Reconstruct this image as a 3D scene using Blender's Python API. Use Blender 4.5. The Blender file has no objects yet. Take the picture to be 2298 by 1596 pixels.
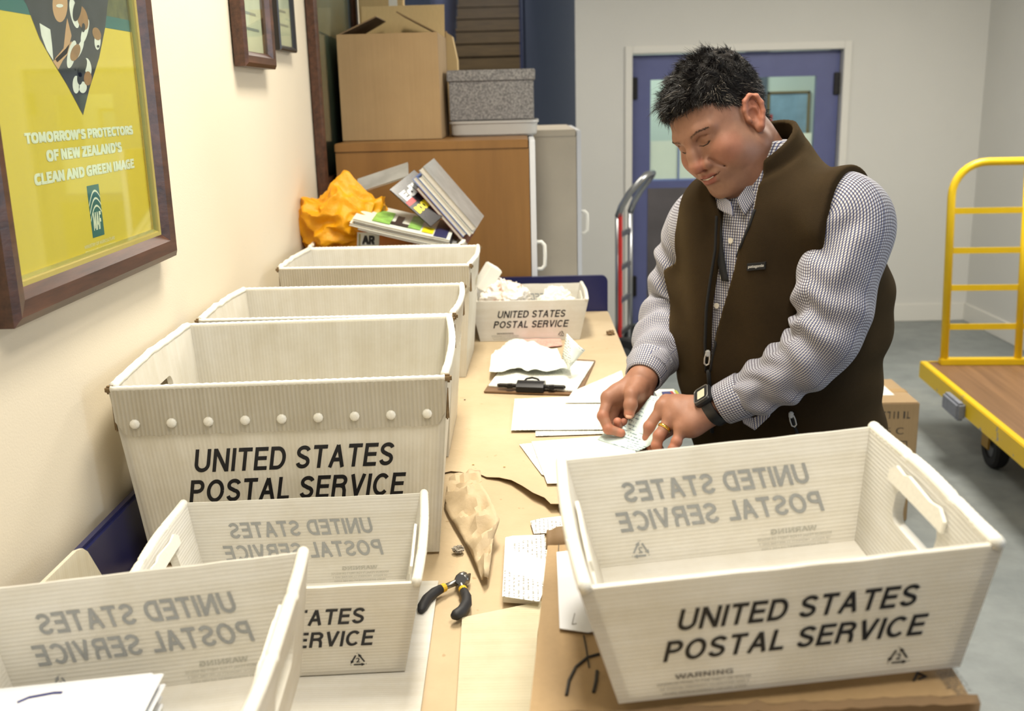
import bpy, bmesh, math, random
import numpy as np
from mathutils import Vector, Matrix, noise as mnoise
SC = bpy.context.scene
COL = SC.collection
R = math.radians

# ------------------------------------------------------------------ camera
CAM = Vector((0.0, 0.0, 1.65))
FPX = 2298.0
def _n(v): return v / np.linalg.norm(v)
_y = _n(np.array([21, 578, -FPX])); _u = _n(np.array([-231, 9136, FPX]) * np.array([1, 1, 1]))
_u = _n(-np.array([231, -9136, -FPX])); _u = _n(_u - _u.dot(_y) * _y); _x = np.cross(_y, _u)
MW = np.stack([_x, _y, _u], 1)              # camera axes <- world axes
cd = bpy.data.cameras.new('camera'); cam = bpy.data.objects.new('camera', cd); COL.objects.link(cam)
m4 = Matrix([list(MW.T[i]) + [CAM[i]] for i in range(3)] + [[0, 0, 0, 1]])
cam.matrix_world = m4
cd.sensor_width = 36; cd.lens = 36.0; cd.clip_start = 0.02; cd.clip_end = 60
cd.dof.use_dof = True; cd.dof.focus_distance = 1.62; cd.dof.aperture_fstop = 6.3
SC.camera = cam
# ------------------------------------------------------------------ colour management, world, lights
SC.view_settings.view_transform = 'Standard'; SC.view_settings.look = 'None'
SC.view_settings.gamma = 1; SC.view_settings.use_curve_mapping = False
SC.view_settings.exposure = 0.0
W = bpy.data.worlds.new('world'); SC.world = W; W.use_nodes = True
bg = W.node_tree.nodes['Background']; bg.inputs[0].default_value = (0.72, 0.83, 1.0, 1); bg.inputs[1].default_value = 0.30
def area(name, loc, target, size, power, col, spread=180):
    d = bpy.data.lights.new(name, 'AREA'); d.shape = 'RECTANGLE'; d.size, d.size_y = size; d.energy = power; d.color = col; d.spread = R(spread)
    o = bpy.data.objects.new(name, d); COL.objects.link(o); o.location = loc
    o.rotation_euler = (Vector(target) - Vector(loc)).to_track_quat('-Z', 'Y').to_euler()
    return o
area('ceiling_lamp_over_table', (-0.02, 2.05, 2.84), (-0.02, 2.05, 0), (0.30, 1.2), 38, (1.0, 0.93, 0.79), 140)
area('ceiling_lamp_near', (0.35, 0.35, 2.84), (0.35, 0.35, 0), (0.30, 1.2), 25, (1.0, 0.93, 0.80), 150)
area('ceiling_lamp_room', (2.2, 4.6, 2.84), (2.2, 4.6, 0), (0.6, 1.2), 84, (1.0, 0.95, 0.86))
area('ceiling_lamp_hall', (0.0, 5.6, 2.84), (0.0, 5.6, 0), (1.2, 0.5), 26, (1.0, 0.93, 0.82))
area('daylight_window', (5.2, 1.2, 1.9), (1.0, 3.5, 1.2), (1.6, 1.4), 60, (0.80, 0.90, 1.0))
area('corridor_lamp', (1.5, 8.6, 2.6), (1.5, 8.6, 0), (1.2, 0.4), 30, (0.95, 1.0, 0.95))
area('stair_fill', (-0.4, 11.2, 4.3), (-0.4, 13.2, 2.3), (0.6, 0.4), 70, (0.95, 0.95, 1.0))  # unseen fill light added to brighten the dark stairs

# ------------------------------------------------------------------ pixel -> place helpers (2298 x 1596 frame)
def ray(px, py):
    v = MW.T @ np.array([px - 1149, 798 - py, -FPX]); return Vector(v / np.linalg.norm(v))
def atz(px, py, z): r = ray(px, py); return CAM + r * ((z - CAM.z) / r.z)
def aty(px, py, y): r = ray(px, py); return CAM + r * (y / r.y)
def atx(px, py, x): r = ray(px, py); return CAM + r * (x / r.x)

# ------------------------------------------------------------------ materials
def lin(c):
    return tuple(((x / 255) / 12.92 if x / 255 <= 0.04045 else ((x / 255 + 0.055) / 1.055) ** 2.4) for x in c) + (1,)
class Nt:
    def __init__(s, name):
        s.m = bpy.data.materials.new(name); s.m.use_nodes = True; s.t = s.m.node_tree; s.n = s.t.nodes; s.b = s.n['Principled BSDF']
        s.out = s.n['Material Output']
    def add(s, typ, **kw):
        x = s.n.new('ShaderNode' + typ)
        for k, v in kw.items():
            if k.startswith('i_'):
                key = k[2:]; key = int(key) if key.isdigit() else key.replace('_', ' ')
                x.inputs[key].default_value = v
            else: setattr(x, k, v)
        return x
    def link(s, a, b): s.t.links.new(a, b)
    def coord(s, kind='Object', scale=(1, 1, 1), rot=(0, 0, 0)):
        c = s.add('TexCoord'); mp = s.add('Mapping'); mp.inputs['Scale'].default_value = scale; mp.inputs['Rotation'].default_value = rot
        s.link(c.outputs[kind], mp.inputs[0]); return mp.outputs[0]
    def ramp(s, fac, stops):
        r = s.add('ValToRGB'); el = r.color_ramp.elements
        while len(el) < len(stops): el.new(0.5)
        for e, (p, c) in zip(el, stops): e.position = p; e.color = c
        s.link(fac, r.inputs[0]); return r.outputs[0]
    def mixc(s, fac, a, b, mode='MIX'):
        x = s.add('Mix', data_type='RGBA', blend_type=mode)
        for v, k in ((fac, 0), (a, 6), (b, 7)):
            if hasattr(v, 'is_output'): s.link(v, x.inputs[k])
            else: x.inputs[k].default_value = v
        return x.outputs[2]
    def bump(s, h, strength=0.3, dist=0.01):
        b = s.add('Bump', i_Strength=strength, i_Distance=dist); s.link(h, b.inputs['Height']); s.link(b.outputs[0], s.b.inputs['Normal'])
    def noise(s, co, scale, detail=4, rough=0.6):
        x = s.add('TexNoise', i_Scale=scale, i_Detail=detail, i_Roughness=rough); s.link(co, x.inputs['Vector']); return x.outputs['Fac']
MATS = {}
def mat(name, col, rough=0.6, metal=0.0, spec=None, vary=0.0, vscale=8.0, bump=0.0, bscale=200.0, coat=0.0, sheen=0.0, stretch=(1, 1, 1)):
    if name in MATS: return MATS[name]
    t = Nt(name); b = t.b; c = lin(col); b.inputs['Base Color'].default_value = c
    b.inputs['Roughness'].default_value = rough; b.inputs['Metallic'].default_value = metal
    if spec is not None: b.inputs['Specular IOR Level'].default_value = spec
    if coat: b.inputs['Coat Weight'].default_value = coat; b.inputs['Coat Roughness'].default_value = 0.1
    if sheen: b.inputs['Sheen Weight'].default_value = sheen; b.inputs['Sheen Roughness'].default_value = 0.5
    co = t.coord('Object', stretch)
    f = t.noise(co, vscale)
    lo = tuple(x * (1 - vary) for x in c[:3]) + (1,); hi = tuple(min(1, x * (1 + vary)) for x in c[:3]) + (1,)
    t.link(t.ramp(f, [(0.3, lo), (0.7, hi)]), b.inputs['Base Color'])
    if bump: t.bump(t.noise(co, bscale, 3), bump, 0.002)
    MATS[name] = t.m; return t.m

# ------------------------------------------------------------------ mesh helpers
class MB:
    def __init__(s): s.v = []; s.f = []; s.uv = {}; s.mi = []
    def add(s, vs, fs, mi=0):
        o = len(s.v); s.v += [tuple(v) for v in vs]; s.f += [tuple(i + o for i in f) for f in fs]; s.mi += [mi] * len(fs); return o
    def box(s, c, d, M=None, bev=0.0, mi=0):
        hx, hy, hz = d[0] / 2, d[1] / 2, d[2] / 2
        if bev <= 0:
            vs = [Vector((x * hx, y * hy, z * hz)) for x in (-1, 1) for y in (-1, 1) for z in (-1, 1)]
            fs = [(0, 1, 3, 2), (4, 6, 7, 5), (0, 4, 5, 1), (2, 3, 7, 6), (0, 2, 6, 4), (1, 5, 7, 3)]
        else:
            bm = bmesh.new(); bmesh.ops.create_cube(bm, size=1)
            for v in bm.verts: v.co = Vector((v.co.x * d[0], v.co.y * d[1], v.co.z * d[2]))
            bmesh.ops.bevel(bm, geom=bm.edges[:], offset=min(bev, min(d) * 0.45), segments=2, affect='EDGES')
            bm.verts.index_update(); vs = [v.co.copy() for v in bm.verts]; fs = [tuple(v.index for v in f.verts) for f in bm.faces]; bm.free()
        c = Vector(c)
        s.add([(M @ v if M else v) + c for v in vs], fs, mi); return s
    def span(s, a, b, bev=0.0, mi=0):
        return s.box([(a[i] + b[i]) / 2 for i in range(3)], [abs(b[i] - a[i]) for i in range(3)], None, bev, mi)
    def tube(s, pts, r, seg=12, cap=True, mi=0, flat=None):
        pts = [Vector(p) for p in pts]; n = len(pts); rs = r if isinstance(r, (list, tuple)) else [r] * n
        t0 = (pts[1] - pts[0]).normalized(); a = t0.orthogonal().normalized(); vs = []; prev = t0
        for i, p in enumerate(pts):
            t = ((pts[min(i + 1, n - 1)] - p).normalized() + (p - pts[max(i - 1, 0)]).normalized())
            t = t.normalized() if t.length > 1e-6 else prev
            a = prev.rotation_difference(t) @ a; a = (a - t * a.dot(t)).normalized(); b = t.cross(a); prev = t
            for k in range(seg):
                w = 2 * math.pi * k / seg; vs.append(p + (a * math.cos(w) + b * math.sin(w)) * rs[i])
        fs = [(i * seg + k, i * seg + (k + 1) % seg, (i + 1) * seg + (k + 1) % seg, (i + 1) * seg + k) for i in range(n - 1) for k in range(seg)]
        if cap: fs += [tuple(range(seg))[::-1], tuple((n - 1) * seg + k for k in range(seg))]
        s.add(vs, fs, mi); return s
    def cyl(s, a, b, r, seg=24, mi=0): return s.tube([a, b], r, seg, True, mi)
    def loft(s, rings, close=True, caps=False, mi=0):
        k = len(rings[0]); vs = [p for r in rings for p in r]; fs = []
        for i in range(len(rings) - 1):
            for j in range(k if close else k - 1):
                fs.append((i * k + j, i * k + (j + 1) % k, (i + 1) * k + (j + 1) % k, (i + 1) * k + j))
        if caps: fs += [tuple(range(k))[::-1], tuple((len(rings) - 1) * k + j for j in range(k))]
        s.add(vs, fs, mi); return s
    def prism(s, poly, thick, place, mi=0):
        """extrude a 2D outline; place(u, v, w) -> point"""
        n = len(poly); vs = [place(u, v, 0) for u, v in poly] + [place(u, v, thick) for u, v in poly]
        s.add(vs, [tuple(range(n))[::-1], tuple(range(n, 2 * n))] + [(i, (i + 1) % n, n + (i + 1) % n, n + i) for i in range(n)], mi); return s
    def build(s, name, material=None, parent=None, smooth=False, uv=None, recalc=True, bevel=0, auto=None):
        me = bpy.data.meshes.new(name); me.from_pydata(s.v, [], s.f)
        if recalc:
            bm = bmesh.new(); bm.from_mesh(me); bmesh.ops.recalc_face_normals(bm, faces=bm.faces[:]); bm.to_mesh(me); bm.free()
        for m in (material if isinstance(material, (list, tuple)) else [material]):
            if m: me.materials.append(m)
        if len(s.mi) == len(me.polygons): me.polygons.foreach_set('material_index', s.mi)
        if uv is not None and len(uv) == len(s.v):
            l = me.uv_layers.new(name='UVMap'); vi = np.empty(len(me.loops), np.int32); me.loops.foreach_get('vertex_index', vi)
            l.data.foreach_set('uv', np.asarray(uv, np.float32)[vi].ravel())
        if smooth: me.polygons.foreach_set('use_smooth', [True] * len(me.polygons))
        me.update(); o = bpy.data.objects.new(name, me); COL.objects.link(o)
        if auto:
            try: me.set_sharp_from_angle(angle=R(auto)); me.polygons.foreach_set('use_smooth', [True] * len(me.polygons))
            except Exception: pass
        if parent is not None: o.parent = parent
        return o
def tag(o, label, cat, group=None, kind=None):
    if label: o['label'] = label
    if cat: o['category'] = cat
    if group: o['group'] = group
    if kind: o['kind'] = kind
    return o
def thing(name, label, cat, loc=(0, 0, 0), rz=0.0, group=None, rot=None):
    o = bpy.data.objects.new(name, None); COL.objects.link(o); o.location = loc; o.rotation_euler = rot or (0, 0, rz)
    return tag(o, label, cat, group)
def struct(o, label=None):
    o['kind'] = 'structure'
    if label: o['label'] = label
    return o
def kids(o): return [c for c in bpy.data.objects if c.parent == o]
def dup(o, loc, rz, label, group=None, rot=None):
    r = o.copy(); COL.objects.link(r); r.location = loc; r.rotation_euler = rot or (0, 0, rz); r['label'] = label
    if group: r['group'] = group
    for ch in kids(o):
        c = ch.copy(); COL.objects.link(c); c.parent = r
        for g in kids(ch):
            d = g.copy(); COL.objects.link(d); d.parent = c
    return r
try: FONT = bpy.data.fonts.load(bpy.utils.system_resource('DATAFILES', path='fonts') + '/Noto Sans CJK Regular.woff2')
except Exception: FONT = None
def text_mesh(body, size=1.0, shear=0.0, bold=0.0, space=1.0, align='LEFT', res=3):
    cu = bpy.data.curves.new('tmp', 'FONT'); cu.body = body
    if FONT: cu.font = FONT
    cu.size = size; cu.shear = shear; cu.offset = bold; cu.space_character = space
    cu.align_x = align; cu.resolution_u = res; cu.fill_mode = 'FRONT'; cu.dimensions = '2D'
    o = bpy.data.objects.new('tmp', cu); COL.objects.link(o); dg = bpy.context.evaluated_depsgraph_get(); dg.update()
    me = o.evaluated_get(dg).to_mesh(); v = [tuple(x.co[:2]) for x in me.vertices]; f = [tuple(p.vertices) for p in me.polygons]
    o.evaluated_get(dg).to_mesh_clear(); bpy.data.objects.remove(o); bpy.data.curves.remove(cu); return v, f
_TC = {}
def text_fit(body, w=None, h=None, **kw):
    """text normalised so that its box starts at 0,0; scaled to width w and/or cap height h"""
    key = (body, w, h, tuple(sorted(kw.items())))
    if key in _TC: return _TC[key]
    bold = kw.pop('bold', 0.0); v, f = text_mesh(body, **kw); a = np.array(v)
    if bold:        # heavier strokes: the outline laid down again, slightly shifted
        b = bold * 1.6; n = len(a); sh = [(0, 0), (b, 0), (b, b), (0, b), (b / 2, b / 2)]
        f = [tuple(i + n * k for i in q) for k in range(len(sh)) for q in f]; a = np.concatenate([a + s_ for s_ in sh])
    lo = a.min(0); hi = a.max(0); a = a - lo; sz = hi - lo
    sx = w / sz[0] if w else None; sy = h / sz[1] if h else None
    sx = sx or sy; sy = sy or sx; a = a * [sx, sy]; _TC[key] = ([tuple(x) for x in a], f, 5 if bold else 1); return _TC[key]
def put_text(mb, tm, place, mi=0):
    p = Vector(place(0, 0)); n = (Vector(place(0.01, 0)) - p).cross(Vector(place(0, 0.01)) - p).normalized(); ly = tm[2] if isinstance(tm[2], list) else [i // (len(tm[0]) // tm[2]) for i in range(len(tm[0]))]
    mb.add([Vector(place(u, v)) + n * (0.00004 * ly[i]) for i, (u, v) in enumerate(tm[0])], tm[1], mi)
# monoline sans capitals for the black tray lettering: strokes in a box of cap height 1
def _arc(cx, cy, rx, ry, a0, a1, n=14): return [(cx + rx * math.cos(R(a0 + (a1 - a0) * k / n)), cy + ry * math.sin(R(a0 + (a1 - a0) * k / n))) for k in range(n + 1)]
_h = 0.086; _t, _b, _m = 1 - _h, _h, 0.52
GLYPH = {'U': (0.74, [[(_h, 1), (_h, 0.36)] + _arc(0.37, 0.36, 0.37 - _h, 0.36 - _h, 180, 360) + [(0.74 - _h, 0.36), (0.74 - _h, 1)]]), 'N': (0.76, [[(_h, 0), (_h, 1)], [(_h + 0.01, 0.97), (0.75 - _h, 0.03)], [(0.76 - _h, 0), (0.76 - _h, 1)]]),
 'I': (0.15, [[(_h, 0), (_h, 1)]]), 'T': (0.66, [[(0, _t), (0.66, _t)], [(0.33, 0), (0.33, 1)]]), 'E': (0.62, [[(_h, 0), (_h, 1)], [(_h, _t), (0.62, _t)], [(_h, _m), (0.58, _m)], [(_h, _b), (0.62, _b)]]),
 'D': (0.74, [[(_h, 0), (_h, 1)], [(_h, _t), (0.34, _t)] + _arc(0.34, 0.5, 0.40 - _h, 0.5 - _h, 90, -90) + [(0.34, _b), (_h, _b)]]), 'L': (0.56, [[(_h, 0), (_h, 1)], [(_h, _b), (0.56, _b)]]),
 'S': (0.66, [_arc(0.33, 0.725, 0.33 - _h, 0.275 - _h, 15, 250) + _arc(0.33, 0.285, 0.33 - _h, 0.285 - _h, 80, -170)]), 'A': (0.74, [[(0.07, 0), (0.37, 0.97)], [(0.67, 0), (0.37, 0.97)], [(0.18, 0.34), (0.56, 0.34)]]),
 'P': (0.66, [[(_h, 0), (_h, 1)], [(_h, _t), (0.38, _t)] + _arc(0.38, 0.71, 0.28 - _h, 0.29 - _h, 90, -90) + [(0.38, 0.495), (_h, 0.495)]]), 'O': (0.82, [_arc(0.41, 0.5, 0.41 - _h, 0.5 - _h, 0, 360, 30)]),
 'R': (0.72, [[(_h, 0), (_h, 1)], [(_h, _t), (0.40, _t)] + _arc(0.40, 0.725, 0.29 - _h, 0.275 - _h, 90, -90) + [(0.40, 0.525), (_h, 0.525)], [(0.40, 0.52), (0.54, 0.46), (0.60, 0.30), (0.62, 0.0)]]), 'V': (0.70, [[(0.07, 1), (0.35, 0.04)], [(0.63, 1), (0.35, 0.04)]]),
 'C': (0.76, [_arc(0.40, 0.5, 0.40 - _h, 0.5 - _h, 42, 318, 24)]), ' ': (0.24, [])}
def stroke_text(body, w, h, shear=0.24, gap=0.13):
    x = 0; V = []; F = []; LY = []
    for ch in body:
        adv, sts = GLYPH[ch]
        for st in sts:
            n = len(st); P_ = [np.array(p) for p in st]; row = []
            for i, p in enumerate(P_):
                d = P_[min(i + 1, n - 1)] - P_[max(i - 1, 0)]; d = d / max(1e-6, np.linalg.norm(d)); nn_ = np.array([-d[1], d[0]]) * _h; row.append((p + nn_, p - nn_))
            o = len(V); V += [(q[0] + x, q[1]) for r_ in row for q in r_]; F += [(o + 2 * i, o + 2 * i + 1, o + 2 * i + 3, o + 2 * i + 2) for i in range(n - 1)]; LY += [sts.index(st)] * (2 * n)
        x += adv + gap
    a = np.array(V); tot = x - gap; sx = w / (tot + shear); a = np.stack([(a[:, 0] + shear * a[:, 1]) * sx, a[:, 1] * h], 1); return [tuple(q) for q in a], F, LY
def scribble(w, h, n=12, seed=1):
    """unreadable small print: a row of short ink strokes"""
    r = random.Random(seed); V = []; F = []; c = w / n
    for k in range(n):
        if r.random() < 0.14: continue
        for _ in range(2 if r.random() < 0.6 else 3):
            if r.random() < 0.6: x = k * c + r.uniform(0.1, 0.6) * c; q = (x, 0.0, x + c * 0.18, h)
            else: y = r.choice((0.0, 0.4, 0.82)) * h; q = (k * c + 0.1 * c, y, k * c + 0.8 * c, y + 0.18 * h)
            o = len(V); V += [(q[0], q[1]), (q[2], q[1]), (q[2], q[3]), (q[0], q[3])]; F.append((o, o + 1, o + 2, o + 3))
    return V, F, 1
def smoothstep(a, b, x): t = np.clip((x - a) / (b - a), 0, 1); return t * t * (3 - 2 * t)
# ================================================================== the setting
def wall_mat(name, col, vary=0.03, bump=0.12):
    t = Nt(name); co = t.coord('Object'); c = lin(col)
    f = t.noise(co, 1.7, 3); g = t.noise(co, 26, 5)
    a = t.ramp(f, [(0.3, tuple(x * (1 - vary) for x in c[:3]) + (1,)), (0.7, c)])
    sp = t.ramp(g, [(0.70, (1, 1, 1, 1)), (0.80, (0.93, 0.91, 0.88, 1))])
    t.link(t.mixc(1.0, a, sp, 'MULTIPLY'), t.b.inputs['Base Color']); t.b.inputs['Roughness'].default_value = 0.55
    t.b.inputs['Specular IOR Level'].default_value = 0.25
    t.bump(t.noise(co, 320, 2), bump, 0.002); return t.m
M_wall = wall_mat('cream_wall_paint', (220, 209, 188)); M_wall2 = wall_mat('grey_white_wall_paint', (214, 213, 207)); M_wall3 = wall_mat('blue_grey_wall_paint', (150, 155, 165))
M_ceil = wall_mat('ceiling_paint', (225, 222, 214))
M_trimw = mat('white_trim_paint', (222, 220, 212), 0.45)
t = Nt('grey_concrete'); co = t.coord('Object'); f = t.noise(co, 1.3, 6, 0.65); g = t.noise(co, 9, 5)
a = t.ramp(f, [(0.30, lin((112, 118, 118))), (0.55, lin((138, 143, 141))), (0.75, lin((152, 154, 148)))])
b_ = t.ramp(g, [(0.35, (0.86, 0.86, 0.86, 1)), (0.6, (1, 1, 1, 1))])
t.link(t.mixc(1.0, a, b_, 'MULTIPLY'), t.b.inputs['Base Color']); t.b.inputs['Roughness'].default_value = 0.5; t.bump(g, 0.08, 0.004); M_floor = t.m
WX = -0.64
struct(MB().span((-3.5, -2.2, -0.12), (5.6, 16, 0)).build('floor', M_floor), 'grey sealed concrete floor')
struct(MB().span((-3.5, -0.5, 2.9), (5.6, 10.0, 3.0)).build('ceiling', M_ceil), 'white ceiling above the mail room')
struct(MB().span((WX - 0.12, -2.2, 0), (WX, 4.6, 2.9)).build('wall_left', M_wall), 'cream painted wall beside the sorting table')
YB = 7.35
mb = MB(); DX0, DX1, DZ = 0.77, 2.22, 1.925
mb.span((0.378, YB, 0), (DX0, YB + 0.14, 2.9)); mb.span((DX1, YB, 0), (3.32, YB + 0.14, 2.9)); mb.span((DX0, YB, DZ), (DX1, YB + 0.14, 2.9))
struct(mb.build('wall_back', M_wall2), 'pale grey wall around the blue double doors')
struct(MB().span((3.2, 2.6, 0), (3.32, YB, 2.9)).build('wall_right', M_wall2), 'pale wall at the right, behind the yellow cart')
# slanted stairwell wall and stair surroundings
mb = MB(); A = Vector((0.378, YB, 0)); B_ = Vector((0.05, 10.2, 0)); n_ = Vector((0.99, 0.11, 0)) * 0.12
mb.add([A, B_, B_ + n_, A + n_] + [p + Vector((0, 0, 4.2)) for p in (A, B_, B_ + n_, A + n_)], [(3, 2, 1, 0), (4, 5, 6, 7), (0, 1, 5, 4), (1, 2, 6, 5), (2, 3, 7, 6), (3, 0, 4, 7)])
struct(mb.build('wall_stairwell', M_wall3), 'blue grey stairwell wall left of the white wall')
mb = MB(); mb.span((-3.5, 10.2, 0), (-0.84, 10.32, 4.2)); struct(mb.build('wall_hall', mat('hall_paint', (150, 160, 182), 0.6, vary=0.04)), 'blue grey hall wall left of the stairs')
mb = MB(); mb.span((0.03, 10.2, 0), (0.15, 15.5, 5)); struct(mb.build('wall_stair_right', mat('stair_side_paint', (92, 98, 118), 0.6)))
mb = MB(); mb.span((-0.98, 10.32, 0), (-0.86, 15.5, 5)); struct(mb.build('wall_stair_left', mat('stair_side_paint', (92, 98, 118), 0.6)))
M_stair = mat('dark_stair_wood', (96, 76, 40), 0.55, vary=0.25, vscale=14, stretch=(0.3, 1, 4))
st = thing('staircase', 'brown wooden staircase rising in the far stairwell', 'stairs', (-0.4, 10.3, 0)); st['kind'] = 'structure'
for k in range(19):
    z = 0.17 * (k + 1); y = 10.35 + 0.262 * k - 10.3
    m = MB(); m.span((-0.44, y, z - 0.17), (0.41, y + 0.03, z - 0.03)); m.span((-0.44, y - 0.025, z - 0.035), (0.41, y + 0.27, z)); m.build('step', M_stair, st)
m = MB(); m.prism([(0.0, 0.0), (5.0, 3.25), (5.0, 3.55), (0.0, 0.30)], 0.03, lambda u, v, w: Vector((0.395 + w, u, v))); m.build('stringer', mat('navy_stringer', (36, 40, 62), 0.5), st)
# baseboards
struct(MB().span((DX1 + 0.06, YB - 0.018, 0), (3.2, YB, 0.13), 0.004).build('baseboard_back', M_trimw), 'white baseboard along the far wall')
struct(MB().span((3.182, 2.6, 0), (3.2, YB - 0.018, 0.13), 0.004).build('baseboard_right', M_trimw), 'white baseboard along the right wall')
# door casing
mb = MB(); mb.span((DX0 - 0.05, YB - 0.02, 0), (DX0, YB + 0.1, DZ + 0.05), 0.004); mb.span((DX1, YB - 0.02, 0), (DX1 + 0.05, YB + 0.1, DZ + 0.05), 0.004); mb.span((DX0, YB - 0.02, DZ), (DX1, YB + 0.1, DZ + 0.05), 0.004)
struct(mb.build('trim_1', M_trimw), 'white casing around the blue double doors')
M_blue = mat('periwinkle_door_paint', (92, 98, 142), 0.38, vary=0.05); M_kick = mat('brown_kick_plate', (92, 88, 90), 0.35, vary=0.2, vscale=3)
M_dark = mat('dark_hardware', (38, 36, 36), 0.4, metal=0.4)
def glass_mat(name, tint=(0.95, 1, 0.98, 1), alpha=0.12, rough=0.03):
    t = Nt(name); tr = t.add('BsdfTransparent'); tr.inputs[0].default_value = tint; gl = t.add('BsdfGlossy'); gl.inputs['Roughness'].default_value = rough
    mx = t.add('MixShader'); lw = t.add('LayerWeight', i_Blend=0.5); pw = t.add('Math', operation='POWER'); t.link(lw.outputs['Facing'], pw.inputs[0]); pw.inputs[1].default_value = 4.5
    ad = t.add('Math', operation='MULTIPLY_ADD'); t.link(pw.outputs[0], ad.inputs[0]); ad.inputs[1].default_value = 0.8; ad.inputs[2].default_value = 0.025
    t.link(ad.outputs[0], mx.inputs[0]); t.link(tr.outputs[0], mx.inputs[1]); t.link(gl.outputs[0], mx.inputs[2]); t.link(mx.outputs[0], t.out.inputs[0]); return t.m
M_glass = glass_mat('clear_glass')
M_paper = mat('white_paper', (240, 238, 228), 0.75, vary=0.02)
d1 = thing('door_1', 'periwinkle blue double doors with window panes in far wall', 'door', (0, YB + 0.06, 0)); d1['kind'] = 'structure'
def leaf(x0, x1, hinge_x, wx0, wx1):
    m = MB(); z0, z1 = 0.012, DZ - 0.006; y0, y1 = 0, 0.045; wz0, wz1 = 1.05, 1.75
    m.span((x0, y0, z0), (wx0, y1, z1)); m.span((wx1, y0, z0), (x1, y1, z1)); m.span((wx0, y0, z0), (wx1, y1, wz0)); m.span((wx0, y0, wz1), (wx1, y1, z1))
    lf = m.build('door_leaf', M_blue, d1)
    MB().span((wx0, 0.018, wz0), (wx1, 0.024, wz1)).build('pane', M_glass, lf)
    MB().span((wx0 - 0.015, -0.004, 0.12), (wx1 + 0.03, 0.0, 1.0)).build('kick_plate', M_kick, lf)
    for z in (0.22, 1.62):
        MB().span((hinge_x - 0.02, -0.022, z), (hinge_x + 0.02, 0.004, z + 0.15), 0.004).build('hinge', M_dark, lf)
    m = MB(); m.span((wx0, 0.014, wz0 - 0.0), (wx1, 0.03, wz0 + 0.012)); m.build('glazing_bead', mat('blue_glaze', (120, 140, 190), 0.3), lf)
    return lf
l1 = leaf(DX0 + 0.004, 1.493, DX0 + 0.022, 0.905, 1.36); l2 = leaf(1.497, DX1 - 0.004, DX1 - 0.022, 1.63, 2.06)
MB().span((1.105, 0.010, 1.06), (1.115, 0.018, 1.33)).build('glazing_bar', mat('blue_glaze', (120, 140, 190), 0.3), l1)
for x, nm in ((0.905, 1.33), (1.63, 1.36)):
    pn = tag(MB().span((x + 0.003, YB + 0.06 + 0.0262, 1.062), (x + 0.42, YB + 0.06 + 0.0275, nm)).build('posted_notice', M_paper), 'white notice sheet behind the %s door pane' % ('left' if x < 1 else 'right'), 'notice', 'notices on the door panes')
for x in (1.45, 1.53):
    m = MB(); m.tube([(x, -0.002, 0.92), (x, -0.05, 0.92), (x, -0.05, 1.06), (x, -0.002, 1.06)], 0.009, 10); m.build('pull_handle', mat('brushed_steel', (170, 170, 170), 0.3, 1.0), d1)
# corridor behind the doors
struct(MB().span((0.4, 9.6, 0), (3.4, 9.7, 2.9)).build('wall_corridor', mat('corridor_paint', (214, 224, 210), 0.6)), 'pale green corridor wall seen through the door panes')
cf = thing('corridor_picture', 'picture in a thin gold frame on the corridor wall', 'picture', (2.42, 9.585, 1.35))
m = MB(); w, h = 0.19, 0.30
for a, b in (((-w, -0.012, -h), (-w + 0.02, 0.012, h)), ((w - 0.02, -0.012, -h), (w, 0.012, h)), ((-w, -0.012, -h), (w, 0.012, -h + 0.02)), ((-w, -0.012, h - 0.02), (w, 0.012, h))): m.span(a, b)
m.build('frame', mat('thin_gold_frame', (150, 128, 84), 0.4, 0.5), cf); MB().span((-w + 0.02, -0.002, -h + 0.02), (w - 0.02, 0.01, h - 0.02)).build('print', mat('pale_blue_print', (150, 180, 196), 0.4, vary=0.25, vscale=5), cf)
MB().span((-w + 0.02, -0.004, -h + 0.1), (-w + 0.05, -0.002, h - 0.2)).build('red_strip', mat('print_red', (190, 70, 60), 0.5), cf)
for x in (2.02, 2.78):
    struct(MB().span((x, 9.57, 0), (x + 0.2, 9.6, 2.05)).build('door_%d' % (2 if x < 2.5 else 3), mat('corridor_door', (96, 104, 112), 0.5)), 'dark grey doorway in the corridor')
# ================================================================== wall pictures
def wood_mat(name, c0, c1, rough=0.35, sc=(3, 60, 60), rot=(0, 0, 0)):
    t = Nt(name); co = t.coord('Object', sc, rot); f = t.noise(co, 1.0, 5, 0.7)
    t.link(t.ramp(f, [(0.3, lin(c0)), (0.7, lin(c1))]), t.b.inputs['Base Color']); t.b.inputs['Roughness'].default_value = rough; t.bump(f, 0.15, 0.002); return t.m
M_walnut = wood_mat('walnut_frame_wood', (46, 26, 18), (88, 56, 40), 0.32, (60, 6, 60))
M_gold = mat('gold_liner', (206, 190, 110), 0.25, metal=0.7); M_blackw = mat('black_frame_wood', (30, 26, 24), 0.35)
def picture(name, label, y0, y1, z0, z1, fw, depth, fm, lift=0.004):
    """frame on the left wall; local frame: x out of the wall, y along it"""
    o = thing(name, label, 'picture', (WX + lift, y0, z0)); L = y1 - y0; H = z1 - z0
    m = MB()
    prof = [(0, 0), (0.0, depth * 0.8), (fw * 0.25, depth), (fw * 0.7, depth * 0.9), (fw, depth * 0.55), (fw, 0)]
    cs = [(0, 0), (L, 0), (L, H), (0, H)]; dr = [(1, 1), (-1, 1), (-1, -1), (1, -1)]
    rings = [[Vector((p[1], c[0] + d[0] * p[0], c[1] + d[1] * p[0])) for p in prof] for c, d in zip(cs, dr)]
    rings.append(rings[0]); m.loft(rings, close=True); m.build('frame', fm, o, auto=30)
    return o, L, H
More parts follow.
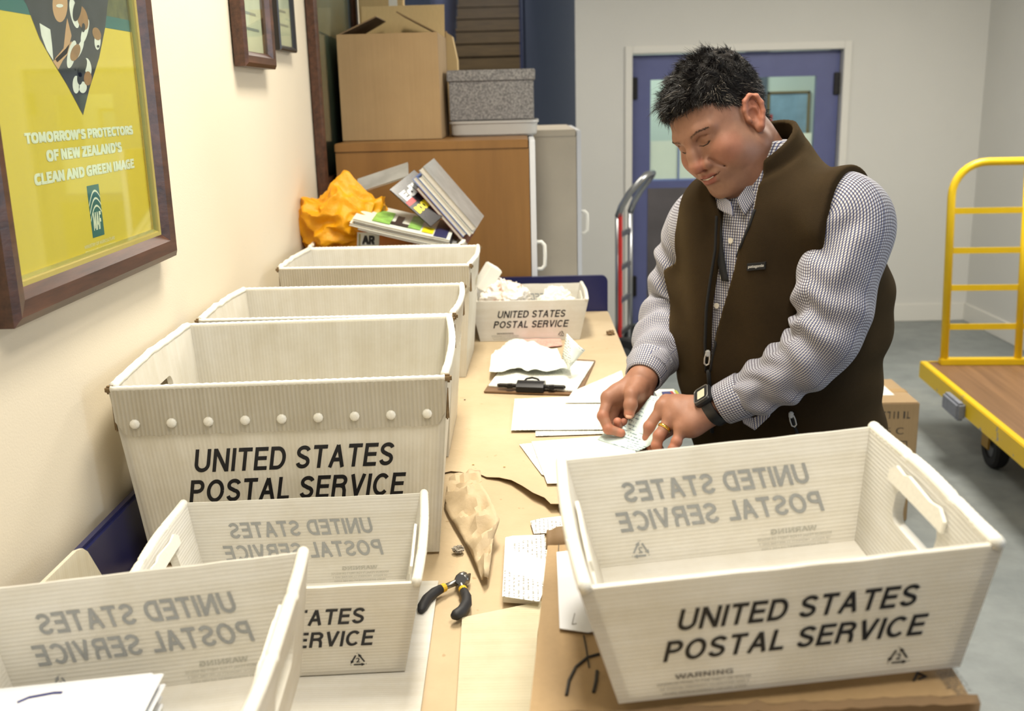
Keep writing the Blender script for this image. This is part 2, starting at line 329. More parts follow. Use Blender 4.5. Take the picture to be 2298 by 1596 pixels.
PO, PL, PH = picture('framed_poster', 'large yellow poster in a walnut frame on the left wall', 1.19, 1.783, 1.397, 2.09, 0.042, 0.030, M_walnut)
m = MB(); fw = 0.042; g = 0.011
cs = [(fw, fw), (PL - fw, fw), (PL - fw, PH - fw), (fw, PH - fw)]; dr = [(1, 1), (-1, 1), (-1, -1), (1, -1)]
prof = [(0, 0.0165), (g * 0.5, 0.015), (g, 0.008), (g, 0.004), (0, 0.004)]
rings = [[Vector((p[1], c[0] + d[0] * p[0], c[1] + d[1] * p[0])) for p in prof] for c, d in zip(cs, dr)]; rings.append(rings[0]); m.loft(rings); m.build('gold_liner', M_gold, PO, auto=30)
fi = fw + g
MB().span((0.002, fi, fi), (0.005, PL - fi, PH - fi)).build('poster_sheet', mat('yellow_poster', (214, 182, 52), 0.5, vary=0.06, vscale=3), PO)
def PP(px, py):
    p = atx(px, py, WX + 0.009); return (p.y - 1.19, p.z - 1.397)
def pflat(mb, pts, lay, mi=0):
    """flat ink shape on the poster sheet from frame pixels"""
    q = [PP(*p) for p in pts]; mb.add([(0.005 + 0.00012 * lay, y, z) for y, z in q], [tuple(range(len(q)))], mi)
def blob(cx, cy, rx, ry, a=0, n=20):
    c, s_ = math.cos(R(a)), math.sin(R(a))
    return [(cx + rx * math.cos(t) * c - ry * math.sin(t) * s_, cy + rx * math.cos(t) * s_ + ry * math.sin(t) * c) for t in [2 * math.pi * k / n for k in range(n)]]
M_pteal = mat('poster_teal', (40, 96, 92), 0.5); M_pwhite = mat('poster_white', (226, 222, 196), 0.5); M_pgrass = mat('poster_grass', (92, 88, 48), 0.5, vary=0.5, vscale=60)
M_pdark = mat('poster_dark', (44, 42, 48), 0.5, vary=0.4, vscale=40); M_pskin = mat('poster_skin', (196, 146, 104), 0.5, vary=0.1); M_ptan = mat('poster_tan', (150, 104, 60), 0.5, vary=0.25, vscale=50)
M_pfur = mat('poster_fur_white', (222, 214, 204), 0.5, vary=0.08, vscale=50)
# upper photo band with grass, teal stripe beneath it
m = MB(); fi = 0.053
q = [PP(240, 36), PP(304, 48)]; z1 = sum(p[1] for p in q) / 2; q = [PP(240, 50), PP(305, 56)]
m.span((0.0051, fi, z1 - 0.018), (0.0052, PL - fi, z1)); m.build('teal_stripe', M_pteal, PO)
m = MB(); m.span((0.0051, fi, z1), (0.0052, PL - fi, PH - fi)); m.build('grass_photo', M_pgrass, PO)
m = MB()
pflat(m, [(28, -90), (40, -20), (60, 12), (88, 85), (118, 138), (150, 190), (186, 258), (200, 200), (222, 130), (236, 60), (242, 0), (240, -90)], 3, 0)
pflat(m, blob(134, 10, 17, 40), 4, 1); pflat(m, [(150, 40), (160, 80), (150, 120), (128, 140), (122, 132), (142, 108), (146, 70)], 4, 1); pflat(m, [(118, 138), (146, 110), (160, 92), (162, 108), (140, 136), (130, 156)], 4, 1)
pflat(m, blob(133, 13, 8, 4), 5, 2); pflat(m, [(88, 52), (112, 66), (116, 100), (119, 136), (104, 112), (92, 80)], 4, 2); pflat(m, blob(166, 30, 9, 34, -12), 4, 2); pflat(m, blob(190, 70, 7, 28, 14), 4, 2); pflat(m, blob(178, 110, 6, 22, 20), 5, 2); pflat(m, blob(160, 122, 9, 32, 12), 5, 2); pflat(m, blob(218, 92, 7, 20), 5, 2); pflat(m, blob(196, 150, 8, 20, -10), 5, 2); pflat(m, blob(170, 190, 8, 20), 5, 2); pflat(m, blob(185, 196, 9, 13), 5, 2)
pflat(m, blob(184, 40, 12, 28, -14), 6, 3); pflat(m, blob(216, 76, 9, 15, -20), 6, 3); pflat(m, blob(168, 118, 10, 20, 20), 6, 3); pflat(m, blob(196, 176, 9, 16), 6, 3)
pflat(m, blob(172, 22, 9, 26, 10), 7, 4); pflat(m, blob(186, 62, 4, 10), 7, 4); pflat(m, blob(198, 80, 3.5, 4), 7, 4); pflat(m, blob(219, 104, 3, 3), 7, 4); pflat(m, blob(170, 154, 3, 4), 7, 4); pflat(m, blob(184, 152, 8, 22, 18), 7, 4); pflat(m, blob(178, 176, 6, 14), 7, 4)
m.build('heart_photo', [M_pdark, M_pskin, M_pfur, M_ptan, mat('poster_black', (26, 25, 28), 0.5)], PO)
def ptext(mb, body, p0, p1, hpx, mi=0, lay=3, **kw):
    """text whose base line runs from frame pixel p0 to p1"""
    a = PP(*p0); b = PP(*p1); w = b[0] - a[0]; top = PP(p0[0], p0[1] - hpx); h = top[1] - a[1]
    tm = text_fit(body, w, h, **kw); z = (a[1] + b[1]) / 2
    put_text(mb, tm, lambda u, v: (0.005 + 0.00012 * lay, a[0] + u, z + v), mi)
m = MB()
ptext(m, "TOMORROW'S PROTECTORS", (56, 323), (299, 303), 27, bold=0.03); ptext(m, "OF NEW ZEALAND'S", (105, 363), (274, 342), 28, bold=0.03); ptext(m, "CLEAN AND GREEN IMAGE", (78, 417), (302, 378), 28, bold=0.03)
m.build('slogan_lettering', M_pwhite, PO)
m = MB(); a = PP(194, 418); b = PP(238, 525); m.span((0.0051, a[0], b[1]), (0.0052, b[0] - 0.006, a[1])); lg = m.build('emblem_panel', M_pteal, PO)
m = MB(); y0, y1, zt = a[0], b[0] - 0.006, a[1]
for k in range(3):
    pts = [(y0 + (y1 - y0) * i / 10, zt - 0.030 - 0.011 * k + 0.020 * math.sin(math.pi * min(1, (i / 10) * 0.85 + 0.0)) ) for i in range(11)]
    for (ua, va), (ub, vb) in zip(pts[:-1], pts[1:]): m.add([(0.0054, ua, va), (0.0054, ub, vb), (0.0054, ub, vb + 0.003), (0.0054, ua, va + 0.003)], [(0, 1, 2, 3)])
tm = text_fit('MAF', (y1 - y0) * 0.72, 0.026, shear=0.2, bold=0.02); put_text(m, tm, lambda u, v: (0.0054, y0 + (y1 - y0) * 0.16 + u, b[1] + 0.010 + v))
m.build('emblem_lettering', M_pwhite, lg)
m = MB(); ptext(m, 'MINISTRY OF AGRICULTURE', (190, 556), (258, 540), 8); ptext(m, 'TE MANATU AHUWHENUA', (192, 570), (260, 552), 8); m.build('small_lettering', M_pwhite, PO)
MB().span((0.0115, 0.045, 0.045), (0.013, PL - 0.045, PH - 0.045)).build('glass', M_glass, PO)
# ---- two small frames, hanging askew, and a tall dark picture
def small(name, label, c0, c1, ztop, fw, depth, fm, paper, tilt):
    y0 = atx(*c0, WX + depth).y; y1 = atx(*c1, WX + depth).y; z0 = atx(*c1, WX + depth).z
    o, L, H = picture(name, label, y0, y1, z0, ztop, fw, depth, fm)
    o.rotation_euler = (tilt, 0, 0)
    MB().span((0.002, fw * 0.6, fw * 0.6), (0.006, L - fw * 0.6, H - fw * 0.6)).build('certificate', paper, o)
    m = MB()
    for k in range(9):
        z = fw + 0.05 + k * 0.035; m.span((0.006, fw + 0.03, z), (0.0065, L - fw - 0.03 - 0.02 * (k % 3), z + 0.006))
    m.build('faint_print', mat('faint_grey_print', (150, 146, 140), 0.6), o)
    MB().span((depth * 0.55, fw * 0.8, fw * 0.8), (depth * 0.55 + 0.0015, L - fw * 0.8, H - fw * 0.8)).build('glass', M_glass, o)
    return o
M_cert = mat('certificate_paper', (214, 204, 178), 0.6, vary=0.1, vscale=6)
small('framed_certificate', 'certificate in a wide brown frame, nearer of two small frames', (553, 146), (620, 156), 2.12, 0.035, 0.03, M_walnut, M_cert, 0)
small('framed_certificate', 'certificate in a thin black frame, behind the brown framed one', (628, 104), (665, 119), 2.12, 0.014, 0.018, M_blackw, M_cert, 0)
bp, bl, bh = picture('tall_picture', 'tall dark glazed picture beside the cardboard box stack', 3.2, 4.05, 1.36, 2.75, 0.06, 0.03, M_walnut)
t = Nt('dark_landscape_print'); co = t.coord('Generated'); sp = t.add('SeparateXYZ'); t.link(co, sp.inputs[0]); f = t.noise(t.coord('Object'), 5, 5)
ad = t.add('Math', operation='MULTIPLY_ADD'); t.link(f, ad.inputs[0]); ad.inputs[1].default_value = 0.5; t.link(sp.outputs[2], ad.inputs[2])
t.link(t.ramp(ad.outputs[0], [(0.25, lin((22, 26, 38))), (0.5, lin((66, 76, 60))), (0.75, lin((120, 126, 120))), (1.0, lin((150, 160, 170)))]), t.b.inputs['Base Color'])
MB().span((0.003, 0.05, 0.05), (0.008, bl - 0.05, bh - 0.05)).build('print', t.m, bp); MB().span((0.014, 0.055, 0.055), (0.0155, bl - 0.055, bh - 0.055)).build('glass', M_glass, bp)

# ================================================================== sorting table
T = 0.97
M_navy = mat('navy_laminate', (28, 32, 78), 0.3, vary=0.1); M_tabletop = mat('worn_beige_tabletop', (196, 172, 128), 0.6, vary=0.08)
M_steel = mat('grey_steel_tube', (120, 122, 126), 0.4, 0.7)
TX0, TX1, TY0, TY1 = WX + 0.012, 0.262, -0.25, 3.27
tb = thing('sorting_table', 'long mail sorting table with navy back boards along the cream wall', 'table', ((TX0 + TX1) / 2, 1.5, 0))
def tl(x, y, z): return (x - (TX0 + TX1) / 2, y - 1.5, z)
MB().span(tl(TX0, TY0, T - 0.045), tl(TX1, TY1, T - 0.004), 0.004).build('tabletop', M_tabletop, tb)
MB().span(tl(TX0, TY0, T - 0.045), tl(TX0 + 0.018, TY1, T + 0.098), 0.005).build('back_board', M_navy, tb)
m = MB(); r = 0.02; X1 = TX1 + 0.004
poly = [(TX0 + 0.02, T - 0.04), (X1, T - 0.04)] + [(X1 - r + r * math.cos(a), T + 0.118 - r + r * math.sin(a)) for a in [math.pi / 2 * k / 6 for k in range(7)]] + [(TX0 + 0.02, T + 0.118)]
m.prism(poly, 0.018, lambda u, v, w: Vector(tl(u, TY1 + w, v))); m.build('end_board', M_navy, tb)
for x in (TX0 + 0.05, TX1 - 0.05):
    for y in (TY0 + 0.06, 1.5, TY1 - 0.06): MB().span(tl(x - 0.025, y - 0.025, 0), tl(x + 0.025, y + 0.025, T - 0.045), 0.003).build('leg', M_steel, tb)
m = MB()
for x in (TX0 + 0.05, TX1 - 0.05): m.span(tl(x - 0.015, TY0 + 0.085, 0.2), tl(x + 0.015, 1.475, 0.24)); m.span(tl(x - 0.015, 1.525, 0.2), tl(x + 0.015, TY1 - 0.085, 0.24))
m.build('stretcher', M_steel, tb)

# ---- brown kraft paper taped over the table: an under sheet and a torn upper sheet
def kraft_mat(name, c0, c1):
    t = Nt(name); co = t.coord('Object'); f = t.noise(co, 5, 6, 0.65); g = t.noise(co, 90, 3)
    a = t.ramp(f, [(0.3, lin(c0)), (0.7, lin(c1))]); sp = t.ramp(t.noise(co, 42, 2), [(0.70, (1, 1, 1, 1)), (0.74, (0.80, 0.74, 0.66, 1))])
    t.link(t.mixc(1.0, a, sp, 'MULTIPLY'), t.b.inputs['Base Color']); t.b.inputs['Roughness'].default_value = 0.7
    ad = t.add('Math', operation='MULTIPLY_ADD'); t.link(f, ad.inputs[0]); ad.inputs[1].default_value = 4.0; t.link(g, ad.inputs[2]); t.bump(ad.outputs[0], 0.25, 0.003); return t.m
M_kraft = kraft_mat('kraft_paper', (182, 161, 128), (196, 176, 144)); M_kraft2 = kraft_mat('kraft_paper_under', (178, 157, 124), (192, 171, 138))
def sheet(name, outline, z, material, fn=None, grid=0.02, thick=0.0006, parent=None):
    """a thin sheet over a ground outline (x, y), relief fn(x, y) -> z offset"""
    bm = bmesh.new(); vs = [bm.verts.new((x, y, 0)) for x, y in outline]; bm.faces.new(vs)
    xs = [p[0] for p in outline]; ys = [p[1] for p in outline]
    for ax, lo, hi in ((0, min(xs), max(xs)), (1, min(ys), max(ys))):
        k = lo + grid
        while k < hi:
            no = (1, 0, 0) if ax == 0 else (0, 1, 0); co = (k, 0, 0) if ax == 0 else (0, k, 0)
            bmesh.ops.bisect_plane(bm, geom=bm.verts[:] + bm.edges[:] + bm.faces[:], plane_co=co, plane_no=no); k += grid
    bmesh.ops.triangulate(bm, faces=[f for f in bm.faces if len(f.verts) > 4])
    bm.verts.index_update(); V = [(v.co.x, v.co.y) for v in bm.verts]; Fs = [tuple(v.index for v in f.verts) for f in bm.faces]
    be = [tuple(v.index for v in e.verts) for e in bm.edges if len(e.link_faces) == 1]; bm.free()
    n = len(V); zt = [z + (fn(x, y) if fn else 0) for x, y in V]
    vv = [(x, y, q + thick) for (x, y), q in zip(V, zt)] + [(x, y, q) for (x, y), q in zip(V, zt)]
    ff = Fs + [tuple(i + n for i in f[::-1]) for f in Fs] + [(a, b, b + n, a + n) for a, b in be]
    m = MB(); m.add(vv, ff); o = m.build(name, material, parent, auto=40)
    l = o.data.uv_layers.new(name='UVMap'); vi = np.empty(len(o.data.loops), np.int32); o.data.loops.foreach_get('vertex_index', vi)
    a = np.array([(v[0], v[1]) for v in vv], np.float32); l.data.foreach_set('uv', a[vi].ravel()); return o
def px_outline(pts, z): return [tuple(atz(px, py, z)[:2]) for px, py in pts]
def wob(x, y, s=6, a=0.001): return a * mnoise.noise((x * s, y * s, 0.3)) + a
xr = TX1 + 0.002
o = sheet('kraft_paper_sheet', [(-0.605, 0.98), (xr, 0.98), (xr, 2.0), (-0.605, 2.0)], T - 0.003, M_kraft2, lambda x, y: wob(x, y, 5, 0.0006), 0.05)
tag(o, 'lower brown kraft paper covering the table under the torn sheet', 'paper')
torn = px_outline([(640, 1062), (985, 1066), (1012, 1060), (1035, 1062), (1052, 1068), (1072, 1064), (1092, 1074), (1120, 1078), (1148, 1088), (1172, 1104), (1196, 1122), (1222, 1134), (1236, 1148), (1254, 1148), (1262, 1160), (1300, 1170), (1420, 1178), (1600, 1185)], T)
tn = [p for p in torn if p[0] < xr - 0.005]
def edge_y(x):
    for (xa, ya), (xb, yb) in zip(tn[:-1], tn[1:]):
        if xa <= x <= xb: return ya + (yb - ya) * (x - xa) / max(1e-6, xb - xa)
    return tn[-1][1] if x > tn[-1][0] else tn[0][1]
def up_relief(x, y):
    d = y - edge_y(x); lift = 0.012 * max(0, 1 - d / 0.05) ** 2 * smoothstep(-0.10, 0.02, x); return float(lift) + wob(x, y, 7, 0.0008)
out = [(-0.604, tn[0][1])] + [p for p in tn if p[0] > -0.6] + [(xr, tn[-1][1] - 0.005), (xr, 2.455), (0.20, 2.45), (xr - 0.008, 2.462), (xr, 2.47), (xr, 3.262), (-0.604, 3.262)]
out = [(-0.604, tn[0][1])] + [p for p in tn if p[0] > -0.6] + [(xr, tn[-1][1] - 0.005), (xr, 3.262), (-0.604, 3.262)]
o = sheet('kraft_paper_sheet', out, T + 0.0008, M_kraft, up_relief, 0.03)
tag(o, 'upper brown kraft paper sheet with a torn front edge on the table', 'paper')
# the sheet folded down over the table edge
m = MB(); ys = [0.98 + 0.06 * k for k in range(39)]
rings = [[(xr - 0.001, y, T + 0.0018), (xr + 0.004, y, T - 0.002), (xr + 0.007 + 0.002 * math.sin(y * 9), y, T - 0.045), (xr + 0.010 + 0.003 * math.sin(y * 5), y, T - 0.085 - 0.006 * math.sin(y * 13))] for y in ys]
m.loft(rings, close=False); o = m.build('paper_overhang', M_kraft, None, auto=50); tag(o, 'kraft paper strip folded down over the table edge beside the man', 'paper')
md = o.modifiers.new('thick', 'SOLIDIFY'); md.thickness = 0.0008
# crumpled torn strip standing up from the tear
A_ = lambda px, py, h=0.0: np.array(atz(px, py, T + h))
left = [A_(985, 1078), A_(986, 1120), A_(1010, 1165, .004), A_(1035, 1205, .006), A_(1055, 1240, .008), A_(1068, 1270, .008), A_(1076, 1290, .006), A_(1082, 1306, .004)]
mid = [A_(1040, 1066, 0.0180), A_(1046, 1100, 0.0330), A_(1056, 1140, 0.0240), A_(1066, 1170, 0.0270), A_(1078, 1205, 0.0300), A_(1088, 1235, 0.0270), A_(1086, 1265, 0.0240), A_(1088, 1300, 0.0150)]
right = [A_(1078, 1062, 0.0180), A_(1084, 1098, 0.0450), A_(1100, 1122, 0.0390), A_(1112, 1150, 0.0450), A_(1122, 1172, 0.0360), A_(1108, 1210, 0.0210), A_(1104, 1235, 0.0240), A_(1096, 1306, 0.0060)]
def lerp_rows(rows, n):
    q = []
    for j in range(n):
        t_ = j / (n - 1) * (len(rows) - 1); i = min(int(t_), len(rows) - 2); f_ = t_ - i; q.append(rows[i] * (1 - f_) + rows[i + 1] * f_)
    return q
rows = []
for a, b, c in zip(left, mid, right): rows.append(np.array(lerp_rows([a, b, c], 13)))
rows = lerp_rows(rows, 40)
rnd = random.Random(4); vs = []
for i, r_ in enumerate(rows):
    vs.append([Vector(p) + Vector((0, 0, (0.009 * mnoise.noise((p[0] * 42, p[1] * 26, 0)) + 0.011 * (0.5 - abs(mnoise.noise((p[0] * 34, p[1] * 30, 5))) * 2.2)) * (0.2 + math.sin(math.pi * j / 12)) + 0.003)) for j, p in enumerate(r_)])
for r_ in vs:
    for p in r_: p.z = max(p.z, T + 0.0025); p.x = max(p.x, -0.147)
m = MB(); m.loft(vs, close=False); o = m.build('torn_paper_strip', M_kraft, None, auto=28); md = o.modifiers.new('thick', 'SOLIDIFY'); md.thickness = 0.0007; md.offset = 1
tag(o, 'crumpled torn flap of kraft paper curling up on the table', 'paper')
# ================================================================== corrugated plastic mail trays and tubs
def plastic_mat(name, col, axis, period=0.0042, amp=0.03, bump=0.2, transl=0.30, dirt=0.12):
    """white fluted polypropylene: stripes run across the UV axis given; light glows through it"""
    t = Nt(name); uv = t.add('UVMap'); sp = t.add('SeparateXYZ'); t.link(uv.outputs[0], sp.inputs[0])
    ml = t.add('Math', operation='MULTIPLY'); t.link(sp.outputs[axis], ml.inputs[0]); ml.inputs[1].default_value = 2 * math.pi / period
    sn = t.add('Math', operation='SINE'); t.link(ml.outputs[0], sn.inputs[0])
    ma = t.add('Math', operation='MULTIPLY_ADD'); t.link(sn.outputs[0], ma.inputs[0]); ma.inputs[1].default_value = 0.5; ma.inputs[2].default_value = 0.5
    mp = t.add('Mapping'); mp.inputs['Scale'].default_value = (2, 60, 1) if axis == 1 else (60, 2, 1); t.link(uv.outputs[0], mp.inputs[0])
    st = t.add('TexNoise', i_Scale=1.0, i_Detail=4.0); t.link(mp.outputs[0], st.inputs['Vector'])
    c = lin(col); lo = tuple(x * (1 - amp) for x in c[:3]) + (1,)
    a = t.mixc(ma.outputs[0], lo, c); b = t.ramp(st.outputs['Fac'], [(0.35, (0.945, 0.935, 0.91, 1)), (0.6, (1, 1, 1, 1))]); a = t.mixc(1.0, a, b, 'MULTIPLY')
    d = t.ramp(t.noise(t.coord('Object'), 7, 6, 0.7), [(0.42, (1, 1, 1, 1)), (0.75, (1 - dirt, 1 - dirt * 1.2, 1 - dirt * 1.7, 1))]); a = t.mixc(1.0, a, d, 'MULTIPLY')
    t.link(a, t.b.inputs['Base Color']); t.b.inputs['Roughness'].default_value = 0.38; t.b.inputs['Specular IOR Level'].default_value = 0.4
    t.bump(sn.outputs[0], bump, 0.0006)
    tr = t.add('BsdfTranslucent'); t.link(a, tr.inputs[0]); mx = t.add('MixShader', i_0=transl)
    t.link(t.b.outputs[0], mx.inputs[1]); t.link(tr.outputs[0], mx.inputs[2]); t.link(mx.outputs[0], t.out.inputs[0]); return t.m
M_plh = plastic_mat('white_corrugated_plastic', (240, 238, 232), 1); M_plv = plastic_mat('white_corrugated_plastic_upright', (238, 235, 226), 0, 0.006)
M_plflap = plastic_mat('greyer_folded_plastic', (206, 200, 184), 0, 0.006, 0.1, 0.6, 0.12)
M_rimw = mat('white_plastic_edge', (236, 233, 222), 0.35, vary=0.06, vscale=300)
M_ink = mat('black_printing', (18, 18, 24), 0.5); M_inkg = mat('show_through_copy_grey', (150, 152, 152), 0.5, vary=0.08, vscale=120); M_inkg2 = mat('show_through_copy_pale_grey', (176, 174, 164), 0.5, vary=0.12, vscale=150)
M_inkp = mat('thin_grey_printing', (120, 116, 112), 0.6)
M_dirt = mat('brown_corner_grime', (120, 98, 66), 0.8, vary=0.3, vscale=120)
class Panel:
    """flat sheet between four corners; u along the width, v upwards; outward normal n"""
    def __init__(s, p00, p10, p11, p01):
        s.p = [Vector(p) for p in (p00, p10, p11, p01)]; s.n = (s.p[1] - s.p[0]).cross(s.p[3] - s.p[0]).normalized()
        s.o = (s.p[0] + s.p[1]) / 2; s.ex = (s.p[1] - s.p[0]).normalized(); s.ey = ((s.p[2] + s.p[3]) / 2 - s.o).normalized()
        s.w = (s.p[2] - s.p[3]).length; s.h = ((s.p[2] + s.p[3]) / 2 - s.o).length
    def pt(s, u, v, off=0.0):
        a = s.p[0].lerp(s.p[1], u); b = s.p[3].lerp(s.p[2], u); return a.lerp(b, v) + s.n * off
    def at(s, x, t, off=0.0): return s.o + s.ex * x + s.ey * t + s.n * off       # metres from the middle of the lower edge
def panel_solid(mb, uvs, P, th, hole=None, nu=16, nv=5, wav=0.0, seed=0, bow=0.0):
    def q(u, v, off):
        w = wav * mnoise.noise((u * 7 + seed, seed * 1.7, v)) * v; o = off + bow * math.sin(math.pi * u) * v
        p = P.pt(u, v, o); p.z += w if v > 0.99 else 0; return p
    def emit(grid_loops, faces):
        n = len(grid_loops); vs = [q(u, v, 0) for u, v in grid_loops] + [q(u, v, -th) for u, v in grid_loops]
        uv = [(u * P.w, v * P.h) for u, v in grid_loops]; uvs.extend(uv + uv)
        ff = list(faces) + [tuple(i + n for i in f[::-1]) for f in faces]
        cnt = {}
        for f in faces:
            for a, b in zip(f, f[1:] + f[:1]): cnt[(a, b)] = 1
        for (a, b) in cnt:
            if (b, a) not in cnt: ff.append((b, a, a + n, b + n))
        mb.add(vs, ff)
    if hole is None:
        g = [(i / nu, j / nv) for j in range(nv + 1) for i in range(nu + 1)]
        emit(g, [(j * (nu + 1) + i, j * (nu + 1) + i + 1, (j + 1) * (nu + 1) + i + 1, (j + 1) * (nu + 1) + i) for j in range(nv) for i in range(nu)])
    else:
        u0, u1, v0, v1, rr = hole; N = 48; ru = rr / P.w; rv = rr / P.h; inner = []; outer = []
        for cx, cy, a0 in ((u1 - ru, v1 - rv, 0), (u0 + ru, v1 - rv, 90), (u0 + ru, v0 + rv, 180), (u1 - ru, v0 + rv, 270)):
            for k in range(12): a = R(a0 + 90 * k / 11); inner.append((cx + ru * math.cos(a), cy + rv * math.sin(a)))
        cs = [((1, (v0 + v1) / 2), (1, 1), ((u0 + u1) / 2, 1)), (((u0 + u1) / 2, 1), (0, 1), (0, (v0 + v1) / 2)), ((0, (v0 + v1) / 2), (0, 0), ((u0 + u1) / 2, 0)), (((u0 + u1) / 2, 0), (1, 0), (1, (v0 + v1) / 2))]
        for a, b, c in cs:
            for k in range(12):
                f_ = k / 12 * 2
                outer.append((a[0] + (b[0] - a[0]) * f_, a[1] + (b[1] - a[1]) * f_) if f_ <= 1 else (b[0] + (c[0] - b[0]) * (f_ - 1), b[1] + (c[1] - b[1]) * (f_ - 1)))
        rings = [outer] + [[(o[0] + (i[0] - o[0]) * f_, o[1] + (i[1] - o[1]) * f_) for o, i in zip(outer, inner)] for f_ in (0.35, 0.7)] + [inner]
        g = [p for r_ in rings for p in r_]
        emit(g, [(k * N + j, k * N + (j + 1) % N, (k + 1) * N + (j + 1) % N, (k + 1) * N + j) for k in range(3) for j in range(N)])
def recycle_mark(mb, place, s=0.022, digit='2'):
    """three chasing arrows round a small digit; s = width"""
    h = s * 0.9; C3 = [(-s / 2, 0), (s / 2, 0), (0, h)]; cen = (0, h / 3)
    for k in range(3):
        A = np.array(C3[k]); B = np.array(C3[(k + 1) % 3]); d = B - A; L = np.linalg.norm(d); d /= L; nn = np.array([-d[1], d[0]]); th = s * 0.085
        for p in ([A + d * L * 0.26, A + d * L * 0.66, A + d * L * 0.66 + nn * th, A + d * L * 0.26 + nn * th], [A + d * L * 0.66 - nn * th * 0.7, A + d * L * 0.86 + nn * th * 0.5, A + d * L * 0.66 + nn * th * 1.7]):
            mb.add([place(x, y) for x, y in p], [tuple(range(len(p)))])
        e = B; d2 = np.array(C3[(k + 2) % 3]) - B; d2 /= np.linalg.norm(d2)
        p = [e - d * L * 0.10 + nn * 0, e - d * L * 0.10 + nn * th * 1.0, e + d2 * L * 0.13 - np.array([-d2[1], d2[0]]) * -th * 1.0, e + d2 * L * 0.13]
        mb.add([place(x, y) for x, y in p], [(0, 1, 2, 3)])
    tm = text_fit(digit, None, s * 0.3, bold=0.01); w = max(v[0] for v in tm[0]); put_text(mb, tm, lambda u, v: place(u - w / 2, v + h * 0.2))
def tray_print(P, side, parent, lines, ink, warn_ink, mirror=False, off=0.0006, warn=True, cap=0.0215, damage=False):
    sg = -1 if mirror else 1
    m = MB()
    for body, xc, t0, w, c in lines:
        tm = stroke_text(body, w, c); pl = lambda u, v: P.at(sg * (xc - w / 2 + u), t0 + v, off); put_text(m, tm, pl)
    o = m.build('lettering', ink, parent); 
    if mirror: o['label'] = 'grey mirrored lettering laid on the wall as show-through'
    if warn:
        m = MB()
        tm = text_fit('WARNING', 0.048, 0.0052, bold=0.012); put_text(m, tm, lambda u, v: P.at(sg * (-0.071 - 0.024 + u), 0.0205 + v, off))
        for k, s_ in enumerate(('MAXIMUM PENALTY FOR THEFT OR MISUSE', 'OF POSTAL PROPERTY $1,000 FINE AND 3', 'YEARS IMPRISONMENT (18 USC 1702)')):
            tm = text_fit(s_, 0.078 - 0.004 * k, 0.0031); put_text(m, tm, lambda u, v, k=k: P.at(sg * (-0.071 - 0.039 + 0.002 * k + u), 0.0145 - 0.0052 * k + v, off))
        m.build('warning_text', warn_ink, parent)
        m = MB(); recycle_mark(m, lambda x, y: P.at(sg * (0.090 + x), 0.012 + y, off)); m.build('recycling_mark', ink, parent)
TRAY = dict(a=.1675, b=.135, c=.143, d=.115, h=.120)
TL = [('UNITED STATES', 0.006, 0.071, 0.197, 0.0215), ('POSTAL SERVICE', 0.004, 0.040, 0.217, 0.0215)]
def make_tray(name, label, loc, rot, group='half size mail trays'):
    a, b, c, d, h = (TRAY[k] for k in 'abcdh'); r = thing(name, label, 'mail tray', loc, rot=rot, group=group)
    F = Panel((-c, -d, 0), (c, -d, 0), (a, -b, h), (-a, -b, h)); Bk = Panel((c, d, 0), (-c, d, 0), (-a, b, h), (a, b, h))
    Rt = Panel((c, -d, 0), (c, d, 0), (a, b, h), (a, -b, h)); Lf = Panel((-c, d, 0), (-c, -d, 0), (-a, -b, h), (-a, b, h))
    for P, sd in ((F, 1), (Bk, 2)):
        m = MB(); uv = []; panel_solid(m, uv, P, 0.0045, None, 24, 6, 0.0016, sd, 0); s_ = m.build('long_side', M_plh, r, uv=uv, auto=40)
        tray_print(P, sd, s_, TL, M_ink, M_inkp); tray_print(P, sd, s_, TL, M_inkg, M_inkg2, False, -0.0052)  # grey copies on the inner face imitate print seen through the plastic
        for k in list(kids(s_))[3:]: k['label'] = 'grey copy of the print laid on the inside as show-through'
    for P, sd in ((Rt, 3), (Lf, 4)):
        m = MB(); uv = []; panel_solid(m, uv, P, 0.0105, (0.32, 0.68, 0.48, 0.76, 0.012), 16, 5, 0.0028, sd, 0.004); e = m.build('end_side', M_plh, r, uv=uv, auto=40)
        m = MB(); ring = []
        for u0, u1, v0, v1 in ((0.27, 0.73, 0.77, 0.92),):
            g = [(u0, v0), (u1, v0), (u1, v1 - 0.06), (u1 - 0.05, v1), (u1 - 0.12, v1 - 0.015), (u0 + 0.3, v1 + 0.01), (u0 + 0.12, v1 - 0.02), (u0 + 0.05, v1), (u0, v1 - 0.06)]
            m.prism([(x, y) for x, y in g], 0.003, lambda u, v, w: P.pt(u, v, -0.0100 - w))
        m.build('folded_grip', M_rimw, e)
        # notched rim of the folded end wall
        m = MB(); pts = [P.pt(u, 1.0, -0.0052 + 0.004 * math.sin(math.pi * u)) + Vector((0, 0, 0.0012 * math.sin(u * 9 + sd) - (0.003 if 0.30 < u < 0.33 or 0.66 < u < 0.69 else 0))) for u in [k / 60 for k in range(61)]]
        m.tube(pts, [0.0057 * (1 + 0.06 * (k % 2)) for k in range(61)], 10); m.build('rolled_rim', M_rimw, e, smooth=True)
    m = MB(); uv = []; Pb = Panel((-c, d, 0.0), (c, d, 0.0), (c, -d, 0.0), (-c, -d, 0.0)); panel_solid(m, uv, Pb, 0.005, None, 8, 8); m.build('bottom', M_plh, r, uv=uv)
    return r
TR = make_tray('mail_tray', 'white mail tray on the brown carton at the right, facing front', (0.209, 0.878, 1.1735), (R(2.0), R(-4.8), R(1.7)))
dup(TR, (-0.313, 1.223, T + 0.0085), 0, 'white mail tray on the table in front of the tall tubs', rot=(0, 0, R(3.5))).scale = (1.047,) * 3
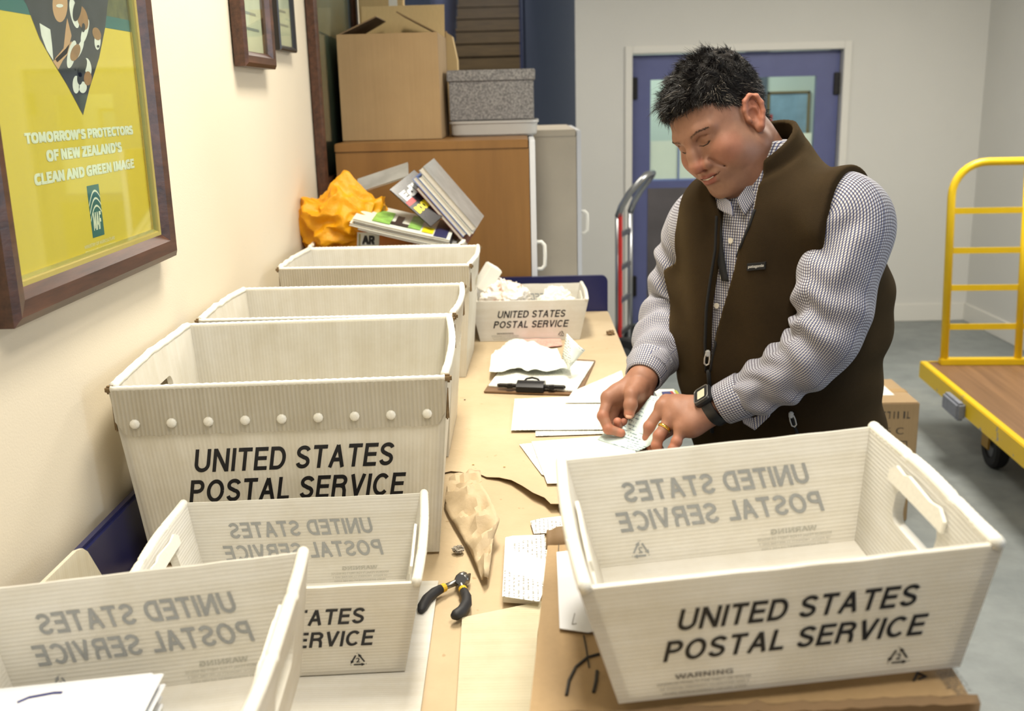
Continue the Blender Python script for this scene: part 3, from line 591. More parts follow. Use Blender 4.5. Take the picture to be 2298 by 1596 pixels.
dup(TR, (-0.367, 0.782, 1.088), 0, 'white mail tray at front left holding a stack of letters', rot=(R(2.0), R(-5.0), R(2.5)))
dup(TR, (0.010, 2.983, T + 0.003), 0, 'white mail tray of crumpled parcels at the far end of the table', rot=(0, 0, 0))

def make_tub(name, label, a, b, h, loc, rz, text, seed=1, group='tall flat mail tubs'):
    c, d = a * 0.90, b * 0.86; r = thing(name, label, 'mail tub', loc, rz, group)
    F = Panel((-c, -d, 0), (c, -d, 0), (a, -b, h), (-a, -b, h)); Bk = Panel((c, d, 0), (-c, d, 0), (-a, b, h), (a, b, h))
    Rt = Panel((c, -d, 0), (c, d, 0), (a, b, h), (a, -b, h)); Lf = Panel((-c, d, 0), (-c, -d, 0), (-a, -b, h), (-a, b, h))
    for P, sd in ((F, 1), (Bk, 2)):
        m = MB(); uv = []; panel_solid(m, uv, P, 0.005, None, 24, 10); s_ = m.build('front_side' if sd == 1 else 'back_side', M_plv, r, uv=uv, auto=40)
        # folded outer flap with rounded, scalloped lower edge
        m = MB(); uv = []; rr = 0.024; fh = 0.072; hw = P.w / 2 - 0.004; n = 40
        top = []; bot = []
        for k in range(n + 1):
            x = -hw + 2 * hw * k / n; e = max(0, rr - (hw - abs(x))); dz = rr - math.sqrt(max(0, rr * rr - e * e)); xx = x
            bot.append((xx, P.h - fh + dz + 0.0012 * math.sin(k * 2.2))); top.append((xx, P.h))
        vs = [P.at(x, t_, 0.0006) for x, t_ in bot] + [P.at(x, t_, 0.0006) for x, t_ in top] + [P.at(x, t_, 0.0046) for x, t_ in bot] + [P.at(x, t_, 0.0046) for x, t_ in top]
        N = n + 1; ff = []
        for k in range(n): ff += [(k, k + 1, N + k + 1, N + k), (2 * N + k, 3 * N + k, 3 * N + k + 1, 2 * N + k + 1), (k, 2 * N + k, 2 * N + k + 1, k + 1), (N + k, N + k + 1, 3 * N + k + 1, 3 * N + k)]
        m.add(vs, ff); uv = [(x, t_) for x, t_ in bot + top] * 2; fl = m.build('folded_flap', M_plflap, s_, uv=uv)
        for k in range(9):
            m = MB(); x = -hw + 0.028 + (2 * hw - 0.056) * k / 8; z = P.h - 0.052
            prof = [(0.0072, 0.0046), (0.0072, 0.0072), (0.0056, 0.0092), (0.003, 0.0100), (0.0002, 0.0102)]
            m.loft([[P.at(x + r_ * math.cos(w), z + r_ * math.sin(w), o_) for w in [2 * math.pi * j / 10 for j in range(10)]] for r_, o_ in prof]); m.build('rivet', M_rimw, s_, auto=35)
        m = MB(); K = 84; m.tube([P.at(-hw + 2 * hw * k / K, P.h + 0.002, 0.001) for k in range(K + 1)], [0.0036 if k % 2 else 0.0046 for k in range(K + 1)], 8); m.build('wire_rim', M_rimw, s_, smooth=True)
        if text and sd == 1:
            tray_print(P, sd, s_, [('UNITED STATES', 0.012, h - 0.134, 0.300, 0.0375), ('POSTAL SERVICE', 0.012, h - 0.184, 0.326, 0.0375)], M_ink, M_inkp, warn=False)
    for P, sd in ((Rt, 3), (Lf, 4)):
        m = MB(); uv = []; panel_solid(m, uv, P, 0.009, (0.34, 0.66, 0.70, 0.82, 0.014), 16, 8, 0.002, sd + seed, 0.008); e = m.build('end_side', M_plv, r, uv=uv, auto=40)
        m = MB(); pts = [P.pt(0.02 + 0.96 * u, 1.0, -0.0045 + 0.008 * math.sin(math.pi * u)) + Vector((0, 0, 0.003 + 0.003 * mnoise.noise((u * 9, sd + seed, 0)))) for u in [k / 50 for k in range(51)]]
        m.tube(pts, [0.0062 * (1 + 0.12 * mnoise.noise((k * 0.7, sd, seed))) for k in range(51)], 10); m.build('rolled_rim', M_rimw, e, smooth=True)
        for u in (0.012, 0.988):
            m = MB(); p = P.pt(u, 1.0, -0.001); m.box(p + Vector((0, 0, -0.001)), (0.014, 0.011, 0.012), None, 0.003); m.box(P.pt(u, 0.86, 0.0005), (0.006, 0.006, 0.05), None, 0.002); m.build('grimy_corner', M_dirt, e)
    m = MB(); uv = []; Pb = Panel((-c, d, 0.0), (c, d, 0.0), (c, -d, 0.0), (-c, -d, 0.0)); panel_solid(m, uv, Pb, 0.005, None, 8, 8); m.build('bottom', M_plv, r, uv=uv)
    return r
HT = 0.285; zt = T + 0.0035
make_tub('mail_tub', 'nearest tall white mail tub with black lettering on its front', 0.243, 0.212, HT, (-0.3695, 1.630, zt), R(3.0), True, 1)
make_tub('mail_tub', 'second tall white tub from the front, its rim against the nearest tub', 0.241, 0.160, HT, (-0.3745, 2.030, zt), R(0.0), True, 2)
make_tub('mail_tub', 'third tall white tub from the front, empty, before the yellow bag', 0.236, 0.162, HT, (-0.363, 2.625, zt), R(-1.5), False, 3)
TUB4 = make_tub('mail_tub', 'farthest tall tub, filled with the yellow bag and magazines', 0.213, 0.150, HT, (-0.386, 2.960, zt), 0, False, 4)
# ================================================================== cabinets at the end of the table
M_oak = wood_mat('orange_wood_veneer', (122, 86, 44), (140, 101, 53), 0.45, (8, 8, 0.6)); M_whshade = mat('shaded_white_cabinet_side', (186, 176, 158), 0.5, vary=0.05); M_whlam = mat('white_laminate', (214, 216, 220), 0.4); M_whh = mat('white_enamel_handle', (236, 234, 224), 0.3)
ZC = 1.523
def cabinet(name, label, x0, x1, y0, y1, side, top):
    o = thing(name, label, 'cabinet', ((x0 + x1) / 2, (y0 + y1) / 2, 0)); cx, cy = (x0 + x1) / 2, (y0 + y1) / 2
    q = lambda x, y, z: (x - cx, y - cy, z)
    m = MB(); m.span(q(x0, y0, 0.0), q(x1 - 0.02, y1, ZC - 0.028)); m.build('body', side, o)
    MB().span(q(x0 - 0.002, y0 - 0.004, ZC - 0.028), q(x1 - 0.022, y1, ZC), 0.003).build('top_board', top, o)
    ym = (y0 + y1) / 2
    for k, (a, b) in enumerate(((y0 + 0.002, y1 - 0.002),)):
        d = MB().span(q(x1 - 0.018, a, 0.06), q(x1, b, ZC - 0.004), 0.002).build('door', M_whlam, o)
        hy = a + 0.05 if k == 0 else b - 0.05
        m = MB(); z = 1.10; pts = [q(x1 - 0.001, hy, z), q(x1 + 0.016, hy, z), q(x1 + 0.026, hy, z + 0.012), q(x1 + 0.027, hy, z + 0.045), q(x1 + 0.026, hy, z + 0.078), q(x1 + 0.016, hy, z + 0.09), q(x1 - 0.001, hy, z + 0.09)]
        m.tube(pts, 0.0062, 10); m.build('handle', M_whh, d, smooth=True)
    return o
cabinet('storage_cabinet', 'orange wood veneer cabinet with a white door, standing at the table end', -0.594, 0.040, 3.305, 4.10, M_oak, M_oak)
cabinet('storage_cabinet', 'white cabinet, its shaded side toned beige, with a white door standing behind the orange wood cabinet', -0.40, 0.236, 4.20, 4.98, M_whshade, M_whshade)  # beige puts the shade on its white side into the colour
# ---- cardboard boxes on the cabinet
def card_mat(name, c0, c1):
    t = Nt(name); co = t.coord('Object', (1, 1, 1)); f = t.noise(co, 4, 5); fl = t.noise(t.coord('Object', (160, 160, 4)), 1.0, 2)
    a = t.ramp(f, [(0.3, lin(c0)), (0.7, lin(c1))]); b = t.ramp(fl, [(0.3, (0.94, 0.94, 0.93, 1)), (0.7, (1, 1, 1, 1))])
    t.link(t.mixc(1.0, a, b, 'MULTIPLY'), t.b.inputs['Base Color']); t.b.inputs['Roughness'].default_value = 0.72; t.bump(fl, 0.15, 0.002); return t.m
M_card = card_mat('brown_cardboard', (160, 132, 94), (172, 144, 104)); M_cardl = card_mat('light_cardboard', (206, 176, 124), (214, 186, 134)); M_cardd = card_mat('dark_cardboard', (112, 88, 58), (132, 104, 70)); M_tape = mat('tan_parcel_tape', (176, 142, 92), 0.25)
def carton(name, label, c, d, rz=0, m_=None, seam=True, group=None, open_top=False):
    o = thing(name, label, 'cardboard box', c, rz, group); w, dp, h = d; m_ = m_ or M_card; th = 0.005
    m = MB()
    if open_top:
        m.span((-w / 2, -dp / 2, 0), (w / 2, -dp / 2 + th, h), 0.0015); m.span((-w / 2, dp / 2 - th, 0), (w / 2, dp / 2, h), 0.0015)
        m.span((-w / 2, -dp / 2 + th, 0), (-w / 2 + th, dp / 2 - th, h), 0.0015); m.span((w / 2 - th, -dp / 2 + th, 0), (w / 2, dp / 2 - th, h), 0.0015); m.span((-w / 2 + th, -dp / 2 + th, 0), (w / 2 - th, dp / 2 - th, th))
    else: m.span((-w / 2, -dp / 2, 0), (w / 2, dp / 2, h), 0.004)
    m.build('walls', m_, o)
    if seam and not open_top:
        m = MB(); m.span((-w / 2 + 0.002, -0.024, h), (w / 2 - 0.002, 0.024, h + 0.0006)); m.span((-w / 2 - 0.0006, -0.024, h - 0.06), (-w / 2, 0.024, h)); m.span((w / 2, -0.024, h - 0.06), (w / 2 + 0.0006, 0.024, h)); m.build('parcel_tape', M_tape, o)
    return o
bx = carton('cardboard_box', 'large open cardboard box with raised flaps on the cabinet', (-0.434, 3.665, ZC + 0.001), (0.332, 0.332, 0.342), R(-0.7), M_card, open_top=True)
def flap(name, a, b, out, ln, m_, parent, crumple=0.0):
    """flap hinged on the edge a-b, pointing along out"""
    a, b, out = Vector(a), Vector(b), Vector(out).normalized(); n = (b - a).cross(out).normalized() * 0.004; ins = 0.02; e = (b - a).normalized()
    q = [a + e * 0.003, b - e * 0.003, b - e * (0.003 + crumple) + out * ln, a + e * (0.003 + crumple) + out * ln]
    m = MB(); m.add(q + [p + n for p in q], [(0, 1, 2, 3), (7, 6, 5, 4), (0, 4, 5, 1), (1, 5, 6, 2), (2, 6, 7, 3), (3, 7, 4, 0)]); return m.build(name, m_, parent)
w2 = 0.166; zt_ = 0.343
flap('flap', (-w2 + 0.03, w2 - 0.006, zt_), (w2, w2 - 0.006, zt_), (0, 0.30, 1), 0.118, M_cardl, bx)
flap('flap', (-w2 + 0.004, -w2 + 0.01, zt_), (-w2 + 0.004, w2 - 0.01, zt_), (0.88, 0, 0.42), 0.135, M_cardd, bx, 0.04)
flap('flap', (w2 - 0.004, w2 - 0.01, zt_), (w2 - 0.004, -w2 + 0.01, zt_), (-0.82, 0, 0.44), 0.15, M_cardd, bx, 0.04)
carton('cardboard_box', 'tall light cardboard box behind the large open box', (-0.42, 4.30, ZC + 0.001), (0.25, 0.22, 0.62), 0, M_cardl) if False else None
b2 = carton('cardboard_box', 'narrow cardboard box with worn corner behind the large open box', (-0.345, 4.012, ZC + 0.001), (0.14, 0.10, 0.375), 0, M_card)
m = MB(); m.prism([(0.0, 0.0), (0.038, 0.0), (0.038, 0.27), (0.022, 0.355), (0.0, 0.37)], 0.09, lambda u, v, w: Vector((0.0705 + u, -0.045 + w, v))); m.build('side_flap', M_cardl, b2)
b3 = carton('cardboard_box', 'tall light cardboard box rising behind the raised flap', (-0.47, 4.07, ZC + 0.001) if False else (-0.513, 4.02, ZC + 0.001), (0.165, 0.065, 0.60), 0, M_cardl)
MB().span((0.03, -0.0335, 0.40), (0.062, -0.0325, 0.595)).build('paper_label', M_paper, b3)
# storage box with a fitted lid on a clear plastic bin
t = Nt('grey_patterned_paper'); co = t.coord('Object'); f = t.noise(co, 150, 3, 0.7); v_ = t.add('TexVoronoi', i_Scale=60.0); t.link(co, v_.inputs['Vector'])
a = t.ramp(f, [(0.36, lin((96, 94, 96))), (0.52, lin((132, 130, 130))), (0.66, lin((158, 156, 152)))]); t.link(a, t.b.inputs['Base Color']); t.b.inputs['Roughness'].default_value = 0.6; M_gbox = t.m
sb = thing('storage_box', 'grey patterned storage box with lid on the clear plastic bin', 'box', (-0.103, 3.77, ZC + 0.0555)); w, dp, h = 0.292, 0.25, 0.165
MB().span((-w / 2, -dp / 2, 0), (w / 2, dp / 2, h), 0.003).build('body', M_gbox, sb); MB().span((-w / 2 - 0.006, -dp / 2 - 0.006, h - 0.034), (w / 2 + 0.006, dp / 2 + 0.006, h + 0.004), 0.003).build('lid', M_gbox, sb)
t = Nt('clear_plastic'); t.b.inputs['Base Color'].default_value = lin((226, 224, 220)); t.b.inputs['Roughness'].default_value = 0.25; t.b.inputs['Transmission Weight'].default_value = 0.35; t.b.inputs['Alpha'].default_value = 0.85; M_clear = t.m
bn = thing('plastic_bin', 'shallow clear plastic bin under the grey storage box', 'bin', (-0.098, 3.77, ZC + 0.001)); w, dp, h = 0.155, 0.13, 0.052
m = MB(); rr_ = lambda sx, z, k=24: [Vector((math.copysign(abs(math.cos(a)) ** 0.25, math.cos(a)) * w * sx, math.copysign(abs(math.sin(a)) ** 0.25, math.sin(a)) * dp * sx, z)) for a in [2 * math.pi * j / k for j in range(k)]]
m.loft([rr_(0.93, 0), rr_(0.97, 0.006), rr_(0.99, 0.042), rr_(1.02, 0.044), rr_(1.02, h), rr_(0.97, h), rr_(0.95, 0.01)], caps=True); m.build('bin_body', M_clear, bn, auto=35)
# ================================================================== hand truck by the doors
M_alu = mat('brushed_aluminium', (176, 178, 180), 0.3, 0.9); M_red = mat('red_strap', (206, 44, 40), 0.5); M_rub = mat('black_rubber', (26, 26, 28), 0.7)
ht = thing('hand_truck', 'silver hand truck with red strap standing before the blue doors', 'hand truck', (0.60, 6.15, 0), R(68))
for y in (-0.13, 0.13):
    m = MB(); m.tube([(y, 0.0, 0.10), (y, 0.0, 0.98)], 0.016, 12); m.build('side_rail', M_alu, ht, smooth=True)
m = MB(); m.tube([(-0.13, 0, 0.96), (-0.13, -0.02, 1.02), (-0.125, -0.07, 1.10), (-0.11, -0.13, 1.17), (-0.07, -0.155, 1.20), (0.07, -0.155, 1.20), (0.11, -0.13, 1.17), (0.125, -0.07, 1.10), (0.13, -0.02, 1.02), (0.13, 0, 0.96)], 0.019, 14); m.build('handle_loop', M_alu, ht, smooth=True)
for z in (0.25, 0.45, 0.65, 0.85): MB().box((0, 0, z), (0.25, 0.02, 0.035), None, 0.004).build('cross_bar', M_alu, ht)
MB().span((-0.012, 0.014, 0.12), (0.012, 0.022, 0.96)).build('strap', M_red, ht); MB().span((-0.155, -0.024, 0.12), (-0.135, -0.010, 0.96)).build('strap', M_red, ht)
MB().box((0, 0.12, 0.012), (0.34, 0.24, 0.008), None, 0.002).build('toe_plate', M_alu, ht)
m = MB(); m.tube([(-0.17, -0.06, 0.125), (0.17, -0.06, 0.125)], 0.012, 12)
for y in (-0.13, 0.13): m.box((y, -0.03, 0.11), (0.02, 0.08, 0.1), None, 0.004)
m.build('axle', M_steel, ht)
def wheel(parent, c, ax, r, w, name='wheel'):
    ax = Vector(ax).normalized(); a = ax.orthogonal().normalized(); b = ax.cross(a); m = MB()
    prof = [(r * 0.55, -w / 2), (r * 0.9, -w / 2), (r, -w * 0.3), (r, w * 0.3), (r * 0.9, w / 2), (r * 0.55, w / 2), (r * 0.5, w * 0.3), (r * 0.5, -w * 0.3)]
    m.loft([[Vector(c) + ax * o_ + (a * math.cos(t_) + b * math.sin(t_)) * q for q, o_ in prof] for t_ in [2 * math.pi * k / 28 for k in range(29)]]); wl = m.build(name, M_rub, parent, auto=35)
    m = MB(); m.tube([Vector(c) - ax * w * 0.35, Vector(c) + ax * w * 0.35], r * 0.52, 20); m.build('hub', M_steel, wl); return wl
for y in (-0.185, 0.185): wheel(ht, (y, -0.06, 0.125), (1, 0, 0), 0.125, 0.05)
# ================================================================== yellow platform cart
t = Nt('chipped_yellow_paint'); co = t.coord('Object'); f = t.noise(co, 14, 6, 0.7)
cc = t.ramp(f, [(0.62, lin((226, 190, 20))), (0.66, lin((132, 136, 150)))]); t.link(cc, t.b.inputs['Base Color']); t.b.inputs['Roughness'].default_value = 0.4; M_yelc = t.m
M_yel = mat('yellow_enamel', (226, 190, 20), 0.35, vary=0.05); M_deck = wood_mat('plywood_deck', (104, 74, 46), (140, 104, 70), 0.5, (0.8, 22, 22), (0, 0, 0)); M_bump = mat('grey_bumper_rubber', (128, 132, 142), 0.7, vary=0.15, vscale=40)
ZK = 0.325; K0 = atz(2083, 812, ZK); K1 = atz(2298, 985, ZK); kd = (K1 - K0); kd.z = 0; ang = math.atan2(kd.y, kd.x); kd.normalize(); kp = Vector((-kd.y, kd.x, 0)); CW, CL = 0.82, 1.62
ct = thing('platform_cart', 'yellow platform cart with wooden deck and railed end', 'cart', (K0.x, K0.y, 0), ang)
# local: +x along the left edge towards the camera, +y across to the right
m = MB(); m.span((0, 0, ZK - 0.018), (CL, CW, ZK - 0.002)); m.build('deck', M_deck, ct)
for nm, (a, b) in dict(l=((-0.02, -0.035, ZK - 0.085), (CL + 0.02, 0.0, ZK)), r=((-0.02, CW, ZK - 0.085), (CL + 0.02, CW + 0.035, ZK)), e=((-0.02, 0.0, ZK - 0.085), (0.0, CW, ZK)), f=((CL, 0.0, ZK - 0.085), (CL + 0.02, CW, ZK))).items(): MB().span(a, b, 0.004).build('deck_rail', M_yelc, ct)
MB().span((0.46, -0.075, ZK - 0.10), (0.66, -0.035, ZK - 0.02), 0.01).build('corner_bumper', M_bump, ct)
lean = -0.06
def fr(y, z): return Vector((0.05 + lean * 0 - 0.10 * (z - ZK), y, z))
zt2 = 1.30; y0_, y1_ = 0.06, CW - 0.06; rc = 0.16
pts = [fr(y0_, ZK - 0.01), fr(y0_, zt2 - rc)] + [fr(y0_ + rc - rc * math.cos(a), zt2 - rc + rc * math.sin(a)) for a in [math.pi / 2 * k / 8 for k in range(1, 9)]] + [fr(y1_ - rc + rc * math.sin(a), zt2 - rc + rc * math.cos(a)) for a in [math.pi / 2 * k / 8 for k in range(0, 9)]] + [fr(y1_, ZK - 0.01)]
m = MB(); m.tube(pts, 0.019, 14); m.build('rail_hoop', M_yel, ct, smooth=True)
m = MB(); m.tube([fr(CW / 2, ZK - 0.01), fr(CW / 2, zt2)], 0.018, 14); m.build('centre_post', M_yel, ct, smooth=True)
for z in (0.51, 0.70, 0.88, 1.07):
    m = MB(); a, b = fr(y0_, z), fr(y1_, z); m.span((a.x - 0.004, a.y, z - 0.014), (a.x + 0.004, b.y, z + 0.014)); m.build('cross_bar', M_yel, ct)
m = MB(); m.span((0.02, y0_ - 0.02, ZK - 0.003), (0.07, y1_ + 0.02, ZK + 0.03), 0.004); m.build('base_bar', M_yel, ct)
for x in (0.62, CL - 0.25):
    for y in (0.12, CW - 0.12):
        m = MB(); m.span((x - 0.06, y - 0.05, ZK - 0.10), (x + 0.06, y + 0.05, ZK - 0.0185)); m.span((x - 0.05, y - 0.045, 0.09), (x + 0.03, y - 0.037, ZK - 0.1)); m.span((x - 0.05, y + 0.037, 0.09), (x + 0.03, y + 0.045, ZK - 0.1)); m.build('caster_fork', mat('ochre_steel', (168, 128, 24), 0.45), ct)
        wheel(ct, (x, y, 0.1), (0, 1, 0), 0.1, 0.06, 'wheel')
# ================================================================== cartons on the floor behind the man
M_cinkb = mat('carton_printing', (70, 62, 52), 0.6)
def floor_carton(label, c, d, rz, paper):
    o = carton('shipping_carton', label, c, d, rz, M_card, True, 'cartons stacked on the floor'); w, dp, h = d
    m = MB(); y = -dp / 2 - 0.0006
    tm = scribble(w * 0.44, h * 0.13, 9, 4); put_text(m, tm, lambda u, v: (-w * 0.02 + u, y, h * 0.72 + v))
    tm = text_fit('2-25 C', w * 0.42, h * 0.12, bold=0.0); put_text(m, tm, lambda u, v: (-w * 0.06 + u, y, h * 0.44 + v)); m.build('lettering', M_cinkb, o)
    m = MB(); b0, b1, z0, z1 = -w * 0.05, w * 0.40, h * 0.10, h * 0.32
    for a, b in (((b0, z0), (b1, z0 + 0.004)), ((b0, z1 - 0.004), (b1, z1)), ((b0, z0), (b0 + 0.004, z1)), ((b1 - 0.004, z0), (b1, z1))): m.add([(a[0], y, a[1]), (b[0], y, a[1]), (b[0], y, b[1]), (a[0], y, b[1])], [(0, 1, 2, 3)])
    rn = random.Random(3); x = b0 + 0.012
    while x < b1 - 0.014:
        ww = rn.choice((0.002, 0.003, 0.005)); m.add([(x, y, z0 + 0.01), (x + ww, y, z0 + 0.01), (x + ww, y, z1 - 0.01), (x, y, z1 - 0.01)], [(0, 1, 2, 3)]); x += ww + rn.choice((0.002, 0.004))
    m.build('bar_code', M_cinkb, o)
    if paper: MB().span((-w * 0.1, -dp * 0.2, h + 0.0007), (w * 0.33, dp * 0.25, h + 0.0012)).build('shipping_label', M_paper, o)
    return o
floor_carton('topmost floor carton behind the man, white label on its lid', (1.31, 3.93, 0.262), (0.38, 0.34, 0.225), R(-2), True)
floor_carton('bottom floor carton under the white labelled carton behind the man', (1.29, 3.93, 0.0), (0.36, 0.36, 0.26), R(3), False)
# ================================================================== contents of the far tub
def slab(o, e1, e2, e3, place_o):
    pass
class Frame3:
    def __init__(s, o, e1, e2):
        s.o = Vector(o); s.x = Vector(e1).normalized(); e2 = Vector(e2); s.y = (e2 - s.x * e2.dot(s.x)).normalized(); s.z = s.x.cross(s.y)
    def __call__(s, u, v, w=0.0): return s.o + s.x * u + s.y * v + s.z * w
M_pages = mat('magazine_pages', (206, 200, 190), 0.7, vary=0.12, vscale=120, stretch=(1, 1, 8))
def magazine(label, fr, w, h, th, cover, deco=None, group='magazines in the far tub', curl=0.0):
    o = thing('magazine', label, 'magazine', fr.o, 0, group); L = lambda u, v, k=0: fr(u, v, k) - fr.o
    def slab_(z0, z1, ins, name, m_):
        m = MB(); N = 8; vs = []
        for k in range(N + 1):
            u = ins + (w - 2 * ins) * k / N; c = curl * math.sin(math.pi * k / N)
            vs.append([L(u, ins, z0 + c), L(u, h - ins, z0 + c), L(u, h - ins, z1 + c), L(u, ins, z1 + c)])
        m.loft(vs, close=True, caps=True); return m.build(name, m_, o)
    c = slab_(th * 0.86, th, 0, 'front_cover', cover); slab_(th * 0.14, th * 0.86, 0.002, 'pages', M_pages); slab_(0, th * 0.14, 0, 'back_cover', cover)
    for nm, m_, items in (deco or []):
        m = MB()
        for it in items:
            if it[0] == 'r': _, u0, v0, u1, v1 = it; m.add([L(u0, v0, th + 0.0005), L(u1, v0, th + 0.0005), L(u1, v1, th + 0.0005), L(u0, v1, th + 0.0005)], [(0, 1, 2, 3)])
            else: _, s_, u0, v0, ww, hh = it; tm = text_fit(s_, ww, hh, bold=0.03); put_text(m, tm, lambda u, v: L(u0 + u, v0 + v, th + 0.0008))
        m.build(nm, m_, o)
    return o
M_mgw = mat('white_gloss_cover', (220, 222, 214), 0.25, vary=0.1); M_mgd = mat('dark_gloss_cover', (34, 30, 36), 0.25, vary=0.4, vscale=14); M_mggr = mat('grey_gloss_cover', (150, 150, 148), 0.25, vary=0.2, vscale=9)
M_mgbl = mat('blue_gloss_cover', (104, 124, 176), 0.25, vary=0.2, vscale=9); M_mgye = mat('yellow_print', (222, 206, 30), 0.4); M_mgre = mat('red_print', (176, 48, 52), 0.4); M_mgna = mat('navy_print', (44, 48, 88), 0.3); M_mggn = mat('green_print', (128, 176, 84), 0.4, vary=0.4, vscale=30)
M_mgor = mat('orange_gloss_cover', (206, 120, 34), 0.3, vary=0.2); M_mgmr = mat('maroon_gloss_cover', (92, 40, 34), 0.3, vary=0.2)
# flat stack lying over the rim (bottom to top)
P0 = aty(786, 512, 2.815); P1 = aty(1028, 566, 2.815); e1 = P1 - P0; e2 = Vector((-0.02, 0.95, 0.13)); nn = e1.normalized().cross(e2.normalized())
zz = 0
for k, (lb, th, cv, off, deco) in enumerate((
    ('lowest magazine of the tilted flat stack on the far tub', 0.006, M_mggr, 0.020, None),
    ('second lowest magazine of the tilted flat stack, pale grey cover', 0.008, M_mgw, -0.004, None),
    ('middle magazine of the tilted flat stack, dark cover', 0.006, M_mgd, 0.006, None),
    ('top magazine of the flat stack, white and green cover with navy band', 0.007, M_mgw, 0.002, [('navy_band', M_mgna, [('r', 0.225, 0.004, 0.262, 0.19)]), ('green_patches', M_mggn, [('r', 0.05, 0.02, 0.10, 0.15), ('r', 0.15, 0.03, 0.185, 0.17)]), ('yellow_panel', M_mgye, [('r', 0.19, 0.02, 0.222, 0.08)]), ('dark_figure', M_mgd, [('r', 0.10, 0.03, 0.15, 0.06), ('r', 0.11, 0.06, 0.13, 0.13)])]))):
    magazine(lb, Frame3(P0 + nn * zz + e1.normalized() * off, e1, e2), 0.272, 0.20, th, cv, deco, curl=-0.002); zz += th + 0.0006
# leaning stack: long edges from upper left to lower right
Q0 = aty(922, 412, 2.885); Q1 = aty(1036, 542, 2.885); f1 = (Q1 - Q0); f2 = Vector((0.08, 0.97, 0.05)); nq = f1.normalized().cross(f2.normalized()); sgn = 1 if nq.x > 0 else -1; zz = 0
for k, (lb, th, cv, off, ex) in enumerate((
    ('leaning magazine with maroon cover, lowest of the leaning stack', 0.010, M_mgmr, 0.020, 0.98),
    ('leaning magazine with blue spine in the far tub', 0.015, M_mgbl, -0.006, 1.0),
    ('leaning white covered magazine in the far tub', 0.013, M_mgw, 0.004, 1.0),
    ('topmost leaning magazine, grey cover, highest in the far tub', 0.018, M_mggr, -0.012, 1.05))):
    fr_ = Frame3(Q0 + nq * sgn * zz + f1.normalized() * off, f1, f2 * sgn); magazine(lb, fr_, f1.length * ex, 0.19, th, cv); zz += th + 0.001
# dark title magazine facing the camera, one flat behind, one upright under the stack
c0 = aty(868, 458, 2.87); c1 = aty(922, 414, 2.93); c2 = aty(966, 510, 2.86)
fr_ = Frame3(c0, c1 - c0, -(c2 - c0)); 
g1 = c1 - c0; g2 = c2 - c0
fr_ = Frame3(c2 + g1 * 0, g1, -g2); H_ = g2.length; W_ = g1.length * 1.02
magazine('dark covered magazine with white title and yellow lettering, leaning in the far tub', fr_, W_, H_ + 0.02, 0.005, M_mgd, [
    ('title_lettering', mat('pale_title', (206, 210, 214), 0.4), [('t', 'Edit', 0.008, H_ * 0.72, 0.075, 0.034)]),
    ('yellow_lettering', M_mgye, [('t', 'BOOK', 0.006, H_ * 0.34, 0.050, 0.026), ('t', 'SOLD', 0.058, H_ * 0.46, 0.045, 0.016)]), ('red_block', M_mgre, [('r', 0.002, H_ * 0.60, 0.03, H_ * 0.72), ('r', 0.07, H_ * 0.40, 0.10, H_ * 0.5)])])
b0 = aty(802, 436, 3.02); b1 = aty(904, 402, 3.02)
magazine('thin grey magazine edge showing behind the yellow bag', Frame3(b0, b1 - b0, Vector((0.0, 0.9, 0.35))), 0.16, 0.10, 0.005, M_mggr)
a0 = aty(800, 556, 2.86); a1 = aty(905, 566, 2.86)
magazine('magazine standing under the flat stack, black letters on white', Frame3(a0 - Vector((0, 0, 0.03)), Vector((1, 0, -0.04)), Vector((0, 0.25, 1))), 0.19, 0.075, 0.005, M_mgor, [
    ('white_panel', M_mgw, [('r', 0.0, 0.0, 0.062, 0.073)]), ('title_lettering', M_ink, [('t', 'AR', 0.014, 0.038, 0.036, 0.026)]), ('yellow_strip', M_mgye, [('r', 0.004, 0.02, 0.010, 0.068)])])
# ---- crumpled shapes
def crumple(name, label, cat, c, rad, m_, seed, ridge=0.25, fine=0.06, sub=5, squash=None, angle=32, lump=1.6):
    bm = bmesh.new(); bmesh.ops.create_icosphere(bm, subdivisions=sub, radius=1.0)
    for v in bm.verts:
        d = v.co.normalized(); p = d * lump + Vector((seed * 3.1, seed * 1.7, seed))
        r1 = 1 - abs(mnoise.noise(p)) * 2; r2 = 1 - abs(mnoise.noise(p * 2.3 + Vector((5, 2, 1)))) * 2; r3 = mnoise.noise(p * 6)
        s_ = 1 + ridge * (r1 * 0.7 + r2 * 0.45 - 0.55) + fine * r3
        v.co = Vector((d.x * rad[0], d.y * rad[1], d.z * rad[2])) * s_
        if squash: v.co = squash(v.co)
    bm.verts.index_update(); m = MB(); m.add([v.co.copy() for v in bm.verts], [tuple(v.index for v in f.verts) for f in bm.faces]); bm.free()
    o = m.build(name, m_, None, auto=angle); o.location = c; return tag(o, label, cat)
t = Nt('yellow_plastic_bag'); co = t.coord('Object'); t.b.inputs['Base Color'].default_value = lin((236, 168, 16)); t.b.inputs['Roughness'].default_value = 0.4; t.b.inputs['Subsurface Weight'].default_value = 0.0
tr = t.add('BsdfTranslucent'); tr.inputs[0].default_value = lin((250, 176, 10)); mx = t.add('MixShader', i_0=0.2); t.link(t.b.outputs[0], mx.inputs[1]); t.link(tr.outputs[0], mx.inputs[2]); t.link(mx.outputs[0], t.out.inputs[0])
t.bump(t.noise(co, 30, 6, 0.7), 0.5, 0.012); M_bag = t.m
cb = aty(775, 500, 2.965)
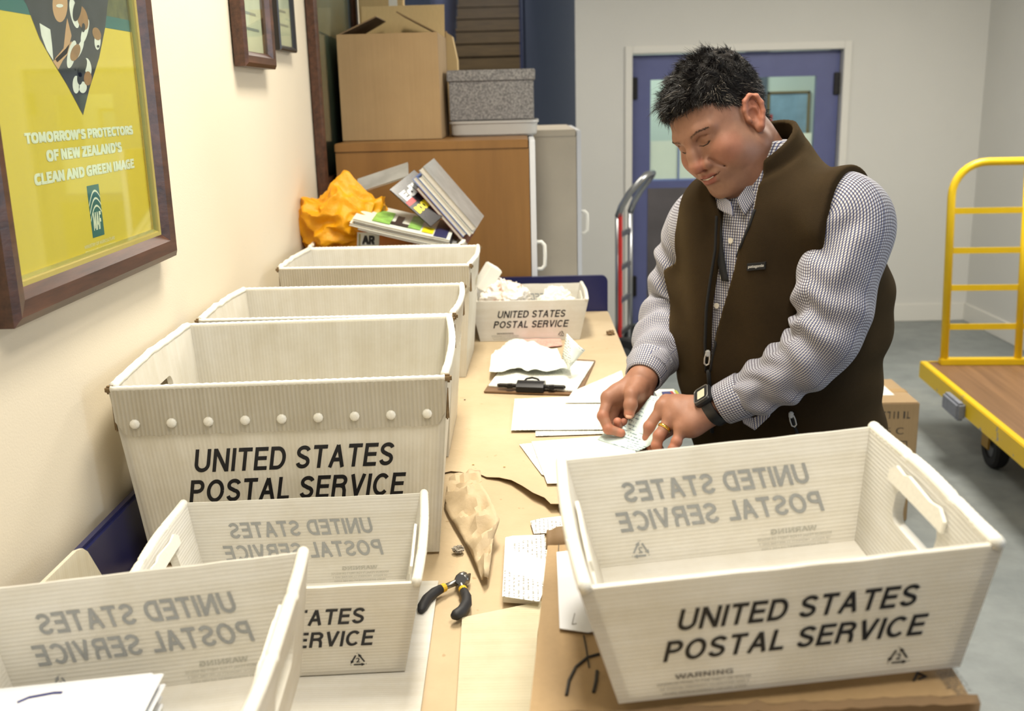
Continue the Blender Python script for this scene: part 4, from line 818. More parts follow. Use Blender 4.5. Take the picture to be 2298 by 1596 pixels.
crumple('plastic_bag', 'crumpled yellow plastic bag in the far tub beside the wall', 'bag', cb, (0.118, 0.10, 0.105), M_bag, 4.4, 0.36, 0.018, 6, lambda p: Vector((p.x, p.y, max(p.z, -0.066) if p.z < 0 else p.z * (1.0 + 0.20 * math.sin(p.x * 45 + 1.2)))), 45, 1.3)
# ================================================================== contents of the far tray
t = Nt('clear_crinkled_film'); co = t.coord('Object'); f = t.noise(co, 26, 5, 0.7)
t.link(t.ramp(f, [(0.36, lin((206, 150, 120))), (0.45, lin((240, 232, 222))), (0.66, lin((250, 246, 238))), (0.72, lin((150, 150, 170)))]), t.b.inputs['Base Color']); t.b.inputs['Roughness'].default_value = 0.18; t.bump(f, 0.7, 0.01); M_film = t.m
crumple('plastic_parcel', 'crumpled clear plastic parcel at the left of the far tray', 'parcel', Vector((-0.062, 2.985, T + 0.097)), (0.072, 0.075, 0.060), M_film, 5.1, 0.35, 0.08, 5, lambda p: Vector((p.x, p.y, p.z * (1.0 - 2.4 * max(0, p.x)) if p.z > 0 else max(p.z, -0.06))))
sbx = MB().box((0, 0, 0.04), (0.042, 0.055, 0.08), Matrix.Rotation(R(18), 3, 'Y'), 0.003).build('small_box', M_paper); sbx.location = (-0.122, 2.995, T + 0.128); sbx.rotation_euler = (0.1, 0.25, 0.3)
tag(sbx, 'small white box on top of the clear plastic parcel', 'box')
crumple('paper_ball', 'crushed white paper at the right of the far tray', 'paper', Vector((0.088, 2.985, T + 0.085)), (0.05, 0.05, 0.045), M_paper, 7.7, 0.4, 0.10, 5)
crumple('wrapped_parcel', 'flat white wrapped parcel filling the bottom of the far tray', 'parcel', Vector((0.01, 2.985, T + 0.036)), (0.12, 0.09, 0.026), M_paper, 9.2, 0.15, 0.05, 4)
# ================================================================== papers on the table
def form_mat(name, base, line, sy=160, sx=14, th=0.60, along=1, amount=0.85):
    """paper printed with rows of faint text"""
    t = Nt(name); uv = t.add('UVMap'); sp = t.add('SeparateXYZ'); t.link(uv.outputs[0], sp.inputs[0]); ax, bx_ = (1, 0) if along else (0, 1)
    ml = t.add('Math', operation='MULTIPLY'); t.link(sp.outputs[ax], ml.inputs[0]); ml.inputs[1].default_value = sy * 2 * math.pi / 1.0
    sn = t.add('Math', operation='SINE'); t.link(ml.outputs[0], sn.inputs[0]); gt = t.add('Math', operation='GREATER_THAN'); t.link(sn.outputs[0], gt.inputs[0]); gt.inputs[1].default_value = 0.35
    mp = t.add('Mapping'); mp.inputs['Scale'].default_value = (sy * 1.5, sy * 0.9, 1) if along else (sy * 0.9, sy * 1.5, 1); t.link(uv.outputs[0], mp.inputs[0])
    n1 = t.add('TexNoise', i_Scale=1.0, i_Detail=2.0); t.link(mp.outputs[0], n1.inputs['Vector'])
    mp2 = t.add('Mapping'); mp2.inputs['Scale'].default_value = (sx, sx, 1); t.link(uv.outputs[0], mp2.inputs[0]); n2 = t.add('TexNoise', i_Scale=1.0, i_Detail=1.0); t.link(mp2.outputs[0], n2.inputs['Vector'])
    g2 = t.add('Math', operation='GREATER_THAN'); t.link(n1.outputs['Fac'], g2.inputs[0]); g2.inputs[1].default_value = 0.48; g3 = t.add('Math', operation='GREATER_THAN'); t.link(n2.outputs['Fac'], g3.inputs[0]); g3.inputs[1].default_value = th - 0.12
    m1 = t.add('Math', operation='MULTIPLY'); t.link(gt.outputs[0], m1.inputs[0]); t.link(g2.outputs[0], m1.inputs[1]); m2 = t.add('Math', operation='MULTIPLY'); t.link(m1.outputs[0], m2.inputs[0]); t.link(g3.outputs[0], m2.inputs[1])
    m3 = t.add('Math', operation='MULTIPLY'); t.link(m2.outputs[0], m3.inputs[0]); m3.inputs[1].default_value = amount
    t.link(t.mixc(m3.outputs[0], lin(base), lin(line)), t.b.inputs['Base Color']); t.b.inputs['Roughness'].default_value = 0.8; return t.m
M_form = form_mat('printed_form', (230, 229, 218), (130, 128, 118)); M_receipt = form_mat('receipt_paper', (226, 232, 222), (110, 116, 120), 190, 22); M_pink = form_mat('pink_slip_paper', (238, 178, 164), (150, 90, 90), 200, 20); M_bluep = form_mat('pale_blue_form', (196, 212, 210), (110, 130, 140), 110, 16)
M_form2 = form_mat('printed_form_sideways', (240, 239, 232), (130, 130, 128), 150, 12, along=0)
def paper(name, label, pix, z, m_, fn=None, grid=0.02, cat='paper', group=None):
    o = sheet(name, px_outline(pix, z), z, m_, fn or (lambda x, y: 0.0007 + wob(x, y, 12, 0.0007)), grid); return tag(o, label, cat, group)
Z0 = T + 0.0036
paper('paper_form', 'white printed form, lower of two before the clipboard', [(1201, 952), (1345, 948), (1372, 975), (1202, 981)], Z0, M_form)
paper('paper_form', 'white printed form lying left of the right hand, overlapping another', [(1155, 897), (1362, 888), (1375, 966), (1147, 968)], Z0 + 0.0028, M_form)
paper('paper_sheet', 'blank white sheet, upper of the pair by the right tray', [(1193, 993), (1350, 980), (1425, 1012), (1445, 1085), (1228, 1087)], Z0 + 0.0032, M_paper, lambda x, y: 0.001 + 0.0008 * mnoise.noise((x * 9, y * 9, 1)))
paper('paper_sheet', 'white sheet peeking out beneath the blank sheet by the right tray', [(1165, 999), (1200, 996), (1262, 1080), (1216, 1068)], Z0, M_form)
paper('paper_form', 'white form with red lines between clipboard and right hand', [(1285, 880), (1395, 833), (1399, 850), (1372, 905), (1268, 906)], Z0 + 0.006, M_form)
paper('pink_slip', 'pink slip lying in front of the far tray', [(1140, 771), (1172, 765), (1258, 763), (1262, 778), (1225, 783), (1165, 777)], Z0, M_pink, lambda x, y: 0.003 + 0.004 * abs(mnoise.noise((x * 22, y * 22, 2))))
# clipboard
kb = [tuple(atz(px, py, Z0)[:2]) for px, py in ((1086, 882), (1302, 889), (1336, 812), (1142, 800))]
cbx = thing('clipboard', 'brown clipboard with black metal clip holding white papers', 'clipboard', (0, 0, 0))
m = MB(); m.prism(kb, 0.0035, lambda u, v, w: Vector((u, v, Z0 + 0.0005 + w))); m.build('board', wood_mat('brown_hardboard', (104, 78, 54), (126, 96, 66), 0.6), cbx)
kp_ = px_outline([(1096, 868), (1292, 880), (1333, 814), (1142, 806)], Z0 + 0.005); o = sheet('papers', kp_, Z0 + 0.0045, M_form, lambda x, y: 0.0006 + 0.0012 * abs(mnoise.noise((x * 14, y * 14, 5))), 0.02, 0.003, cbx)
ca = atz(1190, 878, Z0 + 0.006); cu = (atz(1302, 889, Z0) - atz(1086, 882, Z0)).normalized(); cv = Vector((-cu.y, cu.x, 0)); M_clip = mat('black_clip_metal', (30, 29, 30), 0.35, 0.6)
cp = lambda u, v, w: ca + cu * u * 1.25 + cv * v * 1.2 + Vector((0, 0, w))
m = MB(); m.prism([(-0.062, 0.004), (0.062, 0.004), (0.066, 0.010), (0.062, 0.016), (-0.062, 0.016), (-0.066, 0.010)], 0.006, lambda u, v, w: cp(u, v, 0.006 + w)); m.build('clip_bar', M_clip, cbx)
m = MB(); sec = [(-0.008, 0.0), (-0.008, 0.012), (0.0, 0.020), (0.010, 0.023), (0.020, 0.020), (0.026, 0.010), (0.026, 0.0)]
m.loft([[cp(u, v, w) for v, w in sec] for u in (-0.026, -0.024, 0.024, 0.026)], close=True, caps=True); m.build('clip_body', M_clip, cbx, auto=30)
m = MB(); m.tube([cp(-0.014, 0.020, 0.018), cp(-0.011, 0.024, 0.022), cp(0, 0.026, 0.0245), cp(0.011, 0.024, 0.022), cp(0.014, 0.020, 0.018)], 0.0026, 8); m.build('clip_loop', M_clip, cbx, smooth=True)
for s_ in (-1, 1):
    m = MB(); m.box(cp(0.040 * s_, 0.004, 0.010), (0.016, 0.016, 0.010), None, 0.002); m.build('clip_foot', M_clip, cbx)
# crumpled receipts on the clipboard, one corner folded up
rc_ = [(1098, 845), (1103, 812), (1118, 794), (1148, 772), (1172, 772), (1196, 776), (1224, 786), (1250, 790), (1258, 810), (1278, 830), (1282, 842), (1228, 842), (1190, 843), (1160, 836), (1130, 842)]
o = sheet('receipt', px_outline(rc_, T + 0.014), T + 0.013, M_receipt, lambda x, y: 0.010 + 0.016 * abs(mnoise.noise((x * 16, y * 13, 3))) + 0.006 * mnoise.noise((x * 40, y * 40, 4)), 0.008); tag(o, 'crumpled pale receipt lying across the clipboard papers', 'paper')
r0, r1, r2, r3 = [Vector(p) for p in (aty(1276, 828, 2.42), aty(1262, 800, 2.43), aty(1272, 748, 2.44), aty(1313, 786, 2.45))]; r4 = Vector(aty(1290, 812, 2.42))
m = MB(); rows = []
for k in range(9):
    f_ = k / 8; a = r0.lerp(r1, min(1, f_ * 2)) if f_ < 0.5 else r1.lerp(r2, f_ * 2 - 1); b = r0.lerp(r4, min(1, f_ * 2)) if f_ < 0.5 else r4.lerp(r3, f_ * 2 - 1)
    rows.append([a.lerp(b, j / 6) + Vector((0, -0.012 * math.sin(math.pi * j / 6), 0)) for j in range(7)])
m.loft(rows, close=False); uv = [(j * 0.009, k * 0.012) for k in range(9) for j in range(7)]; o = m.build('receipt', M_receipt, None, uv=uv, auto=40); o.modifiers.new('thick', 'SOLIDIFY').thickness = 0.0006; tag(o, 'pale receipt corner standing upright behind the clipboard', 'paper')
# forms beside the carton
paper('folded_form', 'white folded form printed sideways, beside the brown carton', [(1134, 1208), (1150, 1204), (1222, 1201), (1236, 1290), (1210, 1352), (1127, 1340)], Z0 + 0.012, M_form2, lambda x, y: 0.0005, 0.02)
m = MB(); a, b, c, d = atz(1127, 1342, Z0 + 0.012), atz(1150, 1342, Z0 + 0.012), atz(1153, 1356, Z0), atz(1127, 1357, Z0)
m2 = MB(); m2.prism(px_outline([(1136, 1212), (1222, 1206), (1212, 1350), (1129, 1344)], Z0 + 0.006), 0.0105, lambda u, v, w: Vector((u, v, Z0 + 0.0006 + w))); o = m2.build('thick_envelope', M_paper); tag(o, 'thick white envelope under the sideways printed form', 'envelope')
paper('paper_form', 'small white form tucked behind the crumpled carton corner', [(1190, 1172), (1212, 1166), (1262, 1160), (1266, 1140), (1290, 1140), (1290, 1196), (1198, 1200)], Z0, M_form2)
paper('express_envelope', 'white envelope with blue and red mark and yellow edge, by the vest', [(1466, 876), (1512, 875), (1536, 905), (1500, 918), (1480, 900)], Z0, M_paper)
m = MB(); q = [atz(*p, Z0 + 0.004) for p in ((1484, 879), (1508, 878), (1513, 884), (1487, 886))]; 
ee = [o for o in COL.objects if o.name.startswith('express_envelope')][0]
m.add(q, [(0, 1, 2, 3)]); m.build('blue_mark', mat('mark_blue', (60, 66, 130), 0.5), ee); m = MB(); q = [atz(*p, Z0 + 0.0042) for p in ((1503, 878), (1509, 878), (1514, 884), (1508, 885))]; m.add(q, [(0, 1, 2, 3)]); m.build('red_mark', mat('mark_red', (190, 60, 60), 0.5), ee)
m = MB(); q = [atz(*p, Z0 + 0.004) for p in ((1513, 876), (1518, 876), (1541, 904), (1534, 906))]; m.add(q, [(0, 1, 2, 3)]); m.build('yellow_edge', mat('mark_lime', (206, 214, 70), 0.5), ee)
# small debris
crumple('paper_fluff', 'small grey wad of fluff on the kraft paper', 'debris', atz(1028, 1233, T + 0.006), (0.0075, 0.008, 0.005), mat('grey_fluff', (150, 142, 130), 0.9, vary=0.4, vscale=300), 3.3, 0.6, 0.3, 4)
crumple('tape_scrap', 'torn scrap of brown tape on the far table edge', 'scrap', atz(1370, 747, T + 0.008), (0.011, 0.012, 0.007), M_cardd, 6.1, 0.7, 0.3, 3)
for px, py in ((1043, 897), (1062, 1042), (1132, 1047)):
    tag(MB().box((0, 0, 0), (0.004, 0.003, 0.001)).build('paper_crumb', M_cardl if py > 1000 else M_ink), 'dark crumb on the kraft paper by the clipboard' if py < 1000 else ('pale crumb on kraft paper near the torn flap' if px < 1100 else 'pale crumb on kraft paper left of the blank sheets'), 'crumb').location = atz(px, py, T + 0.0042)
# ---- sheet held between the hands (pale blue), rising towards the fingers
H = [[(1340, 986, .004), (1362, 968, .012), (1400, 950, .030), (1432, 925, .055), (1452, 900, .075), (1462, 888, .085)],
     [(1380, 1000, .003), (1405, 985, .012), (1432, 965, .032), (1462, 938, .058), (1488, 912, .078), (1498, 893, .088)],
     [(1430, 1014, .002), (1455, 1002, .010), (1478, 984, .028), (1500, 956, .050), (1520, 925, .068), (1528, 905, .078)]]
g = [[np.array(atz(px, py, T + h + 0.006)) for px, py, h in r_] for r_ in H]; g = [lerp_rows(r_, 16) for r_ in g]; rows = []
for j in range(16): rows.append([Vector(p) for p in lerp_rows([g[0][j], g[1][j], g[2][j]], 10)])
m = MB(); m.loft(rows, close=False); uv = [(k * 0.012, j * 0.012) for j in range(16) for k in range(10)]
o = m.build('held_form', M_bluep, None, uv=uv, smooth=True); o.modifiers.new('thick', 'SOLIDIFY').thickness = 0.0005; tag(o, 'pale blue form curving up between the two hands', 'paper')
# ================================================================== white corrugated boards in front
bA = px_outline([(640, 1530), (905, 1306), (960, 1302), (1034, 1382), (1030, 1700), (560, 1700)], T + 0.003)
bA = px_outline([(560, 1700), (700, 1300), (958, 1303), (1060, 1315), (1060, 1700)], T + 0.003)
tag(sheet('corrugated_board', [(-0.56, 0.72), (-0.56, 1.36), (-0.135, 1.355), (-0.125, 0.72)], T + 0.0022, M_plh, None, 0.1, 0.0042), 'flat white corrugated board under the trays and the pliers', 'plastic board')
bb = px_outline([(1037, 1387), (1222, 1349), (1206, 1420), (1190, 1700), (1018, 1700)], T + 0.006)
t0 = sheet('corrugated_board', bb, T + 0.0022, plastic_mat('cream_corrugated_plastic', (232, 224, 196), 1, 0.006, 0.03, 0.15), None, 0.1, 0.0046); tag(t0, 'flat cream corrugated board between the pliers and the brown carton', 'plastic board')
# piece leaning on the back board at far left
lo = [atx(60, 1345, WX + 0.055), atx(80, 1326, WX + 0.055), atx(172, 1236, WX + 0.055), atx(186, 1231, WX + 0.055), atx(197, 1238, WX + 0.055), atx(232, 1296, WX + 0.055)]
ol = [(p.y, p.z) for p in lo]; ol = [(0.62, T + 0.008), (0.62, ol[0][1])] + ol + [(ol[-1][0] + 0.03, T + 0.008)]
m = MB(); m.prism(ol, 0.005, lambda u, v, w: Vector((WX + 0.050 + w + 0.0 * v, u, v))); uv = [(p[0], p[1]) for p in ol] * 2; o = m.build('corrugated_board', plastic_mat('white_corrugated_upright', (236, 230, 212), 0, 0.006), None, uv=uv); tag(o, 'white corrugated board with rounded corner leaning on the navy back board', 'plastic board')
# ================================================================== diagonal cutters
pl = thing('pliers', 'black handled diagonal cutters with yellow bands on the table', 'pliers', (0, 0, 0)); ZP = T + 0.012
M_tool = mat('tool_steel', (132, 130, 126), 0.3, 0.9); M_grip = mat('black_dipped_grip', (30, 29, 32), 0.6); M_band = mat('yellow_grip_band', (214, 172, 30), 0.5)
pq = lambda px, py, z=0.0: atz(px, py, ZP + z)
m = MB(); m.tube([pq(1032, 1302), pq(1040, 1294), pq(1046, 1286)], [0.0085, 0.008, 0.0012], 8); m.build('jaw', M_tool, pl, smooth=True)
m = MB(); m.tube([pq(1034, 1304), pq(1046, 1300), pq(1055, 1288)], [0.0085, 0.0075, 0.0012], 8); m.build('jaw', M_tool, pl, smooth=True)
m = MB(); m.cyl(pq(1034, 1301, -0.008), pq(1034, 1301, 0.008), 0.0075, 16); m.build('pivot', M_tool, pl, auto=40)
m = MB(); m.tube([pq(1034, 1303), pq(1020, 1309), pq(996, 1319)], [0.0065, 0.0045, 0.0045], 10); m.build('handle_shank', M_tool, pl, smooth=True)
m = MB(); m.tube([pq(1033, 1303), pq(1034, 1312), pq(1040, 1325)], [0.0065, 0.0045, 0.0045], 10); m.build('handle_shank', M_tool, pl, smooth=True)
m = MB(); m.tube([pq(998, 1318), pq(990, 1322)], 0.0062, 12); m.build('band', M_band, pl, smooth=False); m = MB(); m.tube([pq(1038, 1322), pq(1042, 1328)], 0.0062, 12); m.build('band', M_band, pl)
m = MB(); m.tube([pq(991, 1321), pq(975, 1330), pq(958, 1345), pq(948, 1362), pq(944, 1372)], [0.0062, 0.0072, 0.0075, 0.0072, 0.004], 12); m.build('grip', M_grip, pl, smooth=True)
m = MB(); m.tube([pq(1041, 1327), pq(1047, 1340), pq(1047, 1355), pq(1036, 1372), pq(1022, 1381), pq(1015, 1384)], [0.0062, 0.007, 0.0076, 0.0078, 0.0074, 0.004], 12); m.build('grip', M_grip, pl, smooth=True)
# ================================================================== carton under the right tray
CZ = 1.155
cr = thing('brown_carton', 'worn brown carton with circled mark under the right tray', 'cardboard box', (0.188, 0.946, T + 0.0025), R(-4.0), None, (0, 0, R(-4.0)))
cw, cdp = 0.360, 0.388; hh = CZ - T - 0.0025
def top_z(u, v): return hh + 0.028 * (u / cw) + 0.0015 * mnoise.noise((u * 14, v * 14, 0)) - 0.006 * max(0, 1 - math.hypot(u + cw / 2, v - cdp / 2) / 0.07)
m = MB(); n_ = 14; vs = []; fs = []
for j in range(n_ + 1):
    for i in range(n_ + 1): u = -cw / 2 + cw * i / n_; v = -cdp / 2 + cdp * j / n_; vs.append((u, v, top_z(u, v)))
fs = [(j * (n_ + 1) + i, j * (n_ + 1) + i + 1, (j + 1) * (n_ + 1) + i + 1, (j + 1) * (n_ + 1) + i) for j in range(n_) for i in range(n_)]
edge = [i for i in range(n_ + 1)] + [j * (n_ + 1) + n_ for j in range(1, n_ + 1)] + [n_ * (n_ + 1) + i for i in range(n_ - 1, -1, -1)] + [j * (n_ + 1) for j in range(n_ - 1, 0, -1)]
N0 = len(vs); vs += [(vs[i][0], vs[i][1], 0) for i in edge]; E_ = len(edge)
fs += [(edge[k], N0 + k, N0 + (k + 1) % E_, edge[(k + 1) % E_]) for k in range(E_)] + [tuple(N0 + k for k in range(E_))]
m.add(vs, fs); m.build('walls', M_card, cr, auto=35)
# torn rim flap along the near top edge and the crumpled back corner
m = MB(); rows = []
for k in range(41):
    u = -cw / 2 - 0.004 + (cw + 0.008) * k / 40; z = top_z(u, -cdp / 2); j1 = 0.0035 * mnoise.noise((u * 60, 1, 0)); j2 = 0.002 * mnoise.noise((u * 150, 2, 0))
    rows.append([(u, -cdp / 2 - 0.001, z - 0.05), (u, -cdp / 2 - 0.006, z - 0.02), (u, -cdp / 2 - 0.009 + j1, z + 0.002 + j2), (u, -cdp / 2 - 0.001 + j1, z + 0.005 + j2 + j1), (u, -cdp / 2 + 0.005 + j1, z + 0.001)])
m.loft(rows, close=False); o = m.build('torn_edge', M_cardd, cr, auto=40); o.modifiers.new('thick', 'SOLIDIFY').thickness = 0.002
m = MB(); rows = []
for k in range(25):
    f_ = k / 24; u = -cw / 2 - 0.002 + 0.075 * f_; v = cdp / 2 - 0.004; z = top_z(u, v); jj = 0.006 * mnoise.noise((u * 70, 3, 1)); rows.append([(u, v - 0.035 + 0.01 * mnoise.noise((u * 40, 5, 1)), z + 0.0015), (u, v - 0.018, z + 0.010 + jj), (u, v - 0.004 + jj, z + 0.013 + jj), (u, v + 0.004, z + 0.004 + jj), (u, v + 0.003, z - 0.02)])
m.loft(rows, close=False); o = m.build('crumpled_corner', M_cardd, cr, auto=30); o.modifiers.new('thick', 'SOLIDIFY').thickness = 0.003
iz = cr.matrix_basis.inverted() if False else None
def ctop(px, py, lift=0.0008):
    """pixel on the carton lid -> local point"""
    p = atz(px, py, CZ)
    for _ in range(3):
        q = Matrix.Rotation(R(4.0), 3, 'Z') @ (p - Vector((0.188, 0.946, T + 0.0025))); p = atz(px, py, T + 0.0025 + top_z(q.x, q.y))
    q = Matrix.Rotation(R(4.0), 3, 'Z') @ (p - Vector((0.188, 0.946, T + 0.0025))); return Vector((q.x, q.y, top_z(q.x, q.y) + lift))
def stroke(mb, pts, w=0.0016):
    P_ = [ctop(*p) for p in pts]; 
    mb.tube(P_, w, 6)
M_mark = mat('black_marker', (34, 30, 28), 0.6)
cir = [(1345, 1470), (1318, 1478), (1292, 1500), (1277, 1530), (1271, 1562)]
m = MB(); stroke(m, cir); m.build('marker_circle', M_mark, cr); m = MB(); stroke(m, [(1340, 1508), (1338, 1530), (1332, 1556)]); m.build('marker_stroke', M_mark, cr)
m = MB(); stroke(m, [(1310, 1428), (1316, 1460), (1322, 1500)], 0.0008); m.build('handwriting', M_mark, cr)
m = MB(); stroke(m, [(1253, 1252), (1254, 1216), (1282, 1220)], 0.0007); m.build('printed_corner', M_cinkb, cr)
def on_lid(px0, py0, px1, py1, body, hpx, name, bold=0.02, rot=None):
    a, b = ctop(px0, py0), ctop(px1, py1); ex = (b - a); L = ex.length; ex.normalize(); ey = Vector((-ex.y, ex.x, 0)); tm = scribble(L, hpx, 16, int(px0)); m = MB()
    put_text(m, tm, lambda u, v: a + ex * u + ey * v + Vector((0, 0, 0.0012))); return m.build(name, M_cinkb, cr)
on_lid(2064, 1548, 2068, 1490, 'PA', 0.016, 'handwriting', 0.0) if False else None
for k, (p0, p1, s_) in enumerate((((2150, 1568), (2100, 1496), ''), ((2161, 1566), (2111, 1494), ''), ((2173, 1566), (2126, 1496), ''), ((2182, 1556), (2140, 1500), ''))): on_lid(*p0, *p1, s_, 0.0042, 'lettering')
m = MB(); stroke(m, [(2050, 1530), (2064, 1500)], 0.001); stroke(m, [(2058, 1512), (2078, 1520), (2062, 1526)], 0.001); m.build('handwriting', M_mark, cr)
# white card tucked under the tray
q = [ctop(*p, 0.003) for p in ((1249, 1246), (1300, 1240), (1345, 1330), (1352, 1420), (1320, 1427), (1256, 1418))]
wc = thing('address_card', 'white card tucked under the right tray on the carton', 'card', cr.location, 0, None, (0, 0, R(-4.0)))
m = MB(); m.add(q + [p + Vector((0, 0, 0.0008)) for p in q], [tuple(range(6))[::-1], tuple(range(6, 12))] + [(k, (k + 1) % 6, 6 + (k + 1) % 6, 6 + k) for k in range(6)]); m.build('card', mat('cool_white_card', (214, 216, 222), 0.6), wc)
m = MB(); q = [ctop(*p, 0.0042) for p in ((1286, 1408), (1318, 1352))]; m.tube([ctop(1284, 1410, 0.004), ctop(1294, 1408, 0.004)], 0.0005, 5); m.tube([ctop(1284, 1410, 0.004), ctop(1290, 1385, 0.004)], 0.0005, 5); m.build('window_outline', M_inkp, wc)
# ================================================================== stack of letters in the front left tray
MA = Matrix.LocRotScale(Vector((-0.367, 0.782, 1.088)), Matrix.Rotation(R(2.5), 3, 'Z').to_quaternion() @ Matrix.Rotation(R(-5), 3, 'Y').to_quaternion() @ Matrix.Rotation(R(2), 3, 'X').to_quaternion(), None)
M_env = mat('white_envelope', (226, 228, 232), 0.6, vary=0.04); M_env2 = mat('pale_blue_envelope', (190, 200, 214), 0.6, vary=0.08); rn = random.Random(9); z = 0.007
for k in range(10):
    th = rn.choice((0.0022, 0.003, 0.0034, 0.004)); dx = rn.uniform(-0.012, 0.012) - 0.060; dy = rn.uniform(-0.006, 0.006) - 0.016; a = rn.uniform(-2.5, 2.5)
    o = MB().box((0, 0, 0), (0.150 if k < 8 else 0.156, 0.190, th), None, 0.0009).build('letter', (M_env, M_env2)[k % 3 == 1])
    o.matrix_world = MA @ Matrix.Translation((dx, dy, z + th / 2)) @ Matrix.Rotation(R(a), 4, 'Z'); z += th + 0.0005
    tag(o, 'white letter on top of the stack in the front left tray' if k == 9 else 'letter stacked in the front left tray, below the topmost one', 'letter', 'letters in the front left tray' if k < 9 else None)
TOPL = o; zz = th / 2 + 0.0004
m = MB(); m.tube([(-0.05, 0.072, zz), (-0.042, 0.078, zz), (-0.02, 0.081, zz), (-0.012, 0.080, zz)], 0.0014, 6); m.build('blue_logo_swoosh', mat('logo_blue', (54, 60, 120), 0.5), TOPL)
m = MB(); m.add([(-0.055, -0.03, zz), (0.06, -0.03, zz), (0.06, 0.05, zz), (-0.055, 0.05, zz)], [(0, 1, 2, 3)]); m.build('address_window', mat('window_film', (236, 234, 224), 0.2), TOPL)
m = MB()
for k, s_ in enumerate((0, 1)): tm = scribble(0.07 - 0.012 * k, 0.005, 14, 6 + k); put_text(m, tm, lambda u, v: (-0.045 + u, 0.03 - 0.012 * k + v, zz + 0.0004))
m.build('address_lettering', M_inkp, TOPL)

carton('cardboard_box', 'small closed cardboard box propping up the front left tray', (-0.367, 0.782, T + 0.0068), (0.24, 0.20, 0.098), R(2.5), M_card)
# ================================================================== the man: implicit surfaces meshed by surface nets
def sdf_mesh(f, lo, hi, h, B=8, slack=1.5, project=1):
    lo = np.array(lo, float); hi = np.array(hi, float); nb = np.ceil((hi - lo) / (h * B)).astype(int)
    I = np.stack(np.meshgrid(*[np.arange(n) for n in nb], indexing='ij'), -1).reshape(-1, 3)
    d = f(lo + (I + 0.5) * h * B); I = I[np.abs(d) < h * B * 0.87 * slack + h]
    o = np.stack(np.meshgrid(*[np.arange(B + 1)] * 3, indexing='ij'), -1).reshape(-1, 3)
    G = (I[:, None, :] * B + o[None]); P = lo + G * h; V = np.concatenate([f(c.reshape(-1, 3)) for c in np.array_split(P, max(1, len(P) // 400))]).reshape(len(I), B + 1, B + 1, B + 1)
    N = nb * B + 2; key = lambda g: (g[..., 0] * N[1] + g[..., 1]) * N[2] + g[..., 2]
    s = V < 0; acc = np.zeros((len(I), B, B, B, 3)); cnt = np.zeros((len(I), B, B, B))
    sl = lambda a, dx, dy, dz: a[:, dx:dx + B, dy:dy + B, dz:dz + B]
    for ax in range(3):
        for p in (0, 1):
            for q in (0, 1):
                c0 = [0, 0, 0]; c0[(ax + 1) % 3] = p; c0[(ax + 2) % 3] = q; c1 = list(c0); c1[ax] = 1
                a, b = sl(V, *c0), sl(V, *c1); x = (a < 0) != (b < 0); t = np.where(x, a / np.where(x, a - b, 1), 0)
                for k in range(3): acc[..., k] += np.where(x, c0[k] + (t if k == ax else 0), 0)
                cnt += x
    m = cnt > 0; cells = (I[:, None, None, None, :] * B + np.stack(np.meshgrid(*[np.arange(B)] * 3, indexing='ij'), -1)[None])
    ck = key(cells[m]); vp = lo + (cells[m] + acc[m] / cnt[m][:, None]) * h
    od = np.argsort(ck); ck = ck[od]; vp = vp[od]; quads = []
    for ax in range(3):
        e = [0, 0, 0]; e[ax] = 1; a = sl(s, 0, 0, 0); b = sl(s, *e); x = a != b; g = cells[x]; fl = a[x]
        u = np.zeros(3, int); u[(ax + 1) % 3] = 1; w = np.zeros(3, int); w[(ax + 2) % 3] = 1
        cs = np.stack([key(g - u - w), key(g - w), key(g), key(g - u)], 1); j = np.searchsorted(ck, cs); j = np.minimum(j, len(ck) - 1); ok = (ck[j] == cs).all(1)
        j = j[ok]; fl = fl[ok]; j[~fl] = j[~fl][:, ::-1]; quads.append(j)
    F = np.concatenate(quads)
    for _ in range(project):
        e = h * 0.5; v0 = f(vp); gr = np.stack([f(vp + np.eye(3)[k] * e) - f(vp - np.eye(3)[k] * e) for k in range(3)], 1) / (2 * e); st = np.clip(v0 / np.maximum((gr ** 2).sum(1), 0.2), -h, h)
        vp = vp - gr * st[:, None]
    return vp, F
def to_obj(name, vp, F, m_, parent, smooth=True, tint=None):
    me = bpy.data.meshes.new(name); me.vertices.add(len(vp)); me.vertices.foreach_set('co', np.asarray(vp, np.float32).ravel())
    me.loops.add(F.size); me.polygons.add(len(F)); me.loops.foreach_set('vertex_index', F.astype(np.int32).ravel()); me.polygons.foreach_set('loop_start', np.arange(0, F.size, F.shape[1], dtype=np.int32))
    me.update(calc_edges=True)
    if smooth: me.polygons.foreach_set('use_smooth', np.ones(len(F), bool))
    if tint is not None:
        at = me.color_attributes.new('tint', 'FLOAT_COLOR', 'POINT'); at.data.foreach_set('color', np.concatenate([tint, np.ones((len(tint), 1))], 1).astype(np.float32).ravel())
    if m_: me.materials.append(m_)
    o = bpy.data.objects.new(name, me); COL.objects.link(o)
    if parent is not None: o.parent = parent
    return o
A3 = lambda *p: np.array(p, float)
def s_min(a, b, k): 
    if k <= 0: return np.minimum(a, b)
    h = np.clip(0.5 + 0.5 * (b - a) / k, 0, 1); return b + (a - b) * h - k * h * (1 - h)
def s_max(a, b, k): return -s_min(-a, -b, k)
def sph(P, c, r): return np.linalg.norm(P - c, axis=1) - r
def ell(P, c, r, Rm=None):
    q = P - c
    if Rm is not None: q = q @ Rm
    r = np.asarray(r, float); k0 = np.linalg.norm(q / r, axis=1); k1 = np.linalg.norm(q / r ** 2, axis=1); return np.where(k1 > 1e-9, k0 * (k0 - 1) / np.maximum(k1, 1e-9), -r.min())
